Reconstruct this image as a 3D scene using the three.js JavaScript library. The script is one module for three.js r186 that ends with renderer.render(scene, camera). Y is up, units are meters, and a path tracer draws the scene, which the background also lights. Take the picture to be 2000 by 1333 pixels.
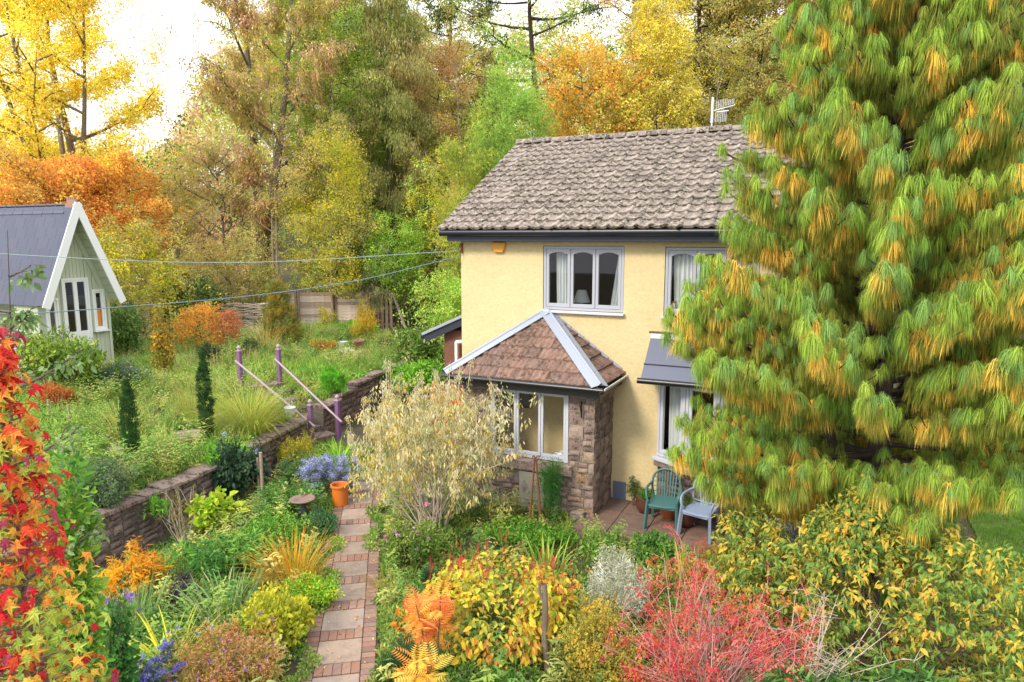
import * as THREE from 'three';
import { mergeGeometries } from 'three/addons/utils/BufferGeometryUtils.js';
import { RoundedBoxGeometry } from 'three/addons/geometries/RoundedBoxGeometry.js';

// ---------------------------------------------------------------- camera, sky, sun, exposure
const scene = new THREE.Scene();
const camera = new THREE.PerspectiveCamera(52.9, 1024 / 682, 0.1, 600);
camera.position.set(6.81, 4.9, 12.07);
camera.lookAt(6.81 - 0.426, 4.9 - 0.1493, 12.07 - 0.905);
const renderer = new THREE.WebGLRenderer({ antialias: true });
renderer.setSize(1024, 682);
renderer.toneMapping = THREE.LinearToneMapping;
renderer.toneMappingExposure = 2.4;
renderer.shadowMap.enabled = true;
renderer.shadowMap.type = THREE.PCFSoftShadowMap;
{ // an even, bright overcast sky: pale lavender white, a little brighter towards the zenith
  const w = 256, h = 128, data = new Float32Array(w * h * 4);
  const h2 = (x, y) => { const s = Math.sin(x * 127.1 + y * 311.7) * 43758.5453; return s - Math.floor(s); };
  const vn = (x, y, px) => { const xi = Math.floor(x), yi = Math.floor(y), fx = x - xi, fy = y - yi, sx = fx * fx * (3 - 2 * fx), sy = fy * fy * (3 - 2 * fy);
    const a = h2(((xi % px) + px) % px, yi), b = h2((((xi + 1) % px) + px) % px, yi), c = h2(((xi % px) + px) % px, yi + 1), d = h2((((xi + 1) % px) + px) % px, yi + 1);
    return (a * (1 - sx) + b * sx) * (1 - sy) + (c * (1 - sx) + d * sx) * sy; };
  for (let j = 0; j < h; j++) for (let i = 0; i < w; i++) {
    const el = (j / (h - 1) - 0.5) * Math.PI;                       // row 0 is the nadir
    const up = Math.max(0, Math.sin(el));
    const cloud = 0.5 * vn(i / 16, j / 6, 16) + 0.3 * vn(i / 8 + 5, j / 3, 32) + 0.2 * vn(i / 4, j / 1.5 + 9, 64);
    const l = (0.72 + 0.42 * up) * (0.86 + 0.28 * cloud);
    const o = (j * w + i) * 4;
    data[o] = l * 0.965; data[o + 1] = l * 0.975; data[o + 2] = l * 1.04; data[o + 3] = 1;
  }
  const sky = new THREE.DataTexture(data, w, h, THREE.RGBAFormat, THREE.FloatType);
  sky.mapping = THREE.EquirectangularReflectionMapping; sky.magFilter = THREE.LinearFilter; sky.minFilter = THREE.LinearFilter; sky.needsUpdate = true;
  scene.background = sky; scene.environment = sky;
}
const sun = new THREE.DirectionalLight(0xfff1dc, 1.5);
sun.position.set(-7, 17, 20); sun.target.position.set(0, 0, 0);
sun.castShadow = true; sun.shadow.radius = 26; sun.shadow.mapSize.set(4096, 4096);
Object.assign(sun.shadow.camera, { left: -45, right: 45, top: 45, bottom: -45, near: 1, far: 140 });
scene.add(sun, sun.target);

// ---------------------------------------------------------------- helpers
const V = (x, y, z) => new THREE.Vector3(x, y, z);
function rng(seed) { let a = (seed * 2654435761) >>> 0; return () => { a = (a + 0x6D2B79F5) | 0; let t = Math.imul(a ^ (a >>> 15), 1 | a); t = (t + Math.imul(t ^ (t >>> 7), 61 | t)) ^ t; return ((t ^ (t >>> 14)) >>> 0) / 4294967296; }; }
const mix = (a, b, t) => a + (b - a) * t;
const ss = (a, b, x) => { const t = Math.min(1, Math.max(0, (x - a) / (b - a))); return t * t * (3 - 2 * t); };
function lerpTable(t, x) { if (x <= t[0][0]) return t[0][1]; for (let i = 1; i < t.length; i++) if (x <= t[i][0]) return mix(t[i - 1][1], t[i][1], (x - t[i - 1][0]) / (t[i][0] - t[i - 1][0])); return t[t.length - 1][1]; }
const hash3 = (x, y, z) => { let h = Math.imul(x, 374761393) ^ Math.imul(y, 668265263) ^ Math.imul(z, 2147483647); h = Math.imul(h ^ (h >>> 13), 1274126177); return ((h ^ (h >>> 16)) >>> 0) / 4294967296; };
function noise3(x, y, z) {
  const xi = Math.floor(x), yi = Math.floor(y), zi = Math.floor(z); let u = x - xi, v = y - yi, w = z - zi;
  u = u * u * (3 - 2 * u); v = v * v * (3 - 2 * v); w = w * w * (3 - 2 * w);
  const g = (i, j, k) => hash3(xi + i, yi + j, zi + k);
  return mix(mix(mix(g(0, 0, 0), g(1, 0, 0), u), mix(g(0, 1, 0), g(1, 1, 0), u), v), mix(mix(g(0, 0, 1), g(1, 0, 1), u), mix(g(0, 1, 1), g(1, 1, 1), u), v), w);
}
// tileable noise for textures: x, y in 0..1, period p cells
function tnoise(x, y, p, s) {
  x *= p; y *= p; const xi = Math.floor(x), yi = Math.floor(y); let u = x - xi, v = y - yi; u = u * u * (3 - 2 * u); v = v * v * (3 - 2 * v);
  const g = (i, j) => hash3((xi + i) % p, (yi + j) % p, s);
  return mix(mix(g(0, 0), g(1, 0), u), mix(g(0, 1), g(1, 1), u), v);
}
function tfbm(x, y, p, s, oct = 4) { let a = 0.5, t = 0, n = 0; for (let o = 0; o < oct; o++) { t += a * tnoise(x, y, p << o, s + o); n += a; a *= 0.55; } return t / n; }
const lin = hex => { const c = new THREE.Color(hex); return [c.r, c.g, c.b]; };
// a texture of size n: fn(x, y) -> [r, g, b] linear 0..1
function colorTex(n, fn, rep = 1) {
  const d = new Uint8Array(n * n * 4), e = v => Math.round(255 * (v <= 0.0031308 ? v * 12.92 : 1.055 * Math.pow(Math.min(1, v), 1 / 2.4) - 0.055));
  for (let j = 0; j < n; j++) for (let i = 0; i < n; i++) { const c = fn(i / n, j / n), o = (j * n + i) * 4; d[o] = e(Math.max(0, c[0])); d[o + 1] = e(Math.max(0, c[1])); d[o + 2] = e(Math.max(0, c[2])); d[o + 3] = 255; }
  const t = new THREE.DataTexture(d, n, n); t.colorSpace = THREE.SRGBColorSpace; return finishTex(t, rep);
}
function grayTex(n, fn, rep = 1) {
  const d = new Uint8Array(n * n * 4);
  for (let j = 0; j < n; j++) for (let i = 0; i < n; i++) { const v = Math.round(255 * Math.min(1, Math.max(0, fn(i / n, j / n)))), o = (j * n + i) * 4; d[o] = d[o + 1] = d[o + 2] = v; d[o + 3] = 255; }
  return finishTex(new THREE.DataTexture(d, n, n), rep);
}
function finishTex(t, rep) { t.wrapS = t.wrapT = THREE.RepeatWrapping; t.magFilter = THREE.LinearFilter; t.minFilter = THREE.LinearMipmapLinearFilter; t.generateMipmaps = true; t.repeat.set(rep, rep); t.needsUpdate = true; return t; }
const std = (o) => new THREE.MeshStandardMaterial({ roughness: 0.85, ...o });
const rgb = (r, g, b) => new THREE.Color().setRGB(r, g, b);

const taken = {};
function numbered(name) { const n = taken[name] = (taken[name] ?? -1) + 1; return n ? `${name}_${String(n).padStart(3, '0')}` : name; }
function shade(o) { o.traverse(m => { if (m.isMesh) { m.castShadow = true; m.receiveShadow = true; } }); return o; }
function thing(name, label, category, pos = [0, 0, 0], turn = 0, group) {
  const g = new THREE.Group(); g.name = numbered(name); g.position.set(...pos); g.rotation.y = turn; g.userData = { label, category }; if (group) g.userData.group = group; scene.add(g); return g;
}
function part(name, geo, mat, parent, label) { const m = new THREE.Mesh(Array.isArray(geo) ? mergeGeometries(geo.map(norm)) : geo, mat); m.name = name; m.castShadow = m.receiveShadow = true; if (label) m.userData.label = label; parent.add(m); return m; }
function structure(name, geo, mat, label) { const m = part(numbered(name), geo, mat, scene); m.userData = { kind: 'structure', label: label ?? name.replace(/_/g, ' ') }; return m; }
function norm(g) { const q = g.index ? g.toNonIndexed() : g; for (const k of Object.keys(q.attributes)) if (!['position', 'normal', 'uv'].includes(k)) q.deleteAttribute(k); if (!q.attributes.normal) q.computeVertexNormals(); if (!q.attributes.uv) q.setAttribute('uv', new THREE.Float32BufferAttribute(new Float32Array(q.attributes.position.count * 2), 2)); return q; }
// box with uv in metres; centre x, y, z
function box(w, h, d, x = 0, y = 0, z = 0, uo = 0, vo = 0) {
  const g = new THREE.BoxGeometry(w, h, d), uv = g.attributes.uv, s = [[d, h], [d, h], [w, d], [w, d], [w, h], [w, h]];
  for (let i = 0; i < 24; i++) { const f = s[i >> 2]; uv.setXY(i, uv.getX(i) * f[0] + uo, uv.getY(i) * f[1] + vo); }
  g.translate(x, y, z); return g;
}
function rbox(w, h, d, r, x = 0, y = 0, z = 0, seg = 2) { const g = new RoundedBoxGeometry(w, h, d, seg, r); const uv = g.attributes.uv, p = g.attributes.position; for (let i = 0; i < uv.count; i++) uv.setXY(i, p.getX(i) + p.getZ(i), p.getY(i)); g.translate(x, y, z); return g; }
// planar uv in metres picked by the face's normal
function metreUV(g) { if (!g.attributes.normal) g.computeVertexNormals(); const p = g.attributes.position, n = g.attributes.normal, uv = new Float32Array(p.count * 2);
  for (let i = 0; i < p.count; i++) { const ax = Math.abs(n.getX(i)), ay = Math.abs(n.getY(i)), az = Math.abs(n.getZ(i)); if (ay >= ax && ay >= az) { uv[2 * i] = p.getX(i); uv[2 * i + 1] = p.getZ(i); } else if (ax > az) { uv[2 * i] = p.getZ(i); uv[2 * i + 1] = p.getY(i); } else { uv[2 * i] = p.getX(i); uv[2 * i + 1] = p.getY(i); } }
  g.setAttribute('uv', new THREE.Float32BufferAttribute(uv, 2)); return g; }
function tubePath(pts, r, radial = 6, seg = 0) { const c = new THREE.CatmullRomCurve3(pts.map(p => p.isVector3 ? p : V(...p))); return new THREE.TubeGeometry(c, seg || (pts.length - 1) * 4, r, radial, false); }
function bar(a, b, r, radial = 6, r2) { a = a.isVector3 ? a : V(...a); b = b.isVector3 ? b : V(...b); const d = b.clone().sub(a), l = d.length(); const g = new THREE.CylinderGeometry(r2 ?? r, r, l, radial); g.translate(0, l / 2, 0); g.applyQuaternion(new THREE.Quaternion().setFromUnitVectors(V(0, 1, 0), d.normalize())); g.translate(a.x, a.y, a.z); return g; }
function beam(a, b, w, h) { a = V(...a); b = V(...b); const d = b.clone().sub(a), l = d.length(); d.normalize(); const g = box(w, h, l, 0, 0, l / 2); const s = V(0, 1, 0).cross(d).normalize(), u = d.clone().cross(s); g.applyMatrix4(new THREE.Matrix4().makeBasis(s, u, d).setPosition(a)); return g; }
function lathe(pts, seg = 28) { return new THREE.LatheGeometry(pts.map(p => new THREE.Vector2(...p)), seg); }
// tapered tubes along polylines, all in one geometry: list of {pts:[Vector3], r:[..]}
function limbs(list, radial = 5) {
  const pos = [], nor = [], uv = [], idx = [];
  for (const { pts, r } of list) {
    const base = pos.length / 3; let prev = V(0.3, 0.1, 0.9), run = 0;
    for (let i = 0; i < pts.length; i++) {
      const d = (i < pts.length - 1 ? pts[i + 1].clone().sub(pts[i]) : pts[i].clone().sub(pts[i - 1])).normalize();
      const s = prev.clone().addScaledVector(d, -prev.dot(d)).normalize(), t = d.clone().cross(s); prev = s; if (i) run += pts[i].distanceTo(pts[i - 1]);
      for (let k = 0; k <= radial; k++) { const a = k / radial * Math.PI * 2, c = Math.cos(a), n = Math.sin(a); const nx = s.x * c + t.x * n, ny = s.y * c + t.y * n, nz = s.z * c + t.z * n; pos.push(pts[i].x + nx * r[i], pts[i].y + ny * r[i], pts[i].z + nz * r[i]); nor.push(nx, ny, nz); uv.push(k / radial * Math.max(0.08, r[0] * 6), run); }
      if (i) for (let k = 0; k < radial; k++) { const a = base + (i - 1) * (radial + 1) + k, b = a + radial + 1; idx.push(a, a + 1, b, b, a + 1, b + 1); }
    }
  }
  const g = new THREE.BufferGeometry(); g.setAttribute('position', new THREE.Float32BufferAttribute(pos, 3)); g.setAttribute('normal', new THREE.Float32BufferAttribute(nor, 3)); g.setAttribute('uv', new THREE.Float32BufferAttribute(uv, 2)); g.setIndex(idx); return g;
}

// ---------------------------------------------------------------- surface materials
const T = {};
T.fine = grayTex(256, (x, y) => tfbm(x, y, 16, 3, 4), 2);
T.grain = grayTex(512, (x, y) => 0.55 * tfbm(x, y, 24, 7, 4) + 0.45 * tfbm(x, y, 90, 9, 2), 1);
const M = {};
{
  const y0 = [0.615, 0.505, 0.28], y1 = [0.575, 0.46, 0.24];
  T.plaster = colorTex(512, (x, y) => { const a = tfbm(x, y, 5, 21, 5), b = tfbm(x, y, 60, 33, 2); const k = ss(0.35, 0.75, a) * 0.55, m = 0.92 + 0.16 * b; return [0, 1, 2].map(i => mix(y0[i], y1[i], k) * m); }, 0.4);
  T.plasterBump = grayTex(512, (x, y) => 0.65 * tfbm(x, y, 40, 41, 3) + 0.35 * tfbm(x, y, 9, 43, 2), 0.6);
  M.plaster = std({ map: T.plaster, bumpMap: T.plasterBump, bumpScale: 0.009, roughness: 0.95 });
}
function lichenTex(base, dark, pale, moss, s, rep, amount = 0.5) {
  return colorTex(512, (x, y) => {
    const a = tfbm(x, y, 6, s, 5), b = tfbm(x, y, 22, s + 11, 4), c = tfbm(x, y, 34, s + 23, 3), g = tfbm(x, y, 80, s + 31, 2);
    let k = [0, 1, 2].map(i => mix(base[i], dark[i], ss(0.4, 0.7, a) * 0.6));
    const p = ss(0.54 - 0.08 * amount, 0.64, b); k = k.map((v, i) => mix(v, pale[i], p * (0.3 + 0.5 * amount)));
    const q = ss(0.585, 0.65, c) * ss(0.38, 0.52, a); k = k.map((v, i) => mix(v, moss[i], q));
    return k.map(v => v * (0.8 + 0.4 * g));
  }, rep);
}
T.tile = lichenTex([0.215, 0.178, 0.150], [0.115, 0.094, 0.078], [0.38, 0.335, 0.28], [0.05, 0.04, 0.018], 101, 0.75, 0.6);
T.tileRed = lichenTex([0.205, 0.122, 0.093], [0.135, 0.078, 0.06], [0.30, 0.215, 0.165], [0.09, 0.055, 0.03], 151, 0.7, 0.1);
T.stone = lichenTex([0.30, 0.245, 0.22], [0.19, 0.15, 0.14], [0.40, 0.34, 0.28], [0.12, 0.10, 0.06], 201, 0.7, 0.1);
M.tile = std({ map: T.tile, bumpMap: T.grain, bumpScale: 0.008 });
M.tileB = std({ map: T.tile, bumpMap: T.grain, bumpScale: 0.008, color: rgb(0.84, 0.83, 0.84) });
M.tileRed = std({ map: T.tileRed, bumpMap: T.grain, bumpScale: 0.006 });
M.tileRedB = std({ map: T.tileRed, bumpMap: T.grain, bumpScale: 0.006, color: rgb(0.82, 0.86, 0.9) });
M.stones = [[1.1, 1.0, 0.96], [0.9, 0.8, 0.8], [1.2, 1.1, 0.95], [0.72, 0.64, 0.64], [1.25, 1.04, 0.72], [1.05, 1.0, 0.97]].map(c => std({ map: T.stone, color: rgb(...c), bumpMap: T.grain, bumpScale: 0.012, roughness: 0.95 }));
M.wallStones = [[0.62, 0.55, 0.53], [0.52, 0.47, 0.46], [0.72, 0.66, 0.62], [0.44, 0.40, 0.40]].map(c => std({ map: T.stone, color: rgb(...c), bumpMap: T.grain, bumpScale: 0.014, roughness: 0.97 }));
M.mortar = std({ color: rgb(0.30, 0.26, 0.23), bumpMap: T.grain, bumpScale: 0.01, roughness: 1 });
M.darkMortar = std({ color: rgb(0.12, 0.10, 0.085), bumpMap: T.grain, bumpScale: 0.01, roughness: 1 });
M.navy = std({ color: rgb(0.012, 0.015, 0.028), roughness: 0.35 });
M.navySoft = std({ color: rgb(0.024, 0.029, 0.05), roughness: 0.5 });
M.blackPlastic = std({ color: rgb(0.012, 0.013, 0.016), roughness: 0.3 });
M.frame = std({ color: rgb(0.38, 0.40, 0.46), roughness: 0.45 });
M.frameWhite = std({ color: rgb(0.52, 0.55, 0.63), roughness: 0.4 });
M.lead = std({ color: rgb(0.33, 0.37, 0.45), roughness: 0.6, metalness: 0.15, bumpMap: T.fine, bumpScale: 0.004 });
M.glass = new THREE.MeshPhysicalMaterial({ color: 0xffffff, transmission: 1, thickness: 0, roughness: 0.02, ior: 1.5 });
M.interior = std({ color: rgb(0.16, 0.10, 0.075) });
M.curtain = new THREE.MeshPhysicalMaterial({ color: rgb(0.66, 0.72, 0.72), roughness: 1, transmission: 0.25, thickness: 0, side: THREE.DoubleSide });
M.white = std({ color: rgb(0.78, 0.79, 0.82), roughness: 0.6 });
T.wood = colorTex(256, (x, y) => { const a = tfbm(x * 0.15, y, 8, 301, 3), g = tnoise(x * 0.25 + 0.02 * a, y, 60, 305), b = tfbm(x, y, 5, 311, 3); const k = 0.55 + 0.35 * g + 0.25 * (b - 0.5); return [0.52 * k, 0.445 * k, 0.375 * k]; }, 1);
M.fenceWood = std({ map: T.wood, color: rgb(1.25, 1.22, 1.2), bumpMap: T.grain, bumpScale: 0.004, roughness: 0.95 });
M.fenceWoodB = std({ map: T.wood, color: rgb(0.82, 0.72, 0.66), bumpMap: T.grain, bumpScale: 0.004, roughness: 0.95 });
M.post = std({ map: T.wood, color: rgb(0.72, 0.58, 0.48), roughness: 0.95 });
T.bark = colorTex(256, (x, y) => { const a = tfbm(x, y * 0.3, 12, 401, 4), b = tfbm(x, y, 5, 409, 3); const k = 0.45 + 0.9 * a; return [mix(0.12, 0.15, b) * k, mix(0.10, 0.13, b) * k, mix(0.08, 0.09, b) * k]; }, 1);
M.bark = std({ map: T.bark, bumpMap: T.grain, bumpScale: 0.02, roughness: 1 });
M.barkDark = std({ map: T.bark, color: rgb(0.5, 0.42, 0.40), bumpMap: T.grain, bumpScale: 0.03, roughness: 1 });
M.barkPale = std({ map: T.bark, color: rgb(2.2, 2.1, 2.0), bumpMap: T.grain, bumpScale: 0.008, roughness: 0.9 });
M.barkGrey = std({ map: T.bark, color: rgb(1.5, 1.45, 1.4), bumpMap: T.grain, bumpScale: 0.01, roughness: 0.95 });
M.barkMoss = std({ map: T.bark, color: rgb(0.9, 1.05, 0.55), bumpMap: T.grain, bumpScale: 0.02, roughness: 1 });
M.twigPink = std({ color: rgb(0.42, 0.27, 0.24), roughness: 0.9 });
M.twigPale = std({ color: rgb(0.48, 0.40, 0.32), roughness: 0.9 });
M.stemGreen = std({ color: rgb(0.10, 0.13, 0.03), roughness: 0.9 });
M.stemBrown = std({ color: rgb(0.13, 0.09, 0.055), roughness: 0.95 });
M.slate = [[0.05, 0.06, 0.10], [0.047, 0.055, 0.092], [0.056, 0.062, 0.10], [0.05, 0.058, 0.097]].map(c => std({ color: rgb(...c), roughness: 0.42, bumpMap: T.grain, bumpScale: 0.004 }));
M.shedGreen = std({ color: rgb(0.44, 0.48, 0.35), roughness: 0.8, bumpMap: T.fine, bumpScale: 0.002 });
M.shedWhite = std({ color: rgb(0.70, 0.72, 0.70), roughness: 0.7 });
M.terracotta = std({ color: rgb(0.46, 0.155, 0.055), roughness: 0.8, bumpMap: T.fine, bumpScale: 0.003 });
M.orangePot = std({ color: rgb(0.62, 0.17, 0.02), roughness: 0.55, bumpMap: T.fine, bumpScale: 0.002 });
M.brownGlaze = std({ color: rgb(0.10, 0.04, 0.026), roughness: 0.25 });
M.rust = std({ color: rgb(0.22, 0.09, 0.045), roughness: 0.9, bumpMap: T.fine, bumpScale: 0.002 });
M.purple = std({ color: rgb(0.19, 0.095, 0.215), roughness: 0.6, bumpMap: T.fine, bumpScale: 0.002 });
M.railPurple = std({ color: rgb(0.33, 0.25, 0.29), roughness: 0.6 });
T.brick = colorTex(256, (x, y) => { const a = tfbm(x, y, 6, 501, 4), b = tfbm(x, y, 40, 509, 2); const k = 0.7 + 0.35 * a + 0.25 * (b - 0.5); return [0.26 * k, 0.165 * k, 0.132 * k]; }, 2);
M.bricks = [[1, 1, 1], [1.12, 0.95, 0.85], [0.82, 0.80, 0.82], [1.2, 1.15, 1.05]].map(c => std({ map: T.brick, color: rgb(...c), bumpMap: T.grain, bumpScale: 0.006, roughness: 0.95 }));
T.slab = colorTex(512, (x, y) => { const a = tfbm(x, y, 5, 551, 5), b = tfbm(x, y, 60, 559, 2), c = 0.4 * ss(0.5, 0.75, tfbm(x, y, 12, 565, 4)); const k = 0.75 + 0.4 * a + 0.2 * (b - 0.5); return [mix(0.30, 0.19, c) * k, mix(0.235, 0.15, c) * k, mix(0.19, 0.12, c) * k]; }, 0.8);
M.slabs = [[1, 1, 1], [0.88, 0.87, 0.86], [1.1, 1.06, 1.0]].map(c => std({ map: T.slab, color: rgb(...c), bumpMap: T.grain, bumpScale: 0.005, roughness: 0.95 }));
T.soil = colorTex(512, (x, y) => { const a = tfbm(x, y, 7, 601, 5), b = tfbm(x, y, 48, 607, 3), g = ss(0.48, 0.62, tfbm(x, y, 14, 613, 4)); const k = 0.6 + 0.5 * a + 0.5 * (b - 0.5); return [mix(0.105, 0.085, g) * k, mix(0.08, 0.105, g) * k, mix(0.05, 0.03, g) * k]; }, 0.45);
M.soil = std({ map: T.soil, bumpMap: T.grain, bumpScale: 0.04, roughness: 1 });
T.lawn = colorTex(512, (x, y) => { const a = tfbm(x, y, 6, 651, 5), b = tfbm(x, y, 70, 659, 2); const k = 0.6 + 0.5 * a + 0.5 * (b - 0.5); return [0.13 * k, 0.20 * k, 0.03 * k]; }, 0.5);
M.lawn = std({ map: T.lawn, bumpMap: T.grain, bumpScale: 0.03, roughness: 1 });

// ---------------------------------------------------------------- the ground: a low garden by the house, an upper terrace to the left, a wooded rise behind
const wallLine = [[-30, -8], [-8, -5.5], [-2.3, -4.8], [-1.1, -4.62], [-0.2, -4.38], [0.6, -4.2], [3.42, -3.52], [5.73, -3.3], [9, -3.05], [16, -2.6]];
const wallX = z => lerpTable(wallLine, z);
const stairA = [-4.35, -0.62], stairB = [-7.3, -1.72];
const wallTop = z => 0.62 + 0.38 * ss(-0.8, -3.5, z);
function groundH(x, z) {
  const d = wallX(z) - x, fd = (x - 6.81) * -0.426 + (z - 12.07) * -0.905;
  let h = 0.02 * (noise3(x * 1.3, 0, z * 1.3) - 0.5);
  if (d > 0.05) { let up = wallTop(z) - 0.04 + (1.16 - wallTop(z)) * ss(0.2, 6.5, d); up += 0.08 * (noise3(x * 0.7, 3, z * 0.7) - 0.5); h = mix(h, up, ss(0.05, 0.25, d)); }
  else h -= 0.22 * ss(-1.7, -0.35, d) * ss(0.2, 1.6, z);
  if (d <= 0.05 && z < -9) h += 0.9 * ss(-9, -16, z);
  h += 0.13 * Math.max(0, fd - 30) * (1 - 0.3 * ss(60, 120, fd));
  const sx = stairB[0] - stairA[0], sz = stairB[1] - stairA[1], L = Math.hypot(sx, sz), ux = sx / L, uz = sz / L;
  const t = ((x - stairA[0]) * ux + (z - stairA[1]) * uz) / L, o = Math.abs((x - stairA[0]) * -uz + (z - stairA[1]) * ux);
  if (t > -0.1 && t < 1.02 && o < 0.52) h = Math.min(h, mix(h, Math.max(-0.03, t * 1.08 - 0.12), 1 - ss(0.42, 0.52, o)));
  return h;
}
{
  const axis = (pieces) => { const a = []; for (const [from, to, step] of pieces) for (let v = from; v < to - 1e-6; v += step) a.push(v); a.push(pieces[pieces.length - 1][1]); return a; };
  const xs = axis([[-260, -60, 20], [-60, -24, 2], [-24, -9, 0.5], [-9, -2.4, 0.12], [-2.4, 10, 0.3], [10, 20, 1], [20, 60, 5], [60, 260, 20]]);
  const zs = axis([[-320, -80, 20], [-80, -30, 2.5], [-30, -10, 0.8], [-10, 10, 0.2], [10, 16, 0.6], [16, 60, 6]]);
  const pos = [], uv = [], idx = [], nx = xs.length;
  for (const z of zs) for (const x of xs) { pos.push(x, groundH(x, z), z); uv.push(x, z); }
  for (let j = 0; j < zs.length - 1; j++) for (let i = 0; i < nx - 1; i++) { const a = j * nx + i; idx.push(a, a + nx, a + 1, a + 1, a + nx, a + nx + 1); }
  const g = new THREE.BufferGeometry(); g.setAttribute('position', new THREE.Float32BufferAttribute(pos, 3)); g.setAttribute('uv', new THREE.Float32BufferAttribute(uv, 2)); g.setIndex(idx); g.computeVertexNormals();
  structure('ground', g, M.soil, 'brown and mossy garden soil');
}
// rough dressed stones: three lumpy unit blocks (x, y 0..1 wide and high, front towards +z) that are scaled to each stone
const stoneBlocks = [1, 2, 3, 4].map(s => {
  const g = new THREE.BoxGeometry(1, 1, 1, 3, 3, 1).toNonIndexed(); const p = g.attributes.position;
  for (let i = 0; i < p.count; i++) { const x = p.getX(i), y = p.getY(i), z = p.getZ(i); const e = Math.max(Math.abs(x), Math.abs(y)) * 2; if (z > 0) { const n = noise3(x * 2.3 + s * 7, y * 2.3, s * 3.1) - 0.5; p.setZ(i, z + n * 0.5 - (e > 0.95 ? 0.35 : 0)); if (e > 0.95) { p.setX(i, x * 0.97); p.setY(i, y * 0.96); } } }
  g.computeVertexNormals(); const uv = g.attributes.uv; for (let i = 0; i < uv.count; i++) uv.setXY(i, (p.getX(i) * 0.5 + s * 0.37), (p.getY(i) * 0.25 + s * 0.21)); return g;
});
// lay stones over a rectangle w x h in the local frame (origin, right, up, out); returns nothing, adds children named stone
function layStones(parent, o, right, w, h, { rows, minW = 0.16, maxW = 0.42, depth = 0.07, gap = 0.012, mats, seed, name = 'stone', skip }) {
  const r = rng(seed), out = right.clone().cross(V(0, 1, 0)).normalize(), m4 = new THREE.Matrix4();
  let y = 0, row = 0;
  while (y < h - 0.02) {
    let rh = rows[Math.floor(r() * rows.length)]; if (h - y - rh < 0.06) rh = h - y; let x = 0;
    while (x < w - 0.02) {
      let sw = mix(minW, maxW, r()); if (w - x - sw < minW * 0.7) sw = w - x;
      const parts = rh > 0.17 && r() < 0.3 ? 2 : 1;
      for (let k = 0; k < parts; k++) {
        const ph = rh / parts, cx = x + sw / 2, cy = y + ph * (k + 0.5), proud = depth * (0.75 + 0.5 * r());
        if (skip && skip(cx, cy)) continue;
        const mesh = part(name, stoneBlocks[Math.floor(r() * 4)], mats[Math.floor(r() * mats.length)], parent);
        const c = o.clone().addScaledVector(right, cx).add(V(0, cy, 0)).addScaledVector(out, 0.005);
        m4.makeBasis(right.clone().multiplyScalar(sw - gap), V(0, ph - gap, 0), out.clone().multiplyScalar(proud)).setPosition(c);
        m4.decompose(mesh.position, mesh.quaternion, mesh.scale);
      }
      x += sw;
    }
    y += rh; row++;
  }
}

// ---------------------------------------------------------------- retaining wall of the terrace
function retainingWall(z0, z1, label, seed) {
  const t = thing('retaining_wall', label, 'wall'); const n = Math.max(2, Math.round(Math.abs(z1 - z0) / 0.8));
  const core = [], shape = [];
  for (let i = 0; i < n; i++) {
    const za = mix(z0, z1, i / n), zb = mix(z0, z1, (i + 1) / n), a = V(wallX(za), 0, za), b = V(wallX(zb), 0, zb), right = b.clone().sub(a); right.y = 0; const w = right.length(); right.normalize();
    const out = right.clone().cross(V(0, 1, 0)); const h = (wallTop(za) + wallTop(zb)) / 2;
    const g = box(w + 0.02, h + 0.45, 0.3, w / 2, (h + 0.45) / 2 - 0.45, -0.15); g.applyMatrix4(new THREE.Matrix4().makeBasis(right, V(0, 1, 0), out).setPosition(a)); core.push(g);
    layStones(t, a.clone().add(V(0, -0.26, 0)), right, w, h + 0.24, { rows: [0.09, 0.12, 0.15, 0.2], minW: 0.16, maxW: 0.44, depth: 0.06, mats: M.wallStones, seed: seed + i });
    // rough coping
    const r = rng(seed + 50 + i); let x = 0; while (x < w - 0.03) { let sw = Math.min(w - x, 0.2 + 0.25 * r()); if (w - x - sw < 0.1) sw = w - x; const m = part('coping_stone', stoneBlocks[Math.floor(r() * 4)], M.wallStones[r() < 0.5 ? 0 : 2], t); const hh = 0.07 + 0.05 * r();
      new THREE.Matrix4().makeBasis(right.clone().multiplyScalar(sw - 0.015), out.clone().multiplyScalar(-0.4), V(0, hh, 0)).setPosition(a.clone().addScaledVector(right, x + sw / 2).addScaledVector(out, -0.12).add(V(0, h + hh / 2 - 0.01, 0))).decompose(m.position, m.quaternion, m.scale); x += sw; }
  }
  part('core', core, M.darkMortar, t); return t;
}
retainingWall(7.6, -0.2, 'low dark stone retaining wall beside the brick path, from the red leaves to the purple posts', 900);
retainingWall(-1.08, -8.2, 'stone retaining wall running back from the purple handrails towards the side extension', 1000);

// white lichen spots on the near wall face, real crusts a few millimetres thick
// ---------------------------------------------------------------- stone steps between the handrails
{
  const t = thing('garden_steps', 'stone steps between the purple handrails up to the terrace', 'steps');
  const sx = stairB[0] - stairA[0], sz = stairB[1] - stairA[1], L = Math.hypot(sx, sz), d = V(sx / L, 0, sz / L), n = 7;
  for (let i = 0; i < n; i++) { const m = part('step', rbox(0.86, 0.17, L / n + 0.06, 0.02), M.wallStones[i % 4], t); m.position.set(stairA[0] + d.x * (i + 0.5) * L / n, 0.02 + i * 1.05 / n, stairA[1] + d.z * (i + 0.5) * L / n); m.rotation.y = Math.atan2(d.x, d.z); }
}
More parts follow.
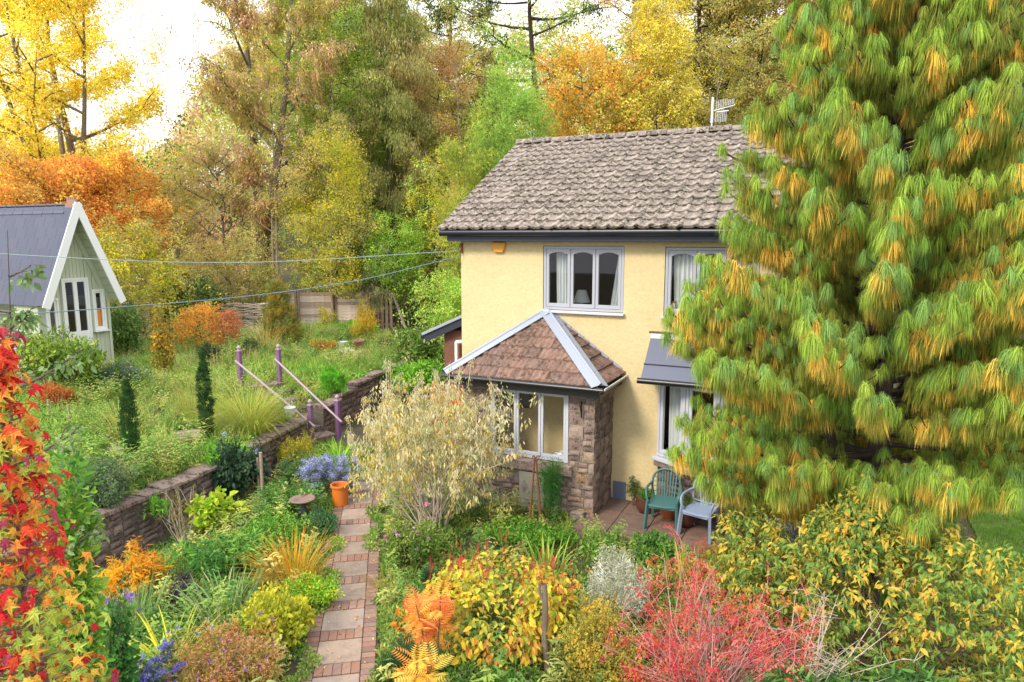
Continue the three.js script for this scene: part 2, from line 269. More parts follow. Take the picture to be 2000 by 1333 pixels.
// ---------------------------------------------------------------- brick and slab path
{
  const g = new THREE.Group(); g.name = 'path'; g.userData = { kind: 'structure', label: 'garden path of stone slabs and brick bands' }; scene.add(g);
  const o = V(-1.76, 0, 1.15), d = V(0.575, 0, 0.818), s = V(0.818, 0, -0.575), yaw = Math.atan2(d.x, d.z), r = rng(77);
  const bed = new THREE.PlaneGeometry(0.9, 11).rotateX(-Math.PI / 2); bed.rotateY(yaw); bed.translate(o.x + d.x * 5.2, 0.014, o.z + d.z * 5.2); metreUV(bed); part('path_bed', bed, M.soil, g);
  const brickG = [0, 1, 2].map(k => { const q = rbox(0.1, 0.05, 0.205, 0.008, 0, 0, 0, 1); const uv = q.attributes.uv; for (let i = 0; i < uv.count; i++) uv.setXY(i, uv.getX(i) + k * 0.17, uv.getY(i) + k * 0.23); return q; });
  const slabG = [0, 1, 2].map(k => { const q = rbox(0.52, 0.05, 0.46, 0.012, 0, 0, 0, 1), p = q.attributes.position, uv = q.attributes.uv; for (let i = 0; i < uv.count; i++) uv.setXY(i, p.getX(i) + k * 0.4, p.getZ(i) + k * 0.3); return q; });
  const put = (geo, mat, name, along, across, turn, lift) => { const m = part(name, geo, mat, g); m.position.set(o.x + d.x * along + s.x * across, 0.012 + lift, o.z + d.z * along + s.z * across); m.rotation.set((r() - 0.5) * 0.02, yaw + turn + (r() - 0.5) * 0.03, (r() - 0.5) * 0.02); return m; };
  for (let k = 0; k < 14; k++) {
    const a = 0.25 + k * 0.7;
    put(slabG[k % 3], M.slabs[Math.floor(r() * 3)], 'slab', a + 0.23, 0, 0, 0.004 * r());
    for (let i = 0; i < 5; i++) put(brickG[Math.floor(r() * 3)], M.bricks[Math.floor(r() * 4)], 'brick', a + 0.58, -0.206 + i * 0.103, 0, 0.006 * r());
  }
  for (const side of [-1, 1]) for (let k = 0; k < 92; k++) put(brickG[Math.floor(r() * 3)], M.bricks[Math.floor(r() * 4)], 'brick', 0.05 + k * 0.108, side * 0.345, Math.PI / 2, 0.004 * r() - 0.004).scale.z = 0.78;
}
// ---------------------------------------------------------------- patio at the foot of the house, lawn to the right
{
  const g = new THREE.Group(); g.name = 'patio'; g.userData = { kind: 'structure', label: 'patio of worn reddish slabs below the bay window' }; scene.add(g);
  const r = rng(31); const mats = [[0.62, 0.52, 0.5], [0.7, 0.56, 0.52], [0.55, 0.48, 0.47]].map(c => std({ map: T.slab, color: rgb(...c), bumpMap: T.grain, bumpScale: 0.006, roughness: 0.95 }));
  for (let i = 0; i < 9; i++) for (let j = 0; j < 3; j++) { const m = part('paving_slab', box(0.585, 0.05, 0.585, 0, 0, 0, r(), r()), mats[Math.floor(r() * 3)], g); m.position.set(3.3 + i * 0.6, 0.012 + 0.006 * r(), 0.3 + j * 0.6 - (i === 0 ? -0.0 : 0)); m.rotation.y = (r() - 0.5) * 0.012; }
  const lawn = new THREE.PlaneGeometry(26, 26, 40, 40).rotateX(-Math.PI / 2); lawn.translate(22.2, 0, -4); const p = lawn.attributes.position; for (let i = 0; i < p.count; i++) p.setY(i, groundH(p.getX(i), p.getZ(i)) + 0.03); lawn.computeVertexNormals(); metreUV(lawn); structure('lawn', lawn, M.lawn, 'green lawn to the right of the house');
}

// ================================================================ the yellow house
M.plaque = std({ color: rgb(0.40, 0.37, 0.30), bumpMap: T.grain, bumpScale: 0.006, roughness: 0.95 });
const house = thing('house', 'two storey yellow rendered house with mossy tiled roof and stone porch', 'house');
const HW = 7.45, HD = 6.6;
function holeRect(s, x0, y0, x1, y1) { const p = new THREE.Path(); p.moveTo(x0, y0); p.lineTo(x0, y1); p.lineTo(x1, y1); p.lineTo(x1, y0); p.closePath(); s.holes.push(p); }
const rectShape = (x0, y0, x1, y1) => { const s = new THREE.Shape(); s.moveTo(x0, y0); s.lineTo(x1, y0); s.lineTo(x1, y1); s.lineTo(x0, y1); s.closePath(); return s; };
{
  const s = rectShape(0, -0.2, HW, 4.98);
  holeRect(s, 1.78, 3.56, 3.36, 4.77); holeRect(s, 4.09, 3.55, 5.67, 4.76); holeRect(s, 4.12, 0.98, 6.3, 2.46);
  const front = new THREE.ExtrudeGeometry(s, { depth: 0.25, bevelEnabled: false }); front.translate(0, 0, -0.25);
  part('front_wall', front, M.plaster, house);
  const side = new THREE.Shape(); side.moveTo(0.25, -0.2); side.lineTo(HD, -0.2); side.lineTo(HD, 4.98); side.lineTo(HD / 2, 6.9); side.lineTo(0.25, 5.05); side.closePath();
  const sideL = new THREE.ExtrudeGeometry(side, { depth: 0.25, bevelEnabled: false }); sideL.rotateY(Math.PI / 2); const sideR = sideL.clone(); sideR.translate(HW - 0.25, 0, 0);
  part('side_wall', metreUV(sideL), M.plaster, house); part('side_wall', metreUV(sideR), M.plaster, house);
  part('rear_wall', box(HW - 0.5, 5.15, 0.25, HW / 2, 2.38, -HD + 0.125), M.plaster, house);
  part('interior', [box(HW - 0.5, 0.25, 4, HW / 2, 2.85, -2.3), box(HW - 0.5, 0.06, 6, HW / 2, 5.02, -3.4), box(HW - 0.5, 2.2, 0.05, HW / 2, 4, -4.0), box(HW - 0.5, 2.8, 0.05, HW / 2, 1.35, -4.0), box(0.1, 2.2, 3.7, 3.72, 4, -2.1)], M.interior, house);
}
// ---- casement window with arched lights
function casement(parent, x0, x1, y0, y1, n, zf, { arch = 0, mat = M.frame, rail = 0.055, curtains = [], name = 'window' } = {}) {
  const w = new THREE.Group(); w.name = name; parent.add(w); const W = x1 - x0, b = 0.045, lw = (W - 2 * b) / n;
  part('frame', [box(W, b, 0.09, (x0 + x1) / 2, y1 - b / 2, zf - 0.06), box(W, b, 0.09, (x0 + x1) / 2, y0 + b / 2, zf - 0.06), box(b, y1 - y0 - 2 * b, 0.09, x0 + b / 2, (y0 + y1) / 2, zf - 0.06), box(b, y1 - y0 - 2 * b, 0.09, x1 - b / 2, (y0 + y1) / 2, zf - 0.06)], mat, w);
  for (let i = 0; i < n; i++) {
    const a = x0 + b + i * lw + 0.004, c = a + lw - 0.008, lo = y0 + b + 0.003, hi = y1 - b - 0.003;
    const s = rectShape(a, lo, c, hi), p = new THREE.Path(), l = a + rail, r = c - rail, bt = lo + rail + 0.015, tp = hi - rail;
    p.moveTo(l, bt); p.lineTo(l, tp - arch); if (arch) p.quadraticCurveTo((l + r) / 2, tp + arch * 0.75, r, tp - arch); else { p.lineTo(l, tp); p.lineTo(r, tp); } p.lineTo(r, bt); p.closePath(); s.holes.push(p);
    const g = new THREE.ExtrudeGeometry(s, { depth: 0.05, bevelEnabled: true, bevelThickness: 0.006, bevelSize: 0.006, bevelOffset: -0.006, bevelSegments: 1 }); g.translate(0, 0, zf - 0.075); part('sash', g, mat, w);
    const pane = new THREE.PlaneGeometry(r - l + 0.02, tp - bt + 0.02); pane.translate((l + r) / 2, (tp + bt) / 2, zf - 0.055); part('pane', pane, M.glass, w);
  }
  for (const [ca, cb, cc, cd] of curtains) part('curtain', curtainGeo(ca, cb, cc, cd, y0 + 0.02, y1 - 0.02, zf - 0.2), M.curtain, w);
  return w;
}
function curtainGeo(xa, xb, xc, xd, y0, y1, z) { // top from xa to xb, bottom from xc to xd
  const n = 40, m = 6, pos = [], idx = [];
  for (let j = 0; j <= m; j++) for (let i = 0; i <= n; i++) { const t = i / n, v = j / m; pos.push(mix(mix(xc, xd, t), mix(xa, xb, t), v), mix(y0, y1, v), z + 0.028 * Math.sin(t * 34 + 0.8 * Math.sin(v * 2 + t * 5)) + 0.01 * Math.sin(t * 71)); }
  for (let j = 0; j < m; j++) for (let i = 0; i < n; i++) { const a = j * (n + 1) + i; idx.push(a, a + 1, a + n + 2, a, a + n + 2, a + n + 1); }
  const g = new THREE.BufferGeometry(); g.setAttribute('position', new THREE.Float32BufferAttribute(pos, 3)); g.setIndex(idx); g.computeVertexNormals(); return g;
}
{
  const w1 = casement(house, 1.79, 3.35, 3.57, 4.76, 3, 0, { arch: 0.05, curtains: [[1.98, 2.26, 2.0, 2.3], [3.22, 3.34, 3.05, 3.33]] });
  part('sill', rbox(1.64, 0.045, 0.13, 0.01, 2.57, 3.535, 0.02), M.frameWhite, w1);
  const w2 = casement(house, 4.1, 5.66, 3.56, 4.75, 3, 0, { arch: 0.05, curtains: [[4.2, 4.6, 4.24, 4.62], [5.25, 5.62, 5.3, 5.62]] });
  part('sill', rbox(1.64, 0.045, 0.13, 0.01, 4.88, 3.525, 0.02), M.frameWhite, w2);
}
// ---- main roof: separate interlocking tiles with a side roll, each sitting on the one below
const roofTop = V(0, 7.1, -3.3), roofEave = V(0, 5.07, 0.36), slopeL = roofTop.distanceTo(roofEave), slopeDir = roofEave.clone().sub(roofTop).normalize(), slopeN = V(1, 0, 0).cross(slopeDir).normalize().negate();
if (slopeN.y < 0) slopeN.negate();
function tileProfile(u) { return u < 0.62 ? 0.006 * Math.pow(Math.abs(u / 0.62 - 0.5) * 2, 2) : 0.006 + 0.03 * Math.sin(Math.PI * (u - 0.62) / 0.38); }
function tileGeo(w, len, k) {
  const us = [0, 0.1, 0.3, 0.5, 0.62, 0.68, 0.75, 0.81, 0.87, 0.94, 1], pos = [], uv = [], idx = [], th = 0.045;
  const jit = u => 0.006 * noise3(u * 5 + k * 9, k, 2);
  for (const u of us) { const y = tileProfile(u); for (const [yy, zz] of [[y + 0.004, -len / 2], [y + 0.042, len / 2 - 0.006 + jit(u)], [y + 0.036, len / 2 + jit(u)], [y + 0.036 - th, len / 2 + jit(u) - 0.002]]) { pos.push((u - 0.5) * w, yy, zz); uv.push((u * w) + k * 0.31, zz + yy + k * 0.27); } }
  for (let i = 0; i < us.length - 1; i++) for (let j = 0; j < 3; j++) { const a = i * 4 + j, b = a + 4; idx.push(a, a + 1, b, b, a + 1, b + 1); }
  const g = new THREE.BufferGeometry(); g.setAttribute('position', new THREE.Float32BufferAttribute(pos, 3)); g.setAttribute('uv', new THREE.Float32BufferAttribute(uv, 2)); g.setIndex(idx); g.computeVertexNormals(); return g;
}
{
  const roof = new THREE.Group(); roof.name = 'roof'; house.add(roof);
  const rows = 16, cols = 32, cw = 0.25, gauge = slopeL / rows, geos = [0, 1, 2, 3, 4, 5, 6, 7].map(k => tileGeo(cw + 0.004, gauge + 0.06, k)), r = rng(11);
  const rest = [], list = [];
  for (let j = 0; j < rows; j++) for (let i = 0; i < cols; i++) {
    const c = roofTop.clone().addScaledVector(slopeDir, (j + 0.5) * gauge + 0.01).addScaledVector(slopeN, 0.035); c.x = -0.28 + (i + 0.5) * cw; c.y += 0.006 * (r() - 0.5); if (r() < 0.08) c.addScaledVector(slopeDir, 0.025 * r());
    const q = new THREE.Matrix4().makeBasis(V(1, 0, 0), slopeN, slopeDir); const e = new THREE.Matrix4().makeRotationFromEuler(new THREE.Euler((r() - 0.5) * 0.03, (r() - 0.5) * 0.04, (r() - 0.5) * 0.03)); q.multiply(e).setPosition(c);
    list.push({ q, k: Math.floor(r() * 8), b: r() < 0.35, seen: i < 23, key: -j + (i < 23 ? 100 : 0) + 0.01 * i });
  }
  list.sort((a, b) => b.key - a.key);
  list.forEach((t, n) => { if (n < 300) { const m = part('roof_tile', geos[t.k], t.b ? M.tileB : M.tile, roof); t.q.decompose(m.position, m.quaternion, m.scale); } else rest.push(geos[t.k].clone().applyMatrix4(t.q)); });
  part('remaining_roof_tiles', rest, M.tile, roof).userData.kind = 'stuff';
  // sarking below the tiles and the rear slope
  const sark = box(8.0, 0.03, slopeL, 0, 0, 0); sark.applyMatrix4(new THREE.Matrix4().makeBasis(V(1, 0, 0), slopeN, slopeDir).setPosition(V(3.725, (roofTop.y + roofEave.y) / 2 - 0.005, (roofTop.z + roofEave.z) / 2)));
  const back = box(8.0, 0.06, slopeL, 0, 0, 0); const bd = V(0, slopeDir.y, -slopeDir.z), bn = V(0, slopeN.y, -slopeN.z); back.applyMatrix4(new THREE.Matrix4().makeBasis(V(-1, 0, 0), bn, bd).setPosition(V(3.725, (roofTop.y + roofEave.y) / 2, roofTop.z - (roofEave.z - roofTop.z) / 2)));
  part('sarking', sark, M.tileB, roof); part('rear_slope', back, M.tile, roof);
  for (let i = 0; i < 18; i++) { const h = new THREE.CylinderGeometry(0.115, 0.12, 0.44, 10, 1, false, 0, Math.PI); h.rotateZ(Math.PI / 2); const uv = h.attributes.uv; for (let k = 0; k < uv.count; k++) uv.setXY(k, uv.getX(k) * 0.4 + i * 0.3, uv.getY(k) * 0.45); const m = part('ridge_tile', h, i % 3 ? M.tileB : M.tile, roof); m.position.set(-0.06 + i * 0.45, roofTop.y + 0.035 + 0.008 * Math.sin(i * 2.1), roofTop.z); m.rotation.x = -Math.PI / 2 + 0.02 * Math.sin(i * 5); m.rotation.x = 0; }
  // verge mortar
  const verge = beam([-0.27, roofTop.y, roofTop.z], [-0.27, roofEave.y, roofEave.z], 0.05, 0.05); part('verge', verge, M.mortar, roof);
  // moss cushions lodged along the tile edges
  const mossG = new THREE.IcosahedronGeometry(1, 1), p = mossG.attributes.position; for (let i = 0; i < p.count; i++) { const n = 0.75 + 0.5 * noise3(p.getX(i) * 2, p.getY(i) * 2, p.getZ(i) * 2); p.setXYZ(i, p.getX(i) * n, p.getY(i) * n * 0.6, p.getZ(i) * n); } mossG.deleteAttribute('normal');
  const N = 2600, moss = new THREE.InstancedMesh(mossG, std({ color: rgb(1, 1, 1), roughness: 1 }), N), m4 = new THREE.Matrix4(), col = new THREE.Color(); let n = 0, guard = 0;
  while (n < N && guard++ < 60000) { const x = mix(-0.2, 6.6, r()), j = Math.floor(r() * rows), pat = noise3(x * 0.9, j * 0.35, 5); if (pat < 0.36 + 0.25 * r()) continue; const c = roofTop.clone().addScaledVector(slopeDir, (j + 1) * gauge + 0.012 + 0.1 * (r() - 0.3) * (r() < 0.4 ? 1 : 0.2)).addScaledVector(slopeN, 0.05 + tileProfile((((x + 0.28) / cw) % 1 + 1) % 1)); c.x = x; const s = (0.009 + 0.026 * r() * r()) * (r() < 0.12 ? 1.6 : 1);
    m4.makeRotationY(r() * 6).scale(V(s * 1.4, s * 0.8, s)).setPosition(c); moss.setMatrixAt(n, m4); const v = 0.6 + 0.7 * r(); col.setRGB(0.075 * v, (0.06 + 0.02 * r()) * v, 0.028 * v); moss.setColorAt(n, col); n++; }
  moss.count = n; moss.name = 'moss'; moss.userData.kind = 'stuff'; moss.castShadow = moss.receiveShadow = true; roof.add(moss);
  // eaves: fascia, soffit, gutter
  part('fascia', rbox(7.72, 0.19, 0.028, 0.006, 3.72, 4.945, 0.27), M.navySoft, house);
  part('soffit', box(7.7, 0.025, 0.27, 3.72, 4.86, 0.13), M.navySoft, house);
  part('eaves_end_box', box(0.028, 0.17, 0.3, -0.15, 4.95, 0.11), M.navySoft, house);
  const gut = new THREE.CylinderGeometry(0.066, 0.066, 7.96, 14, 1, false); gut.rotateZ(Math.PI / 2); 
  const gm = M.navy.clone(); gm.side = THREE.DoubleSide; const gutter = part('gutter', gut, gm, house); gutter.position.set(3.72, 5.015, 0.35);
  for (const x of [1.2, 3.2, 5.2]) part('gutter_bracket', box(0.03, 0.085, 0.1, x, 5.02, 0.34), M.navy, house);
}
// ---- stone porch with hipped roof
{
  const X0 = 0.6, X1 = 3.2, Z = 1.05, porch = new THREE.Group(); porch.name = 'porch_wall'; house.add(porch);
  part('core', [box(0.55, 2.25, 0.3, X0 + 0.275, 1.07, Z - 0.155), box(0.47, 2.25, 0.3, X1 - 0.235, 1.07, Z - 0.155), box(1.6, 0.85, 0.3, 1.94, 0.38, Z - 0.155), box(0.25, 2.25, 0.75, X1 - 0.13, 1.07, 0.375), box(0.25, 2.25, 0.75, X0 + 0.13, 1.07, 0.375)], M.mortar, porch);
  const rows = [0.1, 0.14, 0.2, 0.26];
  layStones(porch, V(X1 - 0.48, -0.03, Z), V(1, 0, 0), 0.49, 2.28, { rows, minW: 0.13, maxW: 0.34, depth: 0.05, mats: M.stones, seed: 51 });
  layStones(porch, V(X0, -0.03, Z), V(1, 0, 0), 0.56, 2.28, { rows, minW: 0.15, maxW: 0.34, depth: 0.05, mats: M.stones, seed: 52 });
  layStones(porch, V(X0 + 0.56, -0.03, Z), V(1, 0, 0), 1.56, 0.74, { rows: [0.1, 0.13, 0.17], minW: 0.16, maxW: 0.34, depth: 0.05, mats: M.stones, seed: 53, skip: (x, y) => x > 0.62 && x < 1.14 && y < 0.74 });
  layStones(porch, V(X1, -0.03, Z), V(0, 0, -1), Z, 2.28, { rows: [0.2, 0.26, 0.3], minW: 0.16, maxW: 0.36, depth: 0.05, mats: [M.stones[1], M.stones[3], M.stones[0]], seed: 54 });
  part('foundation_stone', rbox(0.24, 0.16, 0.14, 0.02, 2.95, 0.06, 1.16), M.stones[5], porch);
  part('stone_sill', rbox(1.72, 0.2, 0.2, 0.03, 1.96, 0.83, 1.04), M.stones[0], porch, 'long dressed red sandstone sill');
  // carved plaque
  const pl = part('plaque', rbox(0.5, 0.68, 0.06, 0.015, 2.04, 0.36, 1.08), M.plaque, porch, 'pale carved stone plaque');
  const spiral = []; for (let i = 0; i <= 40; i++) { const a = i / 40 * Math.PI * 3.2, q = 0.015 + 0.06 * i / 40; spiral.push(V(2.14 + q * Math.cos(a), 0.42 + q * Math.sin(a), 1.112)); } spiral.push(V(2.17, 0.55, 1.112), V(2.2, 0.6, 1.112));
  const rel = [tubePath(spiral, 0.014, 5, 80)]; for (let i = 0; i < 7; i++) { const a = 2.2 + i * 0.28; rel.push(bar([1.98, 0.42, 1.105], [1.98 + 0.15 * Math.cos(a), 0.42 + 0.15 * Math.sin(a), 1.112], 0.009, 5, 0.014)); } for (let i = 0; i < 4; i++) { const s = new THREE.SphereGeometry(0.03, 10, 6); s.scale(1, 0.7, 0.5); s.translate(1.9 + i * 0.09, 0.13, 1.112); rel.push(s); } rel.push(box(0.46, 0.02, 0.02, 2.04, 0.2, 1.11));
  part('carving', rel, M.plaque, porch);
  part('wall_bracket', [box(0.02, 0.3, 0.02, 2.98, 1.98, 1.11), bar([2.98, 1.86, 1.11], [2.98, 2.08, 1.2], 0.009), bar([2.98, 2.1, 1.11], [2.98, 2.1, 1.22], 0.008)], M.blackPlastic, porch);
  casement(house, 1.15, 2.7, 0.945, 2.22, 3, Z - 0.03, { mat: M.frameWhite, rail: 0.045, name: 'porch_window' });
  part('porch_soffit', [box(2.95, 0.04, 1.32, 1.9, 2.27, 0.66), box(1.6, 0.06, 0.2, 1.94, 2.24, Z - 0.13)], M.navy, house);
  // roof
  const roof = new THREE.Group(); roof.name = 'porch_roof'; house.add(roof);
  const A = V(1.87, 3.48, 0.0), FL = V(0.40, 2.42, 1.32), FR = V(3.36, 2.42, 1.32), BR = V(3.36, 2.42, 0), BL = V(0.40, 2.42, 0), r = rng(61);
  function face(P, Q, rows, seed) { // eave from P to Q (left to right seen from outside), apex A
    const ux = Q.clone().sub(P), W = ux.length(); ux.normalize(); const ap = A.clone().sub(P), ua = ap.dot(ux), vy = ap.clone().addScaledVector(ux, -ua), L = vy.length(); vy.normalize(); const n = ux.clone().cross(vy).normalize();
    const prof = u => 0.034 * Math.pow(Math.abs(Math.sin(u * Math.PI / 0.113)), 0.6);
    const lim = v => [ua * v / L, W - (W - ua) * v / L];
    for (let j = 0; j < rows; j++) {
      const v0 = j * L * 0.93 / rows - 0.02, v1 = (j + 1) * L * 0.93 / rows + 0.02; const [l0, r0] = lim(Math.max(0, v0 + 0.03)), [l1, r1] = lim(v1 - 0.03); const off = (j % 2) * 0.17;
      for (let u = -off; u < W; u += 0.34) {
        const a0 = Math.max(u, l0), b0 = Math.min(u + 0.335, r0), a1 = Math.max(u, l1), b1 = Math.min(u + 0.335, r1); if (b0 - a0 < 0.04) continue; const k = r();
        const pos = [], uv = [], idx = [], N = 13, tilt = 0.006 * (r() - 0.5);
        for (let i = 0; i < N; i++) { const t = i / (N - 1), x0 = mix(a0, b0, t), x1 = b1 > a1 ? mix(a1, b1, t) : Math.min(Math.max((a0 + b0) / 2, Math.min(l1, r1)), Math.max(l1, r1));
          for (const [x, v, h] of [[x1, v1, prof(x1) + 0.002], [x0, v0 + 0.005 * noise3(x0 * 9, j, seed), prof(x0) + 0.045 + tilt], [x0, v0, prof(x0) - 0.004 + tilt]]) { const p = P.clone().addScaledVector(ux, x).addScaledVector(vy, v).addScaledVector(n, h + 0.02); pos.push(p.x, p.y, p.z); uv.push(x + k * 3, v + h + k); } }
        for (let i = 0; i < N - 1; i++) for (let q = 0; q < 2; q++) { const a = i * 3 + q, b = a + 3; idx.push(a, a + 1, b, b, a + 1, b + 1); }
        const g = new THREE.BufferGeometry(); g.setAttribute('position', new THREE.Float32BufferAttribute(pos, 3)); g.setAttribute('uv', new THREE.Float32BufferAttribute(uv, 2)); g.setIndex(idx); g.computeVertexNormals(); part('porch_tile', g, r() < 0.4 ? M.tileRedB : M.tileRed, roof);
      }
    }
    const s = new THREE.BufferGeometry(); const d = n.clone().multiplyScalar(0.012), tri = [P, Q, A].map(p => p.clone().add(d)); s.setAttribute('position', new THREE.Float32BufferAttribute(tri.flatMap(p => [p.x, p.y, p.z]), 3)); s.setIndex([0, 1, 2]); s.computeVertexNormals(); part('underlay', metreUV(s), M.darkMortar, roof);
  }
  face(FL, FR, 6, 1); face(FR, BR, 6, 2); face(BL, FL, 6, 3);
  const hip = (p, q) => { const d = q.clone().sub(p), l = d.length(); d.normalize(); const out = V(p.x > 1.87 ? 1 : -1, 0, 1).normalize(), s = V(0, 1, 0).cross(d).normalize(), up = d.clone().cross(s); const strips = [];
    for (const sd of [-1, 1]) { const g = box(0.17, 0.012, l, sd * 0.085, -0.02, l / 2); const m = new THREE.Matrix4().makeRotationZ(sd * -0.30); g.translate(0, 0.02, 0); g.applyMatrix4(m); g.applyMatrix4(new THREE.Matrix4().makeBasis(s, up, d).setPosition(p.clone().addScaledVector(up, 0.088))); strips.push(g); }
    strips.push(bar(p.clone().addScaledVector(up, 0.095), q.clone().addScaledVector(up, 0.095), 0.028, 8)); part('lead_hip', strips, M.lead, roof); };
  hip(FR, A); hip(FL, A);
  part('lead_apex', [beam([1.87, 3.46, 0.02], [1.87, 3.38, 0.22], 0.3, 0.02), rbox(0.16, 0.12, 0.08, 0.03, 1.87, 3.53, 0.04)], M.lead, roof);
  const flash = []; for (let i = 0; i < 6; i++) { const t0 = i / 6, t1 = (i + 0.9) / 6, p = A.clone().lerp(BR, t0), q = A.clone().lerp(BR, t1); flash.push(beam([p.x, p.y + 0.08, 0.012], [q.x, q.y + 0.08, 0.012], 0.02, 0.1)); } part('step_flashing', flash, M.lead, roof);
  // gutters
  const g1 = new THREE.CylinderGeometry(0.055, 0.055, 3.14, 12, 1, true, Math.PI / 2, Math.PI); g1.rotateZ(Math.PI / 2); g1.rotateX(Math.PI / 2); g1.translate(1.88, 2.40, 1.38);
  const g2 = new THREE.CylinderGeometry(0.055, 0.055, 1.4, 12, 1, true, Math.PI / 2, Math.PI); g2.rotateX(Math.PI / 2); g2.rotateZ(Math.PI); g2.translate(3.42, 2.40, 0.72);
  const gb = M.blackPlastic.clone(); gb.side = THREE.DoubleSide; part('porch_gutter', g1, gb, house); part('porch_gutter', g2, gb, house);
  part('porch_fascia', [box(2.98, 0.13, 0.03, 1.88, 2.34, 1.31), box(0.03, 0.13, 1.28, 3.355, 2.34, 0.655)], M.blackPlastic, house);
  part('gutter_lip', box(0.018, 0.03, 1.36, 3.47, 2.42, 0.7), M.shedWhite, house);
}
// grey framed picture hung on the facade inside the porch
{
  const t = thing('framed_panel', 'dark grey framed panel on the yellow wall inside the porch window', 'picture');
  part('frame', [box(0.52, 0.04, 0.03, 1.3, 2.32, 0.03), box(0.52, 0.04, 0.03, 1.3, 1.62, 0.03), box(0.04, 0.66, 0.03, 1.06, 1.97, 0.03), box(0.04, 0.66, 0.03, 1.54, 1.97, 0.03)], std({ color: rgb(0.10, 0.11, 0.12) }), t);
  part('board', box(0.44, 0.66, 0.015, 1.3, 1.97, 0.015), std({ color: rgb(0.17, 0.18, 0.19), roughness: 0.5 }), t);
  const j = thing('watering_jug', 'small white jug on the inside sill of the porch window', 'jug', [2.5, 0.93, 0.83]);
  part('body', lathe([[0, 0], [0.07, 0], [0.08, 0.03], [0.075, 0.1], [0.05, 0.13], [0.055, 0.15]]), M.white, j); part('spout', bar([0.06, 0.05, 0], [0.16, 0.15, 0], 0.018, 6, 0.01), M.white, j); part('handle', tubePath([[-0.06, 0.12, 0], [-0.12, 0.1, 0], [-0.07, 0.04, 0]], 0.009), M.white, j);
}
// ---- bow window with lead canopy
{
  const bay = new THREE.Group(); bay.name = 'bay_window'; house.add(bay);
  const P = [[4.08, 0.06], [4.62, 0.36], [5.2, 0.47], [5.78, 0.36], [6.32, 0.06]].map(p => V(p[0], 0, p[1]));
  for (let i = 0; i < 4; i++) {
    const a = P[i], b = P[i + 1], right = b.clone().sub(a), w = right.length(); right.normalize(); const out = right.clone().cross(V(0, 1, 0)); const M4 = new THREE.Matrix4().makeBasis(right, V(0, 1, 0), out).setPosition(a);
    const tmp = new THREE.Group(); casement(tmp, 0.003, w - 0.003, 1.02, 2.44, 1, 0.04, { mat: M.frameWhite, rail: 0.06, curtains: i === 0 ? [[0.12, w - 0.08, 0.14, w - 0.1]] : i === 3 ? [[0.1, w - 0.1, 0.1, w - 0.1]] : [] });
    const lights = tmp.children[0]; for (const m of [...lights.children]) { m.geometry = m.geometry.clone().applyMatrix4(M4); bay.add(m); }
    const sill = rbox(w + 0.06, 0.07, 0.2, 0.015, w / 2, 0.975, 0.02); sill.applyMatrix4(M4); part('sill', sill, M.frameWhite, bay);
    const ss2 = rbox(w + 0.03, 0.1, 0.16, 0.02, w / 2, 0.88, 0.01); ss2.applyMatrix4(M4); part('stone_sill', ss2, M.wallStones[2], bay);
    const core = box(w, 0.92, 0.2, w / 2, 0.36, -0.12); core.applyMatrix4(M4); part('base', core, M.darkMortar, bay);
  }
  part('head', [box(2.3, 0.08, 0.5, 5.2, 2.49, 0.2)], M.frameWhite, bay);
  const can = new THREE.BufferGeometry(), q = [[3.9, 3.14, 0.05], [6.5, 3.14, 0.05], [6.52, 2.52, 0.66], [3.88, 2.52, 0.66]].map(p => V(...p)); 
  can.setAttribute('position', new THREE.Float32BufferAttribute([q[3], q[2], q[1], q[0]].flatMap(p => [p.x, p.y, p.z]), 3)); can.setIndex([0, 1, 2, 0, 2, 3]); can.computeVertexNormals();
  const canM = std({ color: rgb(0.115, 0.13, 0.185), roughness: 0.55, side: THREE.DoubleSide }); 
  const slab = beam([5.2, 3.14, 0.04], [5.2, 2.52, 0.66], 2.62, 0.03); part('canopy', slab, canM, bay);
  part('canopy_seam', [beam([5.2, 2.745, 0.46], [5.2, 2.735, 0.47], 2.63, 0.034)], M.navy, bay);
  for (const x of [3.895, 6.505]) { const s = new THREE.Shape(); s.moveTo(0, 3.12); s.lineTo(0, 2.5); s.lineTo(0.62, 2.5); s.closePath(); const g = new THREE.ExtrudeGeometry(s, { depth: 0.02, bevelEnabled: false }); g.rotateY(-Math.PI / 2); g.translate(x + 0.01, 0, 0); part('canopy_cheek', g, canM, bay); }
  part('flashing', box(2.62, 0.1, 0.05, 5.2, 3.18, 0.03), M.white, bay); part('drip', box(2.68, 0.03, 0.06, 5.2, 3.25, 0.03), M.stemBrown, bay);
  const g = new THREE.CylinderGeometry(0.05, 0.05, 2.72, 10); g.rotateZ(Math.PI / 2); g.translate(5.2, 2.49, 0.7); part('gutter', g, M.blackPlastic, bay);
  const bs = new THREE.Group(); bs.name = 'bay_stonework'; house.add(bs);
  for (let i = 0; i < 4; i++) { const a = P[i], b = P[i + 1], right = b.clone().sub(a), w = right.length(); right.normalize(); layStones(bs, a.clone().addScaledVector(right.clone().cross(V(0, 1, 0)), -0.02), right, w, 0.83, { rows: [0.1, 0.14, 0.18], minW: 0.14, maxW: 0.34, depth: 0.05, mats: M.wallStones, seed: 70 + i }); }
}
part('meter_cover', rbox(0.25, 0.36, 0.03, 0.008, 3.37, 0.2, 0.012), std({ color: rgb(0.13, 0.16, 0.23), roughness: 0.5 }), house, 'small blue grey cover low on the yellow wall');
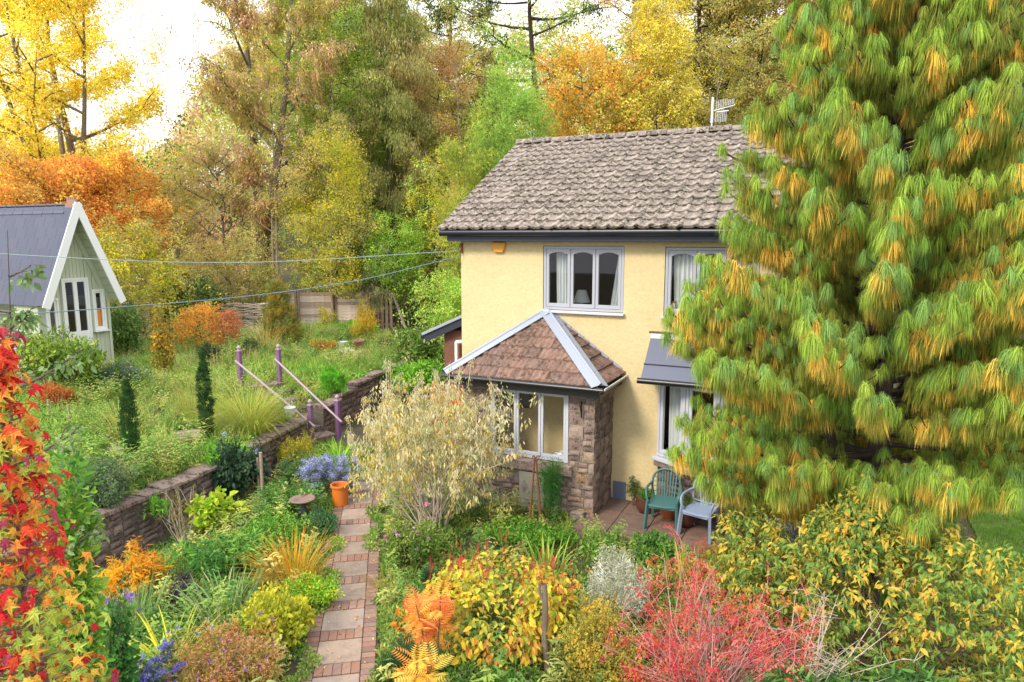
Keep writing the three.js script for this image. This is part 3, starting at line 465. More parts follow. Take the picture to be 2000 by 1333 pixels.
// side extension with lean-to roof on the left of the house
{
  const e = new THREE.Group(); e.name = 'side_extension'; house.add(e);
  part('wall', box(2.9, 2.6, 2.4, -1.45, 1.1, -5.35), std({ map: T.brick, color: rgb(0.75, 0.5, 0.42), bumpMap: T.grain, bumpScale: 0.006 }), e);
  const d = V(-3.4, -1.5, 0), l = d.length(); const roofG = box(l + 0.1, 0.07, 2.9, 0, 0, 0); roofG.rotateZ(Math.atan2(1.5, 3.4)); roofG.translate(-1.7, 3.06, -5.3); part('roof', roofG, M.lead, e);
  part('bargeboard', beam([0, 3.66, -3.93], [-3.4, 2.16, -3.93], 0.04, 0.2), M.navySoft, e); part('verge_trim', beam([0, 3.79, -3.92], [-3.42, 2.29, -3.92], 0.07, 0.06), M.white, e);
  part('gutter', bar([-3.46, 2.2, -3.9], [-3.46, 2.2, -6.7], 0.055, 8), M.navy, e);
  part('waste_pipe', [bar([-2.42, 2.12, -3.98], [-2.05, 2.16, -3.98], 0.05, 10), bar([-2.42, 2.12, -3.98], [-2.42, 1.4, -3.98], 0.05, 10)], M.white, e);
}
// alarm box, cable hooks, aerial
{
  const t = thing('alarm_box', 'yellow orange burglar alarm box high on the yellow wall', 'alarm box', [0.86, 4.76, 0.0]);
  const s = new THREE.Shape(); s.moveTo(-0.13, 0.06); s.lineTo(0.13, 0.06); s.lineTo(0.14, 0.02); s.lineTo(0.085, -0.11); s.lineTo(-0.085, -0.11); s.lineTo(-0.14, 0.02); s.closePath();
  part('cover', new THREE.ExtrudeGeometry(s, { depth: 0.05, bevelEnabled: true, bevelThickness: 0.018, bevelSize: 0.015, bevelSegments: 2 }), std({ color: rgb(0.72, 0.34, 0.02), roughness: 0.4 }), t); part('backplate', box(0.2, 0.03, 0.05, 0, 0.085, 0.03), M.navy, t);
  const a = thing('television_aerial', 'silver television aerial on a mast behind the roof ridge', 'aerial', [4.02, 6.35, -4.5]); const metal = std({ color: rgb(0.6, 0.63, 0.68), roughness: 0.45, metalness: 0.4 });
  part('mast', [bar([0, 0, 0], [0.02, 1.2, 0], 0.018), bar([0.015, 1.15, 0], [0.02, 1.72, 0], 0.03, 8)], metal, a);
  part('boom', [bar([0.05, 1.42, 0], [0.5, 1.53, -0.1], 0.014), bar([0.12, 1.38, 0.03], [0.38, 1.4, 0.0], 0.014)], metal, a);
  for (let i = 0; i < 11; i++) { const x = 0.11 + i * 0.037; part('element', bar([x, 1.46 + i * 0.009, -0.02], [x, 1.64 + i * 0.006 - (i > 6 ? 0.04 : 0), -0.02], 0.006, 5), metal, a); }
  for (let i = 0; i < 7; i++) { const x = 0.1 + i * 0.038; part('element', bar([x, 1.38, 0.02], [x, 1.16, 0.02], 0.006, 5), metal, a); }
  const b = thing('cable_bracket', 'rusty cable hooks at the top left corner of the yellow wall', 'bracket', [0.03, 4.72, 0.01]);
  part('plate', box(0.05, 0.2, 0.025, 0, 0, 0.01), M.rust, b); part('hook', tubePath([[0, 0.05, 0.02], [0, 0.06, 0.08], [0, 0.01, 0.09]], 0.008), M.rust, b); part('hook', tubePath([[0, -0.06, 0.02], [0, -0.05, 0.08], [0, -0.1, 0.09]], 0.008), M.rust, b);
}
// table lamp and bottles behind the upstairs panes
{
  const t = thing('table_lamp', 'white shaded table lamp behind the middle pane of the upper left window', 'lamp', [2.3, 3.42, -0.75]);
  part('lamp_shade', new THREE.CylinderGeometry(0.09, 0.17, 0.24, 20, 1, true).translate(0, 0.36, 0), M.curtain, t); part('stand', lathe([[0, 0], [0.09, 0], [0.03, 0.06], [0.05, 0.14], [0.02, 0.26], [0, 0.3]]), M.white, t);
  const b = thing('ornament', 'small pale bottle standing inside the upper left window', 'bottle', [2.78, 3.59, -0.22]); part('body', lathe([[0, 0], [0.035, 0], [0.04, 0.08], [0.015, 0.13], [0.015, 0.18], [0, 0.18]]), M.white, b);
  const c = thing('book_stack', 'stack of books and cups inside the upper right window', 'books', [4.22, 3.585, -0.18]); [[0.12, 0.03], [0.11, 0.025], [0.1, 0.04], [0.11, 0.03], [0.09, 0.05], [0.1, 0.03]].reduce((y, [w, h], i) => { part('book', rbox(w, h, 0.14, 0.004, 0, y + h / 2, 0), std({ color: rgb(...[[0.4, 0.3, 0.2], [0.5, 0.5, 0.48], [0.15, 0.15, 0.2], [0.5, 0.35, 0.18], [0.45, 0.42, 0.36], [0.2, 0.1, 0.08]][i]) }), c); return y + h + 0.002; }, 0);
}

// ================================================================ the shed
{
  const GX = -11.3, WX = -11.78, ZC = 0.37, RY = 5.72, HWD = 1.03, EY = 3.22, LEFT = -17.2, F = 1.36, B = -0.56, G0 = 1.0;
  const shed = thing('garden_shed', 'pale green summer house with steep slate roof behind the red leaves', 'shed');
  const roof = new THREE.Group(); roof.name = 'roof'; shed.add(roof);
  const sd = V(0, EY - RY, HWD).normalize(), L = Math.hypot(RY - EY, HWD), n = V(1, 0, 0).cross(sd).negate(); if (n.y < 0) n.negate();
  for (const s of [1, -1]) { const d = V(0, sd.y, sd.z * s), nn = V(0, n.y, n.z * s); const g = box(GX - LEFT, 0.05, L, 0, 0, 0); g.applyMatrix4(new THREE.Matrix4().makeBasis(V(s, 0, 0), nn, d).setPosition(V((GX + LEFT) / 2, (RY + EY) / 2 - 0.0, ZC + s * HWD / 2))); part('roof_deck', g, s > 0 ? M.navy : M.slate[1], roof); }
  const r = rng(5), rows = 9, gauge = L / rows, sw = 0.44;
  for (let j = 0; j < rows; j++) for (let i = -1; i < 13; i++) { const x0 = Math.max(LEFT, GX - (i + 1 + (j % 2) * 0.5) * sw), x1 = Math.min(GX + 0.01, GX - (i + (j % 2) * 0.5) * sw); if (x1 - x0 < 0.06) continue;
    const m = part('slate', box(x1 - x0 - 0.006, 0.012, gauge + 0.05, 0, 0, 0, r(), r()), M.slate[Math.floor(r() * 4)], roof); const c = V((x0 + x1) / 2, RY, ZC).addScaledVector(sd, (j + 0.5) * gauge + 0.02).addScaledVector(n, 0.045); const q = new THREE.Matrix4().makeBasis(V(1, 0, 0), n, sd).multiply(new THREE.Matrix4().makeRotationX(0.07)).setPosition(c); q.decompose(m.position, m.quaternion, m.scale); }
  for (let i = 0; i < 13; i++) { const g = [box(0.43, 0.02, 0.2, 0, 0, 0.09), box(0.43, 0.02, 0.2, 0, 0, -0.09)]; g[0].rotateX(1.02); g[0].translate(0, -0.06, 0.03); g[1].rotateX(-1.02); g[1].translate(0, -0.06, -0.03); g.push(new THREE.CylinderGeometry(0.035, 0.035, 0.43, 8).rotateZ(Math.PI / 2).translate(0, 0.01, 0)); g.push(box(0.03, 0.05, 0.09, -0.2, 0, 0)); const m = part('ridge_tile', g, M.slate[i % 4], roof); m.position.set(GX - 0.62 - i * 0.45, RY + 0.06, ZC); }
  part('finial', [box(0.4, 0.1, 0.14, GX - 0.2, RY + 0.04, ZC), box(0.36, 0.16, 0.06, GX - 0.2, RY + 0.12, ZC), ...[0, 1, 2, 3].map(k => box(0.05, 0.08, 0.05, GX - 0.33 + k * 0.08, RY + 0.22, ZC))], std({ color: rgb(0.30, 0.17, 0.14) }), roof, 'terracotta ridge finial');
  // bargeboards and soffit
  for (const s of [1, -1]) { part('bargeboard', beam([GX + 0.02 + s * 0.004, RY + 0.1, ZC - s * 0.03], [GX + 0.02, EY - 0.08, ZC + s * (HWD + 0.02)], 0.035, 0.2), M.shedWhite, roof); 
    for (let k = 0; k < 12; k++) { const t = (k + 0.5) / 12; const g = box(GX - WX - 0.02, 0.015, L / 12 - 0.012, 0, 0, 0); g.applyMatrix4(new THREE.Matrix4().makeBasis(V(s, 0, 0), V(0, n.y, n.z * s), V(0, sd.y, sd.z * s)).setPosition(V((GX + WX) / 2, mix(RY, EY, t), ZC + s * HWD * t).addScaledVector(V(0, n.y, n.z * s), -0.045))); part('soffit_board', g, M.shedGreen, roof); } }
  // gable wall of upright boards (joints as real grooves)
  const gw = new THREE.Group(); gw.name = 'gable_wall'; shed.add(gw);
  const holes = [[0.03, 0.66, 2.38, 3.8], [-0.4, -0.15, 2.42, 3.46], [0.88, 1.12, 2.37, 3.3]], cuts = [...new Set([B, F, ...holes.flatMap(h => [h[0], h[1]]), ...Array.from({ length: 19 }, (_, i) => B + 0.1 * (i + 1))])].filter(z => z >= B && z <= F).sort((a, b) => a - b);
  const bw = 0.1; for (let i = 0; i < cuts.length - 1; i++) { const z = cuts[i], z1 = cuts[i + 1], zc = (z + z1) / 2; if (z1 - z < 0.012) continue; const top = Math.min(RY - 0.1, RY - 0.12 - Math.abs(zc - ZC) * (RY - EY) / HWD), hole = holes.find(h => zc > h[0] && zc < h[1]); for (const [a, b] of hole ? [[G0, hole[2]], [hole[3], top]] : [[G0, top]]) part('board', box(0.04, b - a, z1 - z - 0.008, WX - 0.02, (a + b) / 2, zc), M.shedGreen, gw); }
  
  for (const s of [1, -1]) part('gable_trim', beam([WX + 0.022 + s * 0.003, RY - 0.16, ZC - s * 0.02], [WX + 0.022 + s * 0.003, EY - 0.02, ZC + s * (HWD - 0.09)], 0.03, 0.16), M.shedGreen, shed);
  part('corner_post', box(0.07, 2.6, 0.07, WX + 0.005, 2.2, B + 0.01), M.shedGreen, shed);
  const front = new THREE.Group(); front.name = 'front_wall'; shed.add(front); for (let x = -12.75; x < WX - 0.01; x += bw) part('board', box(bw - 0.008, 2.3, 0.04, x + bw / 2, 2.15, F - 0.02), M.shedGreen, front);
  part('side_walls', [box(0.06, 2.3, 1.15, -12.78, 2.1, 0.73), box(4.4, 3.4, 0.06, -15, 2.5, 0.15), box(0.06, 2.3, 1.8, LEFT + 0.1, 2.1, ZC), box(5.3, 2.3, 0.05, -14.5, 2.1, B)], M.shedGreen, shed);
  part('veranda_deck', box(4.6, 0.12, 1.4, -15, 1.12, 0.8), M.fenceWoodB, shed); part('veranda_post', box(0.1, 2.1, 0.1, -15.4, 2.15, 1.3), M.shedWhite, shed);
  // door, windows on the gable (plane x = WX): z grows towards the camera
  
  const opening = (name, z0, z1, y0, y1, panes, mat, low) => { const o = new THREE.Group(); o.name = name; shed.add(o); const t = 0.05; part('frame', [box(0.06, t, z1 - z0 + 0.1, WX + 0.03, y1 + t / 2, (z0 + z1) / 2), box(0.06, t, z1 - z0 + 0.1, WX + 0.03, y0 - t / 2, (z0 + z1) / 2), box(0.06, y1 - y0, t, WX + 0.03, (y0 + y1) / 2, z0 - t / 2), box(0.06, y1 - y0, t, WX + 0.03, (y0 + y1) / 2, z1 + t / 2)], mat, o);
    const w = (z1 - z0) / panes; for (let i = 0; i < panes; i++) { const a = z0 + i * w, b = a + w, q = 0.055, lo = low ?? y0; part(name === 'door' ? 'leaf' : 'sash', [box(0.04, q, w - 0.004, WX + 0.02, y1 - q / 2, (a + b) / 2), box(0.04, q + (lo - y0), w - 0.004, WX + 0.02, y0 + (q + lo - y0) / 2, (a + b) / 2), box(0.04, y1 - y0, q, WX + 0.018, (y0 + y1) / 2, a + q / 2), box(0.04, y1 - y0, q, WX + 0.018, (y0 + y1) / 2, b - q / 2)], mat, o); part('pane', new THREE.PlaneGeometry(w - 2 * q + 0.01, y1 - lo - q * 1.2).rotateY(Math.PI / 2).translate(WX + 0.012, (y1 + lo) / 2, (a + b) / 2), M.glass, o); } return o; };
  opening('door', 0.03, 0.66, 1.24, 3.8, 2, M.shedWhite, 2.35);
  const wr = opening('window', -0.4, -0.15, 2.42, 3.46, 1, M.shedWhite); part('orange_card', box(0.006, 0.5, 0.13, WX + 0.021, 2.72, -0.25), std({ color: rgb(0.6, 0.2, 0.04) }), wr); part('sill', box(0.12, 0.03, 0.42, WX + 0.07, 2.35, -0.275), M.shedWhite, wr);
  opening('window', 0.88, 1.12, 2.37, 3.3, 1, M.shedWhite);
  part('white_skirting', box(0.02, 0.5, 0.66, WX + 0.07, 1.5, 0.345), M.white, shed);
  // ornate metal seat in the shade of the eaves
  const s = thing('metal_garden_seat', 'pale blue ornate metal seat under the eaves of the slate roofed shed', 'garden seat', [-12.6, 1.12, 1.75], 0.5); const bm = std({ color: rgb(0.36, 0.42, 0.5), roughness: 0.5 });
  for (const x of [-0.45, 0.45]) for (const z of [-0.2, 0.2]) part('leg', bar([x, 0, z], [x, 0.43, z], 0.02), bm, s);
  part('seat', rbox(1.0, 0.03, 0.45, 0.01, 0, 0.44, 0), bm, s); part('backrest', [tubePath([[-0.48, 0.45, -0.22], [-0.48, 0.85, -0.25], [-0.3, 1.0, -0.26], [0, 0.88, -0.26], [0.3, 1.0, -0.26], [0.48, 0.85, -0.25], [0.48, 0.45, -0.22]], 0.02), ...[-0.36, -0.24, -0.12, 0, 0.12, 0.24, 0.36].map(x => tubePath([[x, 0.45, -0.22], [x + 0.04, 0.66, -0.24], [x, 0.9, -0.25]], 0.011))], bm, s);
  for (const x of [-0.48, 0.48]) part('armrest', tubePath([[x, 0.68, -0.24], [x, 0.7, 0], [x, 0.64, 0.2], [x, 0.44, 0.2]], 0.018), bm, s);
}

// ================================================================ fences beyond the terrace
function fencePanel(a, b, label, seed, missing = -1) {
  const t = thing('garden_fence', label, 'fence', [0, 0, 0], 0, 'lap board fence panels at the back of the garden'); const A = V(...a), B = V(...b), right = B.clone().sub(A), w = right.length(); right.normalize(); const out = right.clone().cross(V(0, 1, 0)), r = rng(seed);
  for (let i = 0; i < 12; i++) { const g = rbox(w - 0.02, 0.155, 0.02, 0.004, 0, 0, 0, 1); const m = part('lap_board', g, r() < 0.35 ? M.fenceWoodB : M.fenceWood, t); const q = new THREE.Matrix4().makeBasis(right, V(0, 1, 0), out).multiply(new THREE.Matrix4().makeRotationX(-0.12)).setPosition(A.clone().lerp(B, 0.5).add(V(0, 0.08 + i * 0.132, 0)).addScaledVector(out, 0.01)); q.decompose(m.position, m.quaternion, m.scale); m.rotateZ((r() - 0.5) * 0.008); }
  for (const f of [0.02, 0.98]) { const m = part('post', rbox(0.09, 1.72, 0.09, 0.01), M.post, t); m.position.copy(A).lerp(B, f).add(V(0, 0.84, 0)).addScaledVector(out, 0.02); m.rotation.y = Math.atan2(right.x, right.z); }
  const mid = part('rail', bar(A.clone().addScaledVector(out, 0.03).add(V(0, 0.05, 0)), B.clone().addScaledVector(out, 0.03).add(V(0, 0.05, 0)), 0.03, 4), M.post, t);
}
fencePanel([-15.6, 1.02, -9.7], [-14.05, 1.02, -10.55], 'leftmost weathered lap board fence panel, half behind the young pine', 1);
fencePanel([-14.0, 1.02, -10.58], [-12.65, 1.02, -11.28], 'middle weathered lap board fence panel left of the tall post', 2);
fencePanel([-12.6, 1.02, -11.3], [-11.25, 1.02, -11.95], 'weathered lap board fence panel between the tall post and the slatted pallet', 3);
{
  const p = thing('fence_post', 'tall bare wooden post standing in front of the lap board fence', 'post', [-12.62, 0.95, -11.15]); part('shaft', rbox(0.1, 2.35, 0.1, 0.012, 0, 1.175, 0), M.post, p); part('hook', tubePath([[0, 2.3, 0], [-0.05, 2.5, 0], [0.06, 2.6, 0], [0.05, 2.72, 0]], 0.014), M.rust, p);
  const t = thing('pallet_gate', 'upright wooden pallet of open slats at the right end of the fence', 'pallet', [-10.85, 1.0, -12.15], 0.44);
  for (let i = 0; i < 6; i++) part('slat', rbox(0.12, 1.72, 0.022, 0.004, -0.5 + i * 0.19, 0.9 - 0.03 * Math.max(0, i - 3), 0.04), M.post, t); for (const y of [0.25, 0.95, 1.6]) part('crossbar', rbox(1.14, 0.1, 0.04, 0.004, 0, y, -0.02), M.fenceWoodB, t);
  const l = thing('leaning_plank', 'long plank leaning against the right side of the pallet', 'plank', [0, 0, 0]); part('plank', beam([-10.35, 2.6, -12.35], [-9.62, 1.02, -12.25], 0.12, 0.03), M.fenceWood, l);
  // woven hurdles
  function hurdle(x, z, turn, w, h, label, seed, wild) { const t2 = thing('woven_hurdle', label, 'hurdle', [x, groundH(x, z) - 0.05, z], turn), r = rng(seed); for (let i = 0; i <= 6; i++) part('stake', bar([-w / 2 + i * w / 6, 0, 0], [-w / 2 + i * w / 6 + 0.02, h + 0.12, 0], 0.02, 6), M.stemBrown, t2);
    const rods = []; const N = Math.floor(h / 0.04); for (let k = 0; k < N; k++) { const pts = []; for (let i = 0; i <= 6; i++) pts.push(V(-w / 2 - 0.08 + i * (w + 0.16) / 6, 0.04 + k * h / N + 0.02 * (r() - 0.5) + (wild ? 0.1 * (r() - 0.5) : 0), ((i + k) % 2 ? 1 : -1) * 0.03)); rods.push(tubePath(pts, 0.014 + 0.008 * r(), 5, 14)); } part('woven_rods', rods, M.twigPale, t2); }
  hurdle(-15.9, -4.6, 0.5, 1.9, 1.55, 'woven willow hurdle just right of the shed', 8); hurdle(-13.6, -7.7, 0.45, 2.6, 1.35, 'sagging brown woven hurdle left of the lap board fence', 9, true);
}
// ================================================================ handrails
function handrail(lo, hi, label) {
  const t = thing('handrail', label, 'handrail', [0, 0, 0], 0, 'purple handrails either side of the garden steps');
  const post = (x, y, z, h) => { part('post', rbox(0.105, h, 0.105, 0.012, x, y + h / 2 - 0.1, z), M.purple, t); part('post_cap', [rbox(0.125, 0.03, 0.125, 0.008, x, y + h - 0.09, z), lathe([[0.05, 0], [0.035, 0.03], [0.055, 0.06], [0.06, 0.08], [0.035, 0.12], [0, 0.145]], 14).translate(x, y + h - 0.08, z)], M.railPurple, t); };
  post(...lo, 1.08); post(...hi, 1.02); const a = V(lo[0], lo[1] + 0.6, lo[2]), b = V(hi[0], hi[1] + 0.62, hi[2]), d = b.clone().sub(a).normalize(); const off = V(0, 0, 0.075);
  part('rail', bar(a.clone().addScaledVector(d, -0.28).add(off), b.clone().addScaledVector(d, 0.12).add(off), 0.028, 8), M.railPurple, t);
}
handrail([-4.36, -0.02, -0.33], [-7.62, 0.98, -1.3], 'nearer purple handrail on two square posts beside the steps');
handrail([-4.08, -0.02, -0.98], [-6.85, 0.98, -1.95], 'farther purple handrail on two square posts beside the steps');
{
  const b = thing('hanging_basket', 'white plastic basket hanging from the nearer handrail', 'basket', [-4.78, 0.7, -0.1]); part('tub', lathe([[0, 0], [0.085, 0], [0.12, 0.2], [0.135, 0.2], [0.135, 0.225], [0.115, 0.225], [0.08, 0.02], [0, 0.02]]), M.white, b); for (let i = 0; i < 3; i++) { const a = i * 2.1; part('cord', bar([0.12 * Math.cos(a), 0.22, 0.12 * Math.sin(a)], [0, 0.36, -0.08], 0.004, 4), M.white, b); }
}
// ================================================================ plastic garden chairs
function gardenChair(label, x, z, turn, color, fan) {
  const t = thing('garden_chair', label, 'chair', [x, 0.04, z], turn, 'plastic garden chairs on the patio'); const m = std({ color: rgb(...color), roughness: 0.42 });
  const seat = new THREE.Shape(); seat.moveTo(-0.2, -0.2); seat.quadraticCurveTo(0, -0.24, 0.2, -0.2); seat.lineTo(0.24, 0.2); seat.quadraticCurveTo(0, 0.27, -0.24, 0.2); seat.closePath(); const sg = new THREE.ExtrudeGeometry(seat, { depth: 0.014, bevelEnabled: true, bevelThickness: 0.012, bevelSize: 0.012, bevelSegments: 2, curveSegments: 10 }); sg.rotateX(Math.PI / 2); sg.rotateX(0.05); sg.translate(0, 0.43, 0); part('seat', sg, m, t);
  part('apron', [box(0.42, 0.05, 0.012, 0, 0.395, 0.215), box(0.012, 0.05, 0.36, -0.225, 0.395, 0), box(0.012, 0.05, 0.36, 0.225, 0.395, 0)], m, t);
  const leg = (x0, z0, x1, z1, top) => part('leg', [beam([x0, 0, z0], [x1, top, z1], 0.035, 0.055)], m, t);
  leg(-0.27, 0.25, -0.235, 0.2, 0.5); leg(0.27, 0.25, 0.235, 0.2, 0.5); leg(-0.23, -0.3, -0.2, -0.2, 0.46); leg(0.23, -0.3, 0.2, -0.2, 0.46);
  for (const s of [-1, 1]) part('armrest', tubePath([[s * 0.24, 0.48, 0.2], [s * 0.27, 0.6, 0.18], [s * 0.285, 0.65, 0.06], [s * 0.27, 0.66, -0.12], [s * 0.23, 0.68, -0.24]], 0.022, 7), m, t);
  part('back_frame', tubePath([[-0.2, 0.42, -0.2], [-0.235, 0.62, -0.24], [-0.215, 0.78, -0.28], [-0.12, 0.88, -0.305], [0, 0.905, -0.31], [0.12, 0.88, -0.305], [0.215, 0.78, -0.28], [0.235, 0.62, -0.24], [0.2, 0.42, -0.2]], 0.02, 7, 40), m, t);
  const N = fan ? 5 : 8; for (let i = 0; i < N; i++) { const u = (i + 0.5) / N * 2 - 1; const bx = fan ? u * 0.09 : u * 0.17, tx = u * 0.19; part('back_slat', beam([bx, 0.43, -0.2], [tx, 0.885 - 0.13 * u * u, -0.3], fan ? 0.026 : 0.018, 0.008), m, t); }
  if (!fan) for (const y of [0.52, 0.6, 0.68, 0.76]) part('back_rib', tubePath([[-0.21, y, -0.22 - (y - 0.45) * 0.2], [0, y, -0.235 - (y - 0.45) * 0.2], [0.21, y, -0.22 - (y - 0.45) * 0.2]], 0.006, 4), m, t);
  else part('back_rib', tubePath([[-0.2, 0.5, -0.215], [0, 0.48, -0.22], [0.2, 0.5, -0.215]], 0.012, 5), m, t);
}
gardenChair('green plastic garden chair with latticed back in front of the bay window', 4.4, 0.88, 0.08, [0.055, 0.16, 0.155], false);
gardenChair('pale blue plastic garden chair with fan slatted back beside the green chair', 5.03, 0.96, -0.22, [0.25, 0.32, 0.45], true);
gardenChair('blue plastic garden chair half hidden behind the yellow leaved shrub', 6.35, 0.8, -0.5, [0.12, 0.19, 0.32], true);
// ================================================================ pots and ornaments
function pot(name, label, category, pos, prof, mat, fill = M.soil, fillR = 0, fillY = 0) { const t = thing(name, label, category, pos); const bodyM = mat.clone(); bodyM.side = THREE.DoubleSide; part('body', lathe(prof, 32), bodyM, t); if (fillR) part('compost', new THREE.CircleGeometry(fillR, 20).rotateX(-Math.PI / 2).translate(0, fillY, 0), fill, t); return t; }
pot('flower_pot', 'tall bright orange pot standing beside the brick path', 'pot', [-1.22, 0.03, 2.47], [[0, 0], [0.135, 0], [0.14, 0.015], [0.145, 0.34], [0.165, 0.35], [0.17, 0.395], [0.155, 0.4], [0.135, 0.385], [0.13, 0.05], [0, 0.04]], M.orangePot, M.soil, 0.13, 0.3);
pot('glazed_pot', 'round brown glazed pot against the yellow wall left of the green chair', 'pot', [3.98, 0.04, 0.42], [[0, 0], [0.12, 0], [0.17, 0.09], [0.185, 0.19], [0.165, 0.26], [0.185, 0.28], [0.165, 0.285], [0.15, 0.25], [0, 0.22]], M.brownGlaze);
pot('terracotta_pot', 'plain terracotta pot between the legs of the green chair', 'pot', [4.42, 0.04, 0.5], [[0, 0], [0.12, 0], [0.165, 0.24], [0.18, 0.24], [0.185, 0.3], [0.165, 0.3], [0.15, 0.27], [0, 0.25]], M.terracotta);
pot('glazed_pot', 'brown glazed pot between the green and the pale blue chair', 'pot', [4.74, 0.04, 0.72], [[0, 0], [0.13, 0], [0.16, 0.12], [0.18, 0.33], [0.2, 0.34], [0.2, 0.37], [0.175, 0.37], [0.165, 0.3], [0, 0.3]], M.brownGlaze);
pot('terrace_pot', 'weathered brown pot on the terrace in front of the pallet', 'pot', [-8.0, groundH(-8, -6.9) + 0.02, -6.9], [[0, 0], [0.16, 0], [0.21, 0.36], [0.25, 0.36], [0.25, 0.43], [0.22, 0.43], [0.2, 0.35], [0, 0.34]], std({ color: rgb(0.25, 0.12, 0.09), roughness: 0.8 }));
pot('blue_pot', 'small pale blue pot on the terrace left of the brown pot', 'pot', [-8.75, groundH(-8.75, -7) + 0.02, -7.0], [[0, 0], [0.12, 0], [0.16, 0.26], [0.175, 0.27], [0.155, 0.28], [0.14, 0.22], [0, 0.22]], std({ color: rgb(0.38, 0.46, 0.55), roughness: 0.6 }));
{
  const t = thing('water_trough', 'low black plastic trough on the terrace right of the pallet', 'trough', [-7.3, groundH(-7.3, -7.9), -7.9], 0.45); const bm = M.blackPlastic.clone(); bm.side = THREE.DoubleSide;
  part('basin', lathe([[0, 0], [0.42, 0], [0.5, 0.26], [0.55, 0.27], [0.55, 0.3], [0.49, 0.3], [0.42, 0.06], [0, 0.05]], 28).scale(1, 1, 0.7), bm, t); part('water', new THREE.CircleGeometry(0.46, 24).rotateX(-Math.PI / 2).scale(1, 1, 0.7).translate(0, 0.22, 0), std({ color: rgb(0.02, 0.025, 0.02), roughness: 0.05 }), t);
  const b = thing('bird_bath', 'cast bird bath with brown dish on a dark urn among low plants', 'bird bath', [-1.3, 0, 3.36]); const dm = std({ color: rgb(0.035, 0.038, 0.042), roughness: 0.5 });
  part('pedestal', lathe([[0, 0], [0.14, 0], [0.14, 0.03], [0.08, 0.06], [0.1, 0.12], [0.12, 0.2], [0.115, 0.28], [0.085, 0.36], [0.1, 0.4], [0, 0.4]], 24), dm, b); part('dish', lathe([[0, 0.4], [0.12, 0.4], [0.2, 0.425], [0.225, 0.45], [0.2, 0.455], [0.14, 0.44], [0, 0.435]], 32), std({ color: rgb(0.2, 0.125, 0.105), roughness: 0.8 }), b, 'shallow brown dish');
  const o = thing('plant_obelisk', 'rusty iron plant obelisk of slim rods before the porch', 'obelisk', [2.5, 0, 2.0]); for (let i = 0; i < 4; i++) { const a = i * Math.PI / 2 + 0.5; part('rod', bar([0.16 * Math.cos(a), -0.05, 0.16 * Math.sin(a)], [0.018 * Math.cos(a), 1.28, 0.018 * Math.sin(a)], 0.012, 6), M.rust, o); } for (const [y, q] of [[0.45, 0.115], [0.9, 0.062]]) part('ring', new THREE.TorusGeometry(q, 0.007, 5, 20).rotateX(Math.PI / 2).translate(0, y, 0), M.rust, o); part('scroll_top', [0, 1, 2, 3].map(i => { const a = i * Math.PI / 2 + 0.5; const g = new THREE.TorusGeometry(0.035, 0.009, 5, 14, 5); g.rotateY(-a); g.translate(0.045 * Math.cos(a), 1.3, 0.045 * Math.sin(a)); return g; }), M.rust, o);
  const s = thing('weathered_post', 'crooked grey weathered post before the yellow and red shrubs', 'post', [4.08, 0, 5.42]); part('shaft', limbs([{ pts: [V(0.06, -0.1, 0), V(0.04, 0.2, 0.01), V(0.0, 0.45, 0), V(0.01, 0.8, -0.01), V(0.0, 1.08, 0)], r: [0.045, 0.042, 0.036, 0.035, 0.03] }, { pts: [V(0.0, 0.85, 0), V(-0.05, 0.98, 0.02), V(-0.05, 1.08, 0.02)], r: [0.02, 0.018, 0.014] }], 8), M.barkGrey, s);
  const stake = (x, z, h, rr, label) => { const q = thing('garden_stake', label, 'stake', [x, groundH(x, z), z]); part('shaft', bar([0, -0.1, 0], [0.015, h, 0], rr, 7), M.fenceWoodB, q); };
  stake(-2.55, 3.05, 1.12, 0.03, 'bare wooden stake among plants left of the bird bath'); stake(-2.95, 2.75, 0.95, 0.022, 'thin wooden stake at the foot of the retaining wall'); stake(-8.1, 3.45, 0.55, 0.03, 'short grey stake nearest the orange brown bush on the terrace'); stake(-7.35, 3.5, 0.62, 0.03, 'short grey stake above the red leaves, nearer of two');
  // flat stones laid on the terrace
  const slab = (x, z, w, d2, turn, label) => { const q = thing('stepping_stone', label, 'stone', [x, groundH(x, z) + 0.05, z], turn); const g = new THREE.IcosahedronGeometry(0.5, 2), p = g.attributes.position; for (let i = 0; i < p.count; i++) { const n = 0.85 + 0.3 * noise3(p.getX(i) * 3 + x, p.getY(i) * 3, p.getZ(i) * 3); p.setXYZ(i, Math.max(-0.45, Math.min(0.45, p.getX(i) * n)) * w / 0.9, Math.max(-0.05, Math.min(0.05, p.getY(i) * 0.4)), Math.max(-0.45, Math.min(0.45, p.getZ(i) * n)) * d2 / 0.9); } g.computeVertexNormals(); part('stone', metreUV(g), M.stones[5], q); };
  slab(-5.75, 3.6, 0.62, 0.5, 0.3, 'pale flat stone left of the nearer dark column'); slab(-5.55, 2.05, 0.85, 0.6, 0.5, 'broad flat stone left of the farther dark column'); slab(-4.85, 0.75, 0.7, 0.5, 0.2, 'flat stone below the white basket');
}
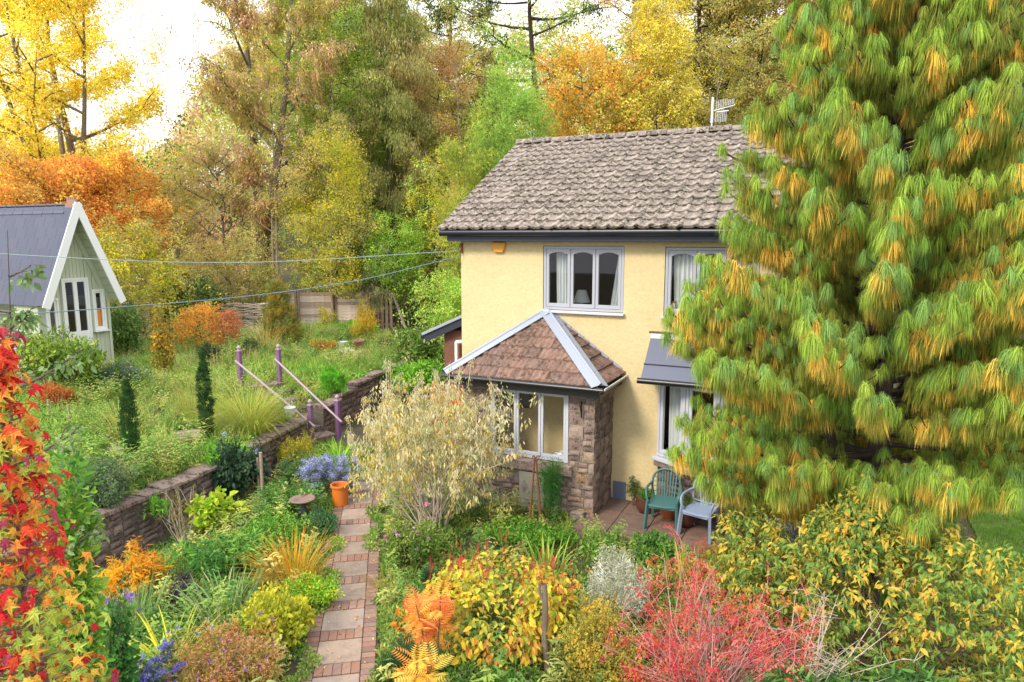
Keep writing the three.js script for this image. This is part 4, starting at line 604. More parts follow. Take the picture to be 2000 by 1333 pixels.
// ================================================================ overhead cables
{
  const mat = std({ color: rgb(0.20, 0.27, 0.28), roughness: 0.5 });
  const c1 = thing('overhead_cable', 'upper thin cable crossing in front of the shed to the house corner', 'cable'); part('wire', tubePath([[0.03, 4.66, 0.08], [-4.3, 4.42, 1.85], [-8.5, 4.6, 3.85], [-13, 5.0, 6.0]], 0.008, 5, 60), mat, c1);
  const c2 = thing('overhead_cable', 'lower thicker cable sagging from the house corner past the shed', 'cable'); part('wire', tubePath([[0.03, 4.56, 0.08], [-1.36, 4.12, 1.54], [-2.36, 3.92, 3.12], [-2.72, 3.9, 5.3], [-2.2, 4.02, 7.4], [-0.6, 4.7, 11.5]], 0.0075, 5, 80), std({ color: rgb(0.14, 0.22, 0.27), roughness: 0.5 }), c2);
}

// ================================================================ foliage tools
const leafMat = new THREE.MeshPhysicalMaterial({ color: 0xffffff, vertexColors: true, roughness: 0.95, transmission: 0.4, thickness: 0, side: THREE.DoubleSide, specularIntensity: 0.3 });
const glossMat = new THREE.MeshStandardMaterial({ color: 0xffffff, vertexColors: true, roughness: 0.5, side: THREE.DoubleSide });
const pal = (k, ...h) => h.map(x => lin(x).map(v => v * k * 1.7));
function geoFrom(pos, col, idx) { const g = new THREE.BufferGeometry(); g.setAttribute('position', new THREE.Float32BufferAttribute(pos, 3)); g.setAttribute('color', new THREE.Float32BufferAttribute(col, 3)); g.setIndex(idx); return g; }
// outline of one leaf along +y, facing +z: list of [x, y, z] and triangles
function leafShape(kind, len, w, curl = 0.15) {
  if (kind === 'oval') return { p: [[0, 0, 0], [-w * 0.42, len * 0.3, w * 0.16], [-w * 0.36, len * 0.68, w * 0.1 - curl * len * 0.3], [0, len, -curl * len], [w * 0.36, len * 0.68, w * 0.1 - curl * len * 0.3], [w * 0.42, len * 0.3, w * 0.16], [0, len * 0.5, -curl * len * 0.12]], t: [[0, 6, 1], [1, 6, 2], [2, 6, 3], [3, 6, 4], [4, 6, 5], [5, 6, 0]] };
  if (kind === 'strip') return { p: [[-w / 2, 0, 0], [w / 2, 0, 0], [-w * 0.4, len * 0.5, -curl * len * 0.25], [w * 0.4, len * 0.5, -curl * len * 0.25], [0, len, -curl * len]], t: [[0, 1, 3], [0, 3, 2], [2, 3, 4]] };
  return { p: [[0, 0, 0], [-w / 2, len * 0.45, w * 0.2], [0, len, -curl * len], [w / 2, len * 0.45, w * 0.2]], t: [[0, 2, 1], [0, 3, 2]] };
}
// a spray of leaves in a ball of radius r
function clump({ seed = 1, n = 14, r = 0.3, len = 0.09, w = 0.05, kind = 'diamond', droop = 0.2, out = 0.6, flat = 1, vary = 0.3, curl = 0.15, hue = 0.12, core = 0.15 }) {
  const q = rng(seed), pos = [], col = [], idx = [], X = V(0, 0, 0), Y = V(0, 0, 0), Z = V(0, 0, 0), c = V(0, 0, 0);
  for (let i = 0; i < n; i++) {
    const th = q() * Math.PI * 2, ph = Math.acos(2 * q() - 1), rr = r * Math.pow(mix(core, 1, q()), 0.6); c.set(Math.sin(ph) * Math.cos(th), Math.cos(ph) * flat, Math.sin(ph) * Math.sin(th)).multiplyScalar(rr);
    Y.copy(c).normalize().multiplyScalar(out).add(V(q() - 0.5, q() - 0.5, q() - 0.5).multiplyScalar(1.4)).add(V(0, -droop * 2, 0)).normalize();
    X.set(q() - 0.5, q() - 0.5, q() - 0.5).cross(Y).normalize(); Z.copy(X).cross(Y);
    const s = 0.7 + 0.6 * q(), L = leafShape(kind, len * s, w * s, curl * (0.4 + 1.2 * q())), b = pos.length / 3, v = 1 + vary * (q() * 2 - 1), h = hue * (q() * 2 - 1);
    for (const [x, y, z] of L.p) { pos.push(c.x + X.x * x + Y.x * y + Z.x * z, c.y + X.y * x + Y.y * y + Z.y * z, c.z + X.z * x + Y.z * y + Z.z * z); col.push(v * (1 + h), v, v * (1 - h)); }
    for (const t of L.t) idx.push(b + t[0], b + t[1], b + t[2]);
  }
  return geoFrom(pos, col, idx);
}
// one blade of grass: bends over by `bend` radians along its unit length
function blade(w, bend, seg = 5, vary = 0) { const pos = [], col = [], idx = []; let y = 0, z = 0, a = 0; for (let i = 0; i <= seg; i++) { const t = i / seg, ww = w * (t < 0.15 ? 0.7 + 2 * t : 1) * (1 - Math.pow(t, 2.2)); pos.push(-ww / 2, y, z, ww / 2, y, z + ww * 0.2); col.push(1, 1, 1, 1, 1, 1); if (i) { const b = i * 2; idx.push(b - 2, b - 1, b + 1, b - 2, b + 1, b); } a = bend * Math.pow((i + 0.5) / seg, 1.3); y += Math.cos(a) / seg; z += Math.sin(a) / seg; } return geoFrom(pos, col, idx); }
function tuft(seed, n, w, bend, len, spread) { const q = rng(seed), gs = []; for (let i = 0; i < n; i++) { const g = blade(w, bend * (0.4 + 0.9 * q()), 4), v = 0.75 + 0.5 * q(), c = g.attributes.color; for (let k = 0; k < c.count; k++) c.setXYZ(k, v * (0.92 + 0.16 * q()), v, v * 0.95); const s = len * (0.5 + 0.6 * q()); g.scale(1, s, s); g.rotateX((q() - 0.3) * 0.5); g.rotateY(q() * 7); g.translate((q() - 0.5) * spread, 0, (q() - 0.5) * spread); gs.push(g); } return mergeGeometries(gs); }
function copies(parent, name, geo, mat, items, { tilt = 0.45, jitter = 0.18 } = {}, seed = 1) {
  if (!items.length) return null; const m = new THREE.InstancedMesh(geo, mat, items.length), q = rng(seed), o = new THREE.Object3D(), c = new THREE.Color(); o.rotation.order = 'YXZ';
  items.forEach((it, i) => { o.position.copy(it.p); if (it.q) o.quaternion.copy(it.q); else o.rotation.set((q() - 0.5) * 2 * tilt, it.yaw ?? q() * Math.PI * 2, (q() - 0.5) * 2 * tilt); o.scale.setScalar(it.s ?? 1); if (it.sy) o.scale.y *= it.sy; o.updateMatrix(); m.setMatrixAt(i, o.matrix); const v = 1 + jitter * (q() * 2 - 1); c.setRGB(it.c[0] * v, it.c[1] * v, it.c[2] * v); m.setColorAt(i, c); });
  m.name = name; m.userData.kind = 'stuff'; m.castShadow = m.receiveShadow = true; parent.add(m); return m;
}
const pick = (P, q, p, f = 0.8, amt = 0.55) => { const t = mix(q(), noise3(p.x * f + 7, p.y * f + 3, p.z * f + 11) * 1.6 - 0.3, amt); return P[Math.max(0, Math.min(P.length - 1, Math.floor(t * P.length)))]; };

// ---------------------------------------------------------------- trees: trunk and limbs grown as tapered tubes, leaf sprays on the outer limbs
const PROFILE = { round: t => Math.sqrt(Math.max(0, 1 - Math.pow(t * 1.75 - 0.75, 2))), cone: t => Math.max(0.05, 1 - 0.9 * t), column: t => 0.55 + 0.45 * Math.sin(Math.PI * Math.min(1, t * 1.1)), vase: t => (0.45 + 0.75 * t) * Math.sqrt(Math.max(0.02, 1 - Math.pow(t, 6))), dome: t => Math.sqrt(Math.max(0, 1 - t * t)) };
function tree(name, label, o) {
  const { x, z, h, r, base = 0.25, tr = 0.16, nb = 16, sub = 5, shape = 'round', geo, colors, n = 900, cs = 1, bark = M.bark, seed = 1, rise = 0.5, gap = 0.35, fill = 0.4, lean = [0, 0], droop = 0, group, category = 'tree', mat = leafMat, fork = 0, jit = 0.3, patch = 0.5, twigs = true, crownName = 'crown', gy } = o;
  const g0 = gy ?? groundH(x, z) - 0.1, t = thing(name, label, category, [x, g0, z], 0, group), q = rng(seed), f = PROFILE[shape], list = [], pts = [], H = h;
  const trunk = [], N = 9; for (let i = 0; i <= N; i++) { const k = i / N; trunk.push(V(lean[0] * k * k * H + 0.12 * r * (noise3(k * 3, seed, 1) - 0.5) * k * 3, k * H * 0.97, lean[1] * k * k * H + 0.12 * r * (noise3(k * 3, seed, 9) - 0.5) * k * 3)); }
  const at = k => { const i = Math.min(N - 1, Math.floor(k * N)), u = k * N - i; return trunk[i].clone().lerp(trunk[i + 1], u); };
  list.push({ pts: trunk, r: trunk.map((_, i) => tr * Math.pow(1 - i / N * 0.94, 1.1) * (i === 0 ? 1.35 : 1)) });
  const stems = [at]; for (let k = 0; k < fork; k++) { const s0 = base * (0.5 + 0.4 * q()), a = q() * 7, b = at(s0), e = V(Math.cos(a) * r * 0.55, H * (0.75 + 0.2 * q()), Math.sin(a) * r * 0.55).add(V(lean[0] * H * 0.6, 0, lean[1] * H * 0.6)), c = b.clone().lerp(e, 0.45).add(V(Math.cos(a) * r * 0.2, 0, Math.sin(a) * r * 0.2)), curve = new THREE.QuadraticBezierCurve3(b, c, e), p = curve.getPoints(7); list.push({ pts: p, r: p.map((_, i) => tr * 0.62 * (1 - i / 8)) }); stems.push(kk => curve.getPoint(Math.min(1, Math.max(0, (kk - s0) / (1 - s0))))); }
  for (let i = 0; i < nb; i++) {
    const k = base + (1 - base) * Math.pow((i + q()) / nb, 0.9) * 0.96, st = stems[i % stems.length], b = st(Math.max(k - 0.06 * rise, base * 0.8)), tc = (k - base) / (1 - base), len = r * Math.max(0.12, f(tc)) * (0.75 + 0.4 * q()) * (stems.length > 1 ? 0.75 : 1), a = i * 2.399 + q() * 0.8;
    const dir = V(Math.cos(a), 0, Math.sin(a)), e = b.clone().addScaledVector(dir, len).add(V(0, len * rise * (0.6 + 0.7 * q()) - droop * len * 0.6, 0)), c = b.clone().lerp(e, 0.5).add(V(0, len * 0.12 * (droop > 0 ? 2 : -1), 0)).addScaledVector(V(q() - 0.5, 0, q() - 0.5), len * 0.25);
    const cv = new THREE.QuadraticBezierCurve3(b, c, e), p = cv.getPoints(5), r0 = Math.min(tr * 0.45, 0.016 * len + 0.012) * (1.2 - 0.5 * tc); list.push({ pts: p, r: p.map((_, j) => r0 * (1 - j / 5.6)) });
    for (let j = 0; j < sub; j++) {
      const u = 0.3 + 0.68 * (j + q()) / sub, sb = cv.getPoint(u), sl = len * (0.22 + 0.3 * q()) * (1.2 - 0.5 * u), d = dir.clone().applyAxisAngle(V(0, 1, 0), (j % 2 ? 1 : -1) * (0.5 + 0.7 * q())).add(V(0, (rise * 0.7 - droop) * (0.3 + q()), 0)).normalize(), se = sb.clone().addScaledVector(d, sl), sm = sb.clone().lerp(se, 0.5).add(V((q() - 0.5) * sl * 0.3, sl * 0.08, (q() - 0.5) * sl * 0.3));
      if (twigs) list.push({ pts: [sb, sm, se], r: [r0 * 0.5, r0 * 0.35, r0 * 0.12] }); pts.push([sb, sm, se]);
    }
    pts.push([cv.getPoint(0.6), cv.getPoint(0.8), e]);
  }
  part('trunk', limbs(list, 6), bark, t);
  const items = []; let guard = 0; const nBranch = Math.floor(n * (1 - fill));
  while (items.length < nBranch && guard++ < n * 6) { const [a, b, c] = pts[Math.floor(q() * pts.length)], u = q(), p = u < 0.5 ? a.clone().lerp(b, u * 2) : b.clone().lerp(c, u * 2 - 1); p.add(V(q() - 0.5, (q() - 0.5) - droop * 0.8 * q(), q() - 0.5).multiplyScalar(jit * 2 * cs)); if (noise3((p.x + x) * 0.55, p.y * 0.55, (p.z + z) * 0.55 + seed) < gap * q() * 1.3) continue; items.push({ p, s: cs * (0.75 + 0.5 * q()), c: pick(colors, q, V(p.x + x, p.y, p.z + z), 0.45, patch) }); }
  guard = 0; while (items.length < n && guard++ < n * 12) { const k = q(), hh = (base + (1 - base) * k) * H, R = r * f(k), a = q() * 7, rr = R * Math.sqrt(mix(0.25, 1, q())), ax = at(Math.min(1, hh / H)), p = V(ax.x + Math.cos(a) * rr, hh, ax.z + Math.sin(a) * rr); if (q() > f(k) + 0.1 || noise3((p.x + x) * 0.7, p.y * 0.7, (p.z + z) * 0.7 + seed) < gap + 0.12 * q()) continue; items.push({ p, s: cs * (0.75 + 0.5 * q()), c: pick(colors, q, V(p.x + x, p.y, p.z + z), 0.45, patch) }); }
  copies(t, crownName, geo, mat, items, { tilt: droop > 0.3 ? 0.25 : 0.6 }, seed + 3); return t;
}
// ---------------------------------------------------------------- shrubs and bedding plants: a lumpy body of leaf sprays on stems
function shrub(name, label, o) {
  const { x, z, w, h, d = w, geo, colors, n = 250, cs = 1, seed = 1, stems = 14, stemMat = M.stemBrown, stemR = 0.008, lift = 0.05, lobes = 8, group, category = 'shrub', mat = leafMat, tilt = 0.5, flower, gy, patch = 0.45, hollow = 0.45, name2 = 'foliage', top = 0, over = 1, stemOut = 0.9, sprigs = { n: 16, len: Math.min(0.5, 0.3 * h), k: 3, min: 0.45, out: 0.8 } } = o;
  const g0 = gy ?? groundH(x, z), t = thing(name, label, category, [x, g0, z], 0, group), q = rng(seed), L = [], list = [];
  for (let i = 0; i < lobes; i++) { const a = i * 2.4 + q(), rr = i === 0 ? 0 : 0.3 + 0.4 * q(); L.push([Math.cos(a) * rr * w * 0.5, h * (i === 0 ? 0.55 : 0.25 + 0.5 * q()), Math.sin(a) * rr * d * 0.5, i === 0 ? 0.7 : 0.35 + 0.3 * q()]); }
  const items = [], fl = []; let guard = 0;
  while (items.length < n && guard++ < n * 10) { const l = L[Math.floor(q() * lobes)], th = q() * 7, ph = Math.acos(2 * q() - 1), rr = Math.pow(mix(hollow, 1, q()), 0.7) * l[3] * (0.55 + 0.85 * noise3(Math.sin(ph) * Math.cos(th) * 2.4 + seed, Math.cos(ph) * 2.4 + l[0] * 5, Math.sin(ph) * Math.sin(th) * 2.4)) * (q() < 0.1 ? 1.25 : 1), p = V(l[0] + Math.sin(ph) * Math.cos(th) * rr * w * 0.5, l[1] + Math.cos(ph) * rr * h * 0.5, l[2] + Math.sin(ph) * Math.sin(th) * rr * d * 0.5); if (p.y < lift) p.y = lift + q() * 0.12 * h; if (p.y > h * over) continue; if (top) { const e = Math.hypot(p.x / w, p.z / d) * 2; p.y = Math.min(p.y, h * Math.sqrt(Math.max(0.05, 1 - top * e * e))); } items.push({ p, s: cs * (0.7 + 0.6 * q()), c: pick(colors, q, V(p.x + x, p.y, p.z + z), 1.8, patch) }); }
  for (let i = 0; i < stems; i++) { const a = q() * 7, e = items[Math.floor(q() * items.length)].p.clone().multiplyScalar(stemOut), b = V(Math.cos(a) * w * 0.07, -0.05, Math.sin(a) * d * 0.07), m = b.clone().lerp(e, 0.5).add(V((q() - 0.5) * 0.15 * w, 0.1 * h, (q() - 0.5) * 0.15 * d)), s = stemR * (0.7 + 0.6 * q()); list.push({ pts: [b, m, e], r: [s, s * 0.7, s * 0.25] }); }
  if (sprigs) for (let i = 0; i < sprigs.n; i++) { let e = null; for (let k = 0; k < 30; k++) { e = items[Math.floor(q() * Math.min(n, items.length))].p; if (e.y > h * (sprigs.min ?? 0.55)) break; } const a = q() * 7, o2 = V(Math.cos(a), 0, Math.sin(a)).multiplyScalar(sprigs.len * (sprigs.out ?? 0.35) * q()), tip = e.clone().add(o2).add(V(0, sprigs.len * (0.5 + 0.6 * q()), 0)), m = e.clone().lerp(tip, 0.55).add(V(0, 0.06, 0)); list.push({ pts: [e.clone(), m, tip], r: [stemR * 0.55, stemR * 0.4, stemR * 0.15] }); for (let k = 0; k < sprigs.k; k++) { const u = (k + q()) / sprigs.k; items.push({ p: (u < 0.5 ? e.clone().lerp(m, u * 2) : m.clone().lerp(tip, u * 2 - 1)), s: cs * (0.55 + 0.3 * q()) * (1 - 0.3 * u), c: colors[Math.floor(q() * colors.length)] }); } }
  if (stems) part('stems', limbs(list, 5), stemMat, t).userData.kind = 'stuff';
  copies(t, name2, geo, mat, items, { tilt }, seed + 5);
  if (flower) { const fi = []; guard = 0; while (fi.length < flower.n && guard++ < flower.n * 30) { const s = items[Math.floor(q() * items.length)].p; if (s.y < h * (flower.min ?? 0.5)) continue; fi.push({ p: V(s.x + (q() - 0.5) * 0.1, s.y + flower.up * (0.5 + q()), s.z + (q() - 0.5) * 0.1), s: flower.s * (0.7 + 0.6 * q()), c: flower.colors[Math.floor(q() * flower.colors.length)] }); } copies(t, 'flowers', flower.geo, leafMat, fi, { tilt: flower.tilt ?? 0.5 }, seed + 8); }
  return t;
}
// ---------------------------------------------------------------- grasses and strap leaved plants
function grasses(name, label, o) {
  const { x, z, n = 160, len = 0.6, w = 0.012, spread = 0.15, bends = [0.5, 1.4], colors, seed = 1, splay = 0.5, group, category = 'grass', gy, flower } = o; const t = thing(name, label, category, [x, gy ?? groundH(x, z) - 0.02, z], 0, group), q = rng(seed);
  bends.forEach((b, k) => { const items = []; for (let i = 0; i < n / bends.length; i++) { const a = q() * Math.PI * 2, rr = Math.sqrt(q()) * spread, s = len * (0.55 + 0.6 * q()), o2 = new THREE.Object3D(); o2.rotation.order = 'YXZ'; o2.rotation.set(splay * (rr / Math.max(spread, 0.01) * 0.8 + 0.4 * (q() - 0.4)), Math.PI / 2 - a + (q() - 0.5) * 0.8, 0); items.push({ p: V(Math.cos(a) * rr, 0, Math.sin(a) * rr), s, q: o2.quaternion.clone(), c: colors[Math.floor(q() * colors.length)] }); } copies(t, 'blades', blade(w / len, b, 6), leafMat, items, {}, seed + k); });
  if (flower) { const fi = []; for (let i = 0; i < flower.n; i++) { const a = q() * 7, rr = spread * (0.3 + q()) * flower.out; fi.push({ p: V(Math.cos(a) * rr, len * (flower.y ?? 0.9) * (0.8 + 0.4 * q()), Math.sin(a) * rr), s: flower.s * (0.7 + 0.6 * q()), c: flower.colors[Math.floor(q() * flower.colors.length)] }); } copies(t, 'flowers', flower.geo, leafMat, fi, { tilt: 0.4 }, seed + 9); part('flower_stalks', limbs(fi.map(f => ({ pts: [V(f.p.x * 0.3, 0, f.p.z * 0.3), f.p.clone().lerp(V(0, 0, 0), 0.4).setY(f.p.y * 0.6), f.p], r: [0.004, 0.004, 0.003] })), 4), M.stemGreen, t); }
  return t;
}
const G = {
  small: clump({ seed: 1, n: 24, r: 0.27, len: 0.10, w: 0.06 }), fine: clump({ seed: 2, n: 28, r: 0.24, len: 0.075, w: 0.035 }), ash: clump({ seed: 3, n: 20, r: 0.24, len: 0.14, w: 0.045, droop: 0.5, out: 0.4 }), broad: clump({ seed: 4, n: 18, r: 0.34, len: 0.15, w: 0.11, kind: 'oval' }),
  weep: clump({ seed: 5, n: 26, r: 0.3, len: 0.13, w: 0.025, droop: 1.4, out: 0.2 }), feather: clump({ seed: 6, n: 34, r: 0.3, len: 0.15, w: 0.022, droop: -0.2, out: 0.9 }), ivy: clump({ seed: 7, n: 20, r: 0.25, len: 0.11, w: 0.10, kind: 'oval', droop: 0.5 }),
  herb: clump({ seed: 8, n: 16, r: 0.09, len: 0.06, w: 0.035, kind: 'oval', droop: -0.1, out: 0.8, flat: 0.7 }), tiny: clump({ seed: 9, n: 24, r: 0.07, len: 0.03, w: 0.018 }), needle: clump({ seed: 10, n: 40, r: 0.06, len: 0.06, w: 0.007, kind: 'strip', droop: -0.3, out: 1.2 }), scale: clump({ seed: 11, n: 22, r: 0.05, len: 0.035, w: 0.014, droop: -0.8, out: 0.5 }),
  leafy: clump({ seed: 12, n: 12, r: 0.11, len: 0.1, w: 0.06, kind: 'oval', droop: 0.15, out: 0.9 }), star: clump({ seed: 13, n: 18, r: 0.035, len: 0.022, w: 0.012, droop: -0.2, out: 1 }), ferny: clump({ seed: 14, n: 34, r: 0.11, len: 0.06, w: 0.012, droop: 0.1, out: 0.9 }), lance: clump({ seed: 15, n: 14, r: 0.12, len: 0.13, w: 0.03, droop: 0.1, out: 0.9, kind: 'oval' }),
};

// ================================================================ trees behind the garden
const YEL = pal(0.62, '#fae654', '#fcee68', '#f4da4c', '#eee460', '#f6cc54'), ORA = pal(0.56, '#f0ac50', '#f4bc58', '#ec9c4c', '#f0c858', '#d8b058'), OLI = pal(0.88, '#a09a54', '#b0a85c', '#8c8e4a', '#a89058', '#bcb068'), GRN = pal(0.86, '#94ac4c', '#a4b858', '#84a048', '#b4c060', '#7c9440'), BRN = pal(0.88, '#a49454', '#b09c5c', '#9c9854', '#b4a460', '#90904c'), DRK = pal(0.5, '#48602a', '#56702e', '#3c5424', '#66803a'), LIM = pal(0.55, '#a4cc48', '#b8d854', '#94c044', '#b0d050'), KEY = pal(0.84, '#b89078', '#c8a080', '#ac9c68', '#c4b474', '#a48470'), YGR = pal(0.68, '#b8b434', '#c8be38', '#a0a832', '#d4c83c');
const wood = 'trees of the wood behind the garden', scrub = 'bushes along the back of the garden';
tree('yellow_tree', 'tall open tree with bright yellow leaves behind the shed roof', { x: -23.2, z: -7, h: 18.2, r: 4.8, base: 0.26, tr: 0.26, nb: 36, sub: 6, fork: 4, geo: G.small, colors: YEL, n: 3335, cs: 1.11, bark: M.barkGrey, seed: 21, rise: 0.7, gap: 0.55, fill: 0.12, patch: 0.25, shape: 'column' });
tree('orange_tree', 'low spreading orange tree just above the shed ridge', { x: -19.4, z: -4.2, h: 6.7, r: 3.1, base: 0.45, tr: 0.13, nb: 22, sub: 6, geo: G.small, colors: ORA, n: 2175, cs: 0.95, seed: 22, gap: 0.4, fill: 0.35, shape: 'dome' });
tree('orange_tree', 'small yellow orange tree between the shed ridge and the yellow bush', { x: -18.6, z: -5.9, h: 7.2, r: 1.6, base: 0.4, tr: 0.1, nb: 14, geo: G.small, colors: [...YEL, ...ORA], n: 609, cs: 0.95, seed: 23, shape: 'round', gap: 0.35 });
tree('yellow_tree', 'yellow leaved tree low behind the shed at the left edge', { x: -29, z: -7.5, h: 9.5, r: 3.4, base: 0.3, tr: 0.14, geo: G.small, colors: YEL, n: 1160, cs: 1.17, seed: 24, fill: 0.4, shape: 'round' });
tree('ash_tree', 'large sparse ash tree with brown seed bunches and grey limbs', { x: -17.2, z: -12, h: 20, r: 4.8, base: 0.24, tr: 0.3, nb: 34, sub: 7, fork: 3, geo: G.ash, colors: [...KEY, ...OLI], n: 5510, cs: 0.95, bark: M.barkGrey, seed: 25, rise: 0.75, gap: 0.45, fill: 0.05, shape: 'column', patch: 0.3 });
tree('birch_tree', 'thin olive birch behind the ash tree', { x: -18.8, z: -16.8, h: 20, r: 2.9, base: 0.25, tr: 0.16, nb: 26, geo: G.fine, colors: [...OLI, ...YGR], n: 2755, cs: 1.11, bark: M.barkPale, seed: 26, rise: 0.6, gap: 0.35, fill: 0.2, shape: 'column' });
tree('willow_tree', 'tall green willow with feathery crown right of the ash tree', { x: -14.9, z: -15.4, h: 19.5, r: 3.3, base: 0.25, tr: 0.2, nb: 32, sub: 6, geo: G.fine, colors: GRN, n: 5510, cs: 1.17, seed: 27, rise: 0.5, gap: 0.33, fill: 0.35, shape: 'column', bark: M.barkDark });
tree('larch_tree', 'weeping grey olive conifer with an ivy dark trunk', { x: -12.5, z: -15.4, h: 19, r: 2.3, base: 0.12, tr: 0.24, nb: 46, sub: 5, geo: G.weep, colors: pal(0.74, '#a09a60', '#aca468', '#949456', '#88904c'), n: 3770, cs: 1.06, seed: 28, rise: -0.1, droop: 0.5, gap: 0.3, fill: 0.2, shape: 'column', bark: M.barkMoss });
tree('olive_tree', 'round olive yellow tree at the foot of the willow', { x: -12.9, z: -11.6, h: 8.6, r: 2.0, base: 0.2, tr: 0.1, nb: 20, geo: G.fine, colors: [...YGR, ...OLI], n: 1377, cs: 1.06, seed: 29, fill: 0.4, gap: 0.35 });
tree('cherry_tree', 'small half bare tree with reddish brown leaves left of the roof', { x: -11.6, z: -18, h: 13.5, r: 2.9, base: 0.3, tr: 0.13, nb: 24, geo: G.fine, colors: pal(0.72, '#b89460', '#c4a468', '#a8885a', '#ccb068', '#ac9c60'), n: 1885, cs: 1.06, seed: 30, rise: 0.7, gap: 0.5, fill: 0.15 });
tree('alder_tree', 'ivy clad alder with dark stem behind the half bare tree', { x: -14.6, z: -24.3, h: 22, r: 3.0, base: 0.2, tr: 0.26, nb: 30, geo: G.small, colors: [...DRK, ...OLI], n: 1450, cs: 1.22, seed: 31, gap: 0.45, fill: 0.2, shape: 'column', bark: M.barkDark });
tree('alder_tree', 'tall thin leaved alder with a straight dark trunk above the roof ridge', { x: -9, z: -24.7, h: 23, r: 5.0, base: 0.3, tr: 0.34, nb: 30, sub: 5, geo: G.small, colors: [...GRN, ...DRK], n: 1232, cs: 1.06, seed: 32, rise: 0.35, gap: 0.55, fill: 0.1, shape: 'column', bark: M.barkDark });
tree('bamboo_clump', 'feathery bright green bamboo rising left of the roof ridge', { x: -4.5, z: -12.4, h: 11.6, r: 1.75, base: 0.1, tr: 0.06, nb: 34, sub: 4, fork: 7, geo: G.feather, colors: pal(0.55, '#a0c458', '#b0d060', '#8cb854', '#bcd868'), n: 1500, cs: 0.95, seed: 33, rise: 0.9, gap: 0.2, fill: 0.45, shape: 'round', bark: M.stemGreen, category: 'bamboo' });
tree('bamboo_clump', 'shorter yellow green bamboo beside the roof verge', { x: -5.6, z: -11.4, h: 9.6, r: 1.6, base: 0.1, tr: 0.05, nb: 28, sub: 4, fork: 6, geo: G.feather, colors: pal(0.55, '#b0c050', '#c0c858', '#9cb04c', '#c8d060'), n: 1100, cs: 0.95, seed: 34, rise: 0.9, gap: 0.2, fill: 0.45, bark: M.stemGreen, category: 'bamboo' });
tree('maple_tree', 'orange and yellow maple above the middle of the roof ridge', { x: -3.4, z: -16.6, h: 12.3, r: 2.6, base: 0.3, tr: 0.15, nb: 26, sub: 6, geo: G.small, colors: pal(0.6, '#e8bc50', '#e4c454', '#d4c050', '#e8ac4c', '#b8b450'), n: 1885, cs: 1.06, seed: 35, fill: 0.35, gap: 0.35 });
tree('yellow_tree', 'golden yellow tree over the roof ridge left of the aerial', { x: -0.6, z: -17.7, h: 13.8, r: 2.0, base: 0.3, tr: 0.13, nb: 26, sub: 6, geo: G.small, colors: pal(0.6, '#ecd454', '#dccc54', '#e8d85c', '#c4b850'), n: 1740, cs: 1.01, seed: 36, fill: 0.35, gap: 0.35, shape: 'column' });
tree('birch_tree', 'pale stemmed birch with thin yellow leaves between two golden trees', { x: -1.9, z: -18.5, h: 18.5, r: 2.2, base: 0.35, tr: 0.17, nb: 22, geo: G.fine, colors: [...YGR, ...KEY], n: 754, cs: 1.06, seed: 37, rise: 0.7, gap: 0.5, fill: 0.1, bark: M.barkPale });
tree('oak_tree', 'tall brown olive oak behind the aerial', { x: -0.4, z: -24.2, h: 21, r: 4.0, base: 0.15, tr: 0.3, nb: 36, sub: 6, geo: G.small, colors: [...BRN, ...OLI], n: 4930, cs: 1.11, seed: 38, gap: 0.3, fill: 0.3, shape: 'column', bark: M.barkDark });
tree('oak_tree', 'tall brown olive oak between the aerial and the big pine', { x: 2.6, z: -27, h: 22, r: 4.3, base: 0.15, tr: 0.3, nb: 36, sub: 6, geo: G.small, colors: [...BRN, ...pal(0.5, '#a8682e', '#8c7c38')], n: 4930, cs: 1.11, seed: 39, gap: 0.3, fill: 0.3, shape: 'column', bark: M.barkDark });
tree('oak_tree', 'brown olive oak showing just left of the big pine top', { x: 6.0, z: -29.2, h: 22, r: 4.5, base: 0.15, tr: 0.3, nb: 34, geo: G.small, colors: [...BRN, ...GRN], n: 2465, cs: 1.27, seed: 40, gap: 0.35, fill: 0.35, shape: 'column', bark: M.barkDark });
tree('oak_tree', 'green brown oak behind the right half of the big pine', { x: 11.5, z: -26, h: 20, r: 5.0, base: 0.1, tr: 0.3, nb: 30, geo: G.small, colors: [...GRN, ...BRN], n: 2175, cs: 1.38, seed: 41, gap: 0.35, fill: 0.4, shape: 'column', bark: M.barkDark });
tree('holm_oak', 'dark evergreen tree filling the gap behind the willow', { x: -16.5, z: -21, h: 13, r: 3.4, base: 0.1, tr: 0.2, nb: 24, geo: G.small, colors: [...DRK, ...OLI], n: 1595, cs: 1.38, seed: 42, fill: 0.5, gap: 0.3, shape: 'column' });
tree('holm_oak', 'dark evergreen tree low behind the half bare tree', { x: -9.5, z: -19.5, h: 10.5, r: 3.0, base: 0.1, tr: 0.2, nb: 24, geo: G.small, colors: [...DRK, ...GRN], n: 1450, cs: 1.27, seed: 43, fill: 0.5, gap: 0.3 });
tree('thorn_tree', 'grey twiggy half bare thorn tree in front of the ash trunk', { x: -18.0, z: -10.6, h: 8.2, r: 2.5, base: 0.15, tr: 0.1, nb: 30, sub: 8, geo: G.fine, colors: [...OLI, ...KEY], n: 696, cs: 0.95, seed: 44, rise: 0.8, gap: 0.45, fill: 0.15, bark: M.barkGrey });
tree('thorn_tree', 'grey twiggy olive thorn tree below the big ash limbs', { x: -20.2, z: -9.2, h: 6.6, r: 2.2, base: 0.12, tr: 0.08, nb: 28, sub: 8, geo: G.fine, colors: [...OLI, ...YGR], n: 812, cs: 0.95, seed: 45, rise: 0.8, gap: 0.4, fill: 0.25, bark: M.barkGrey });
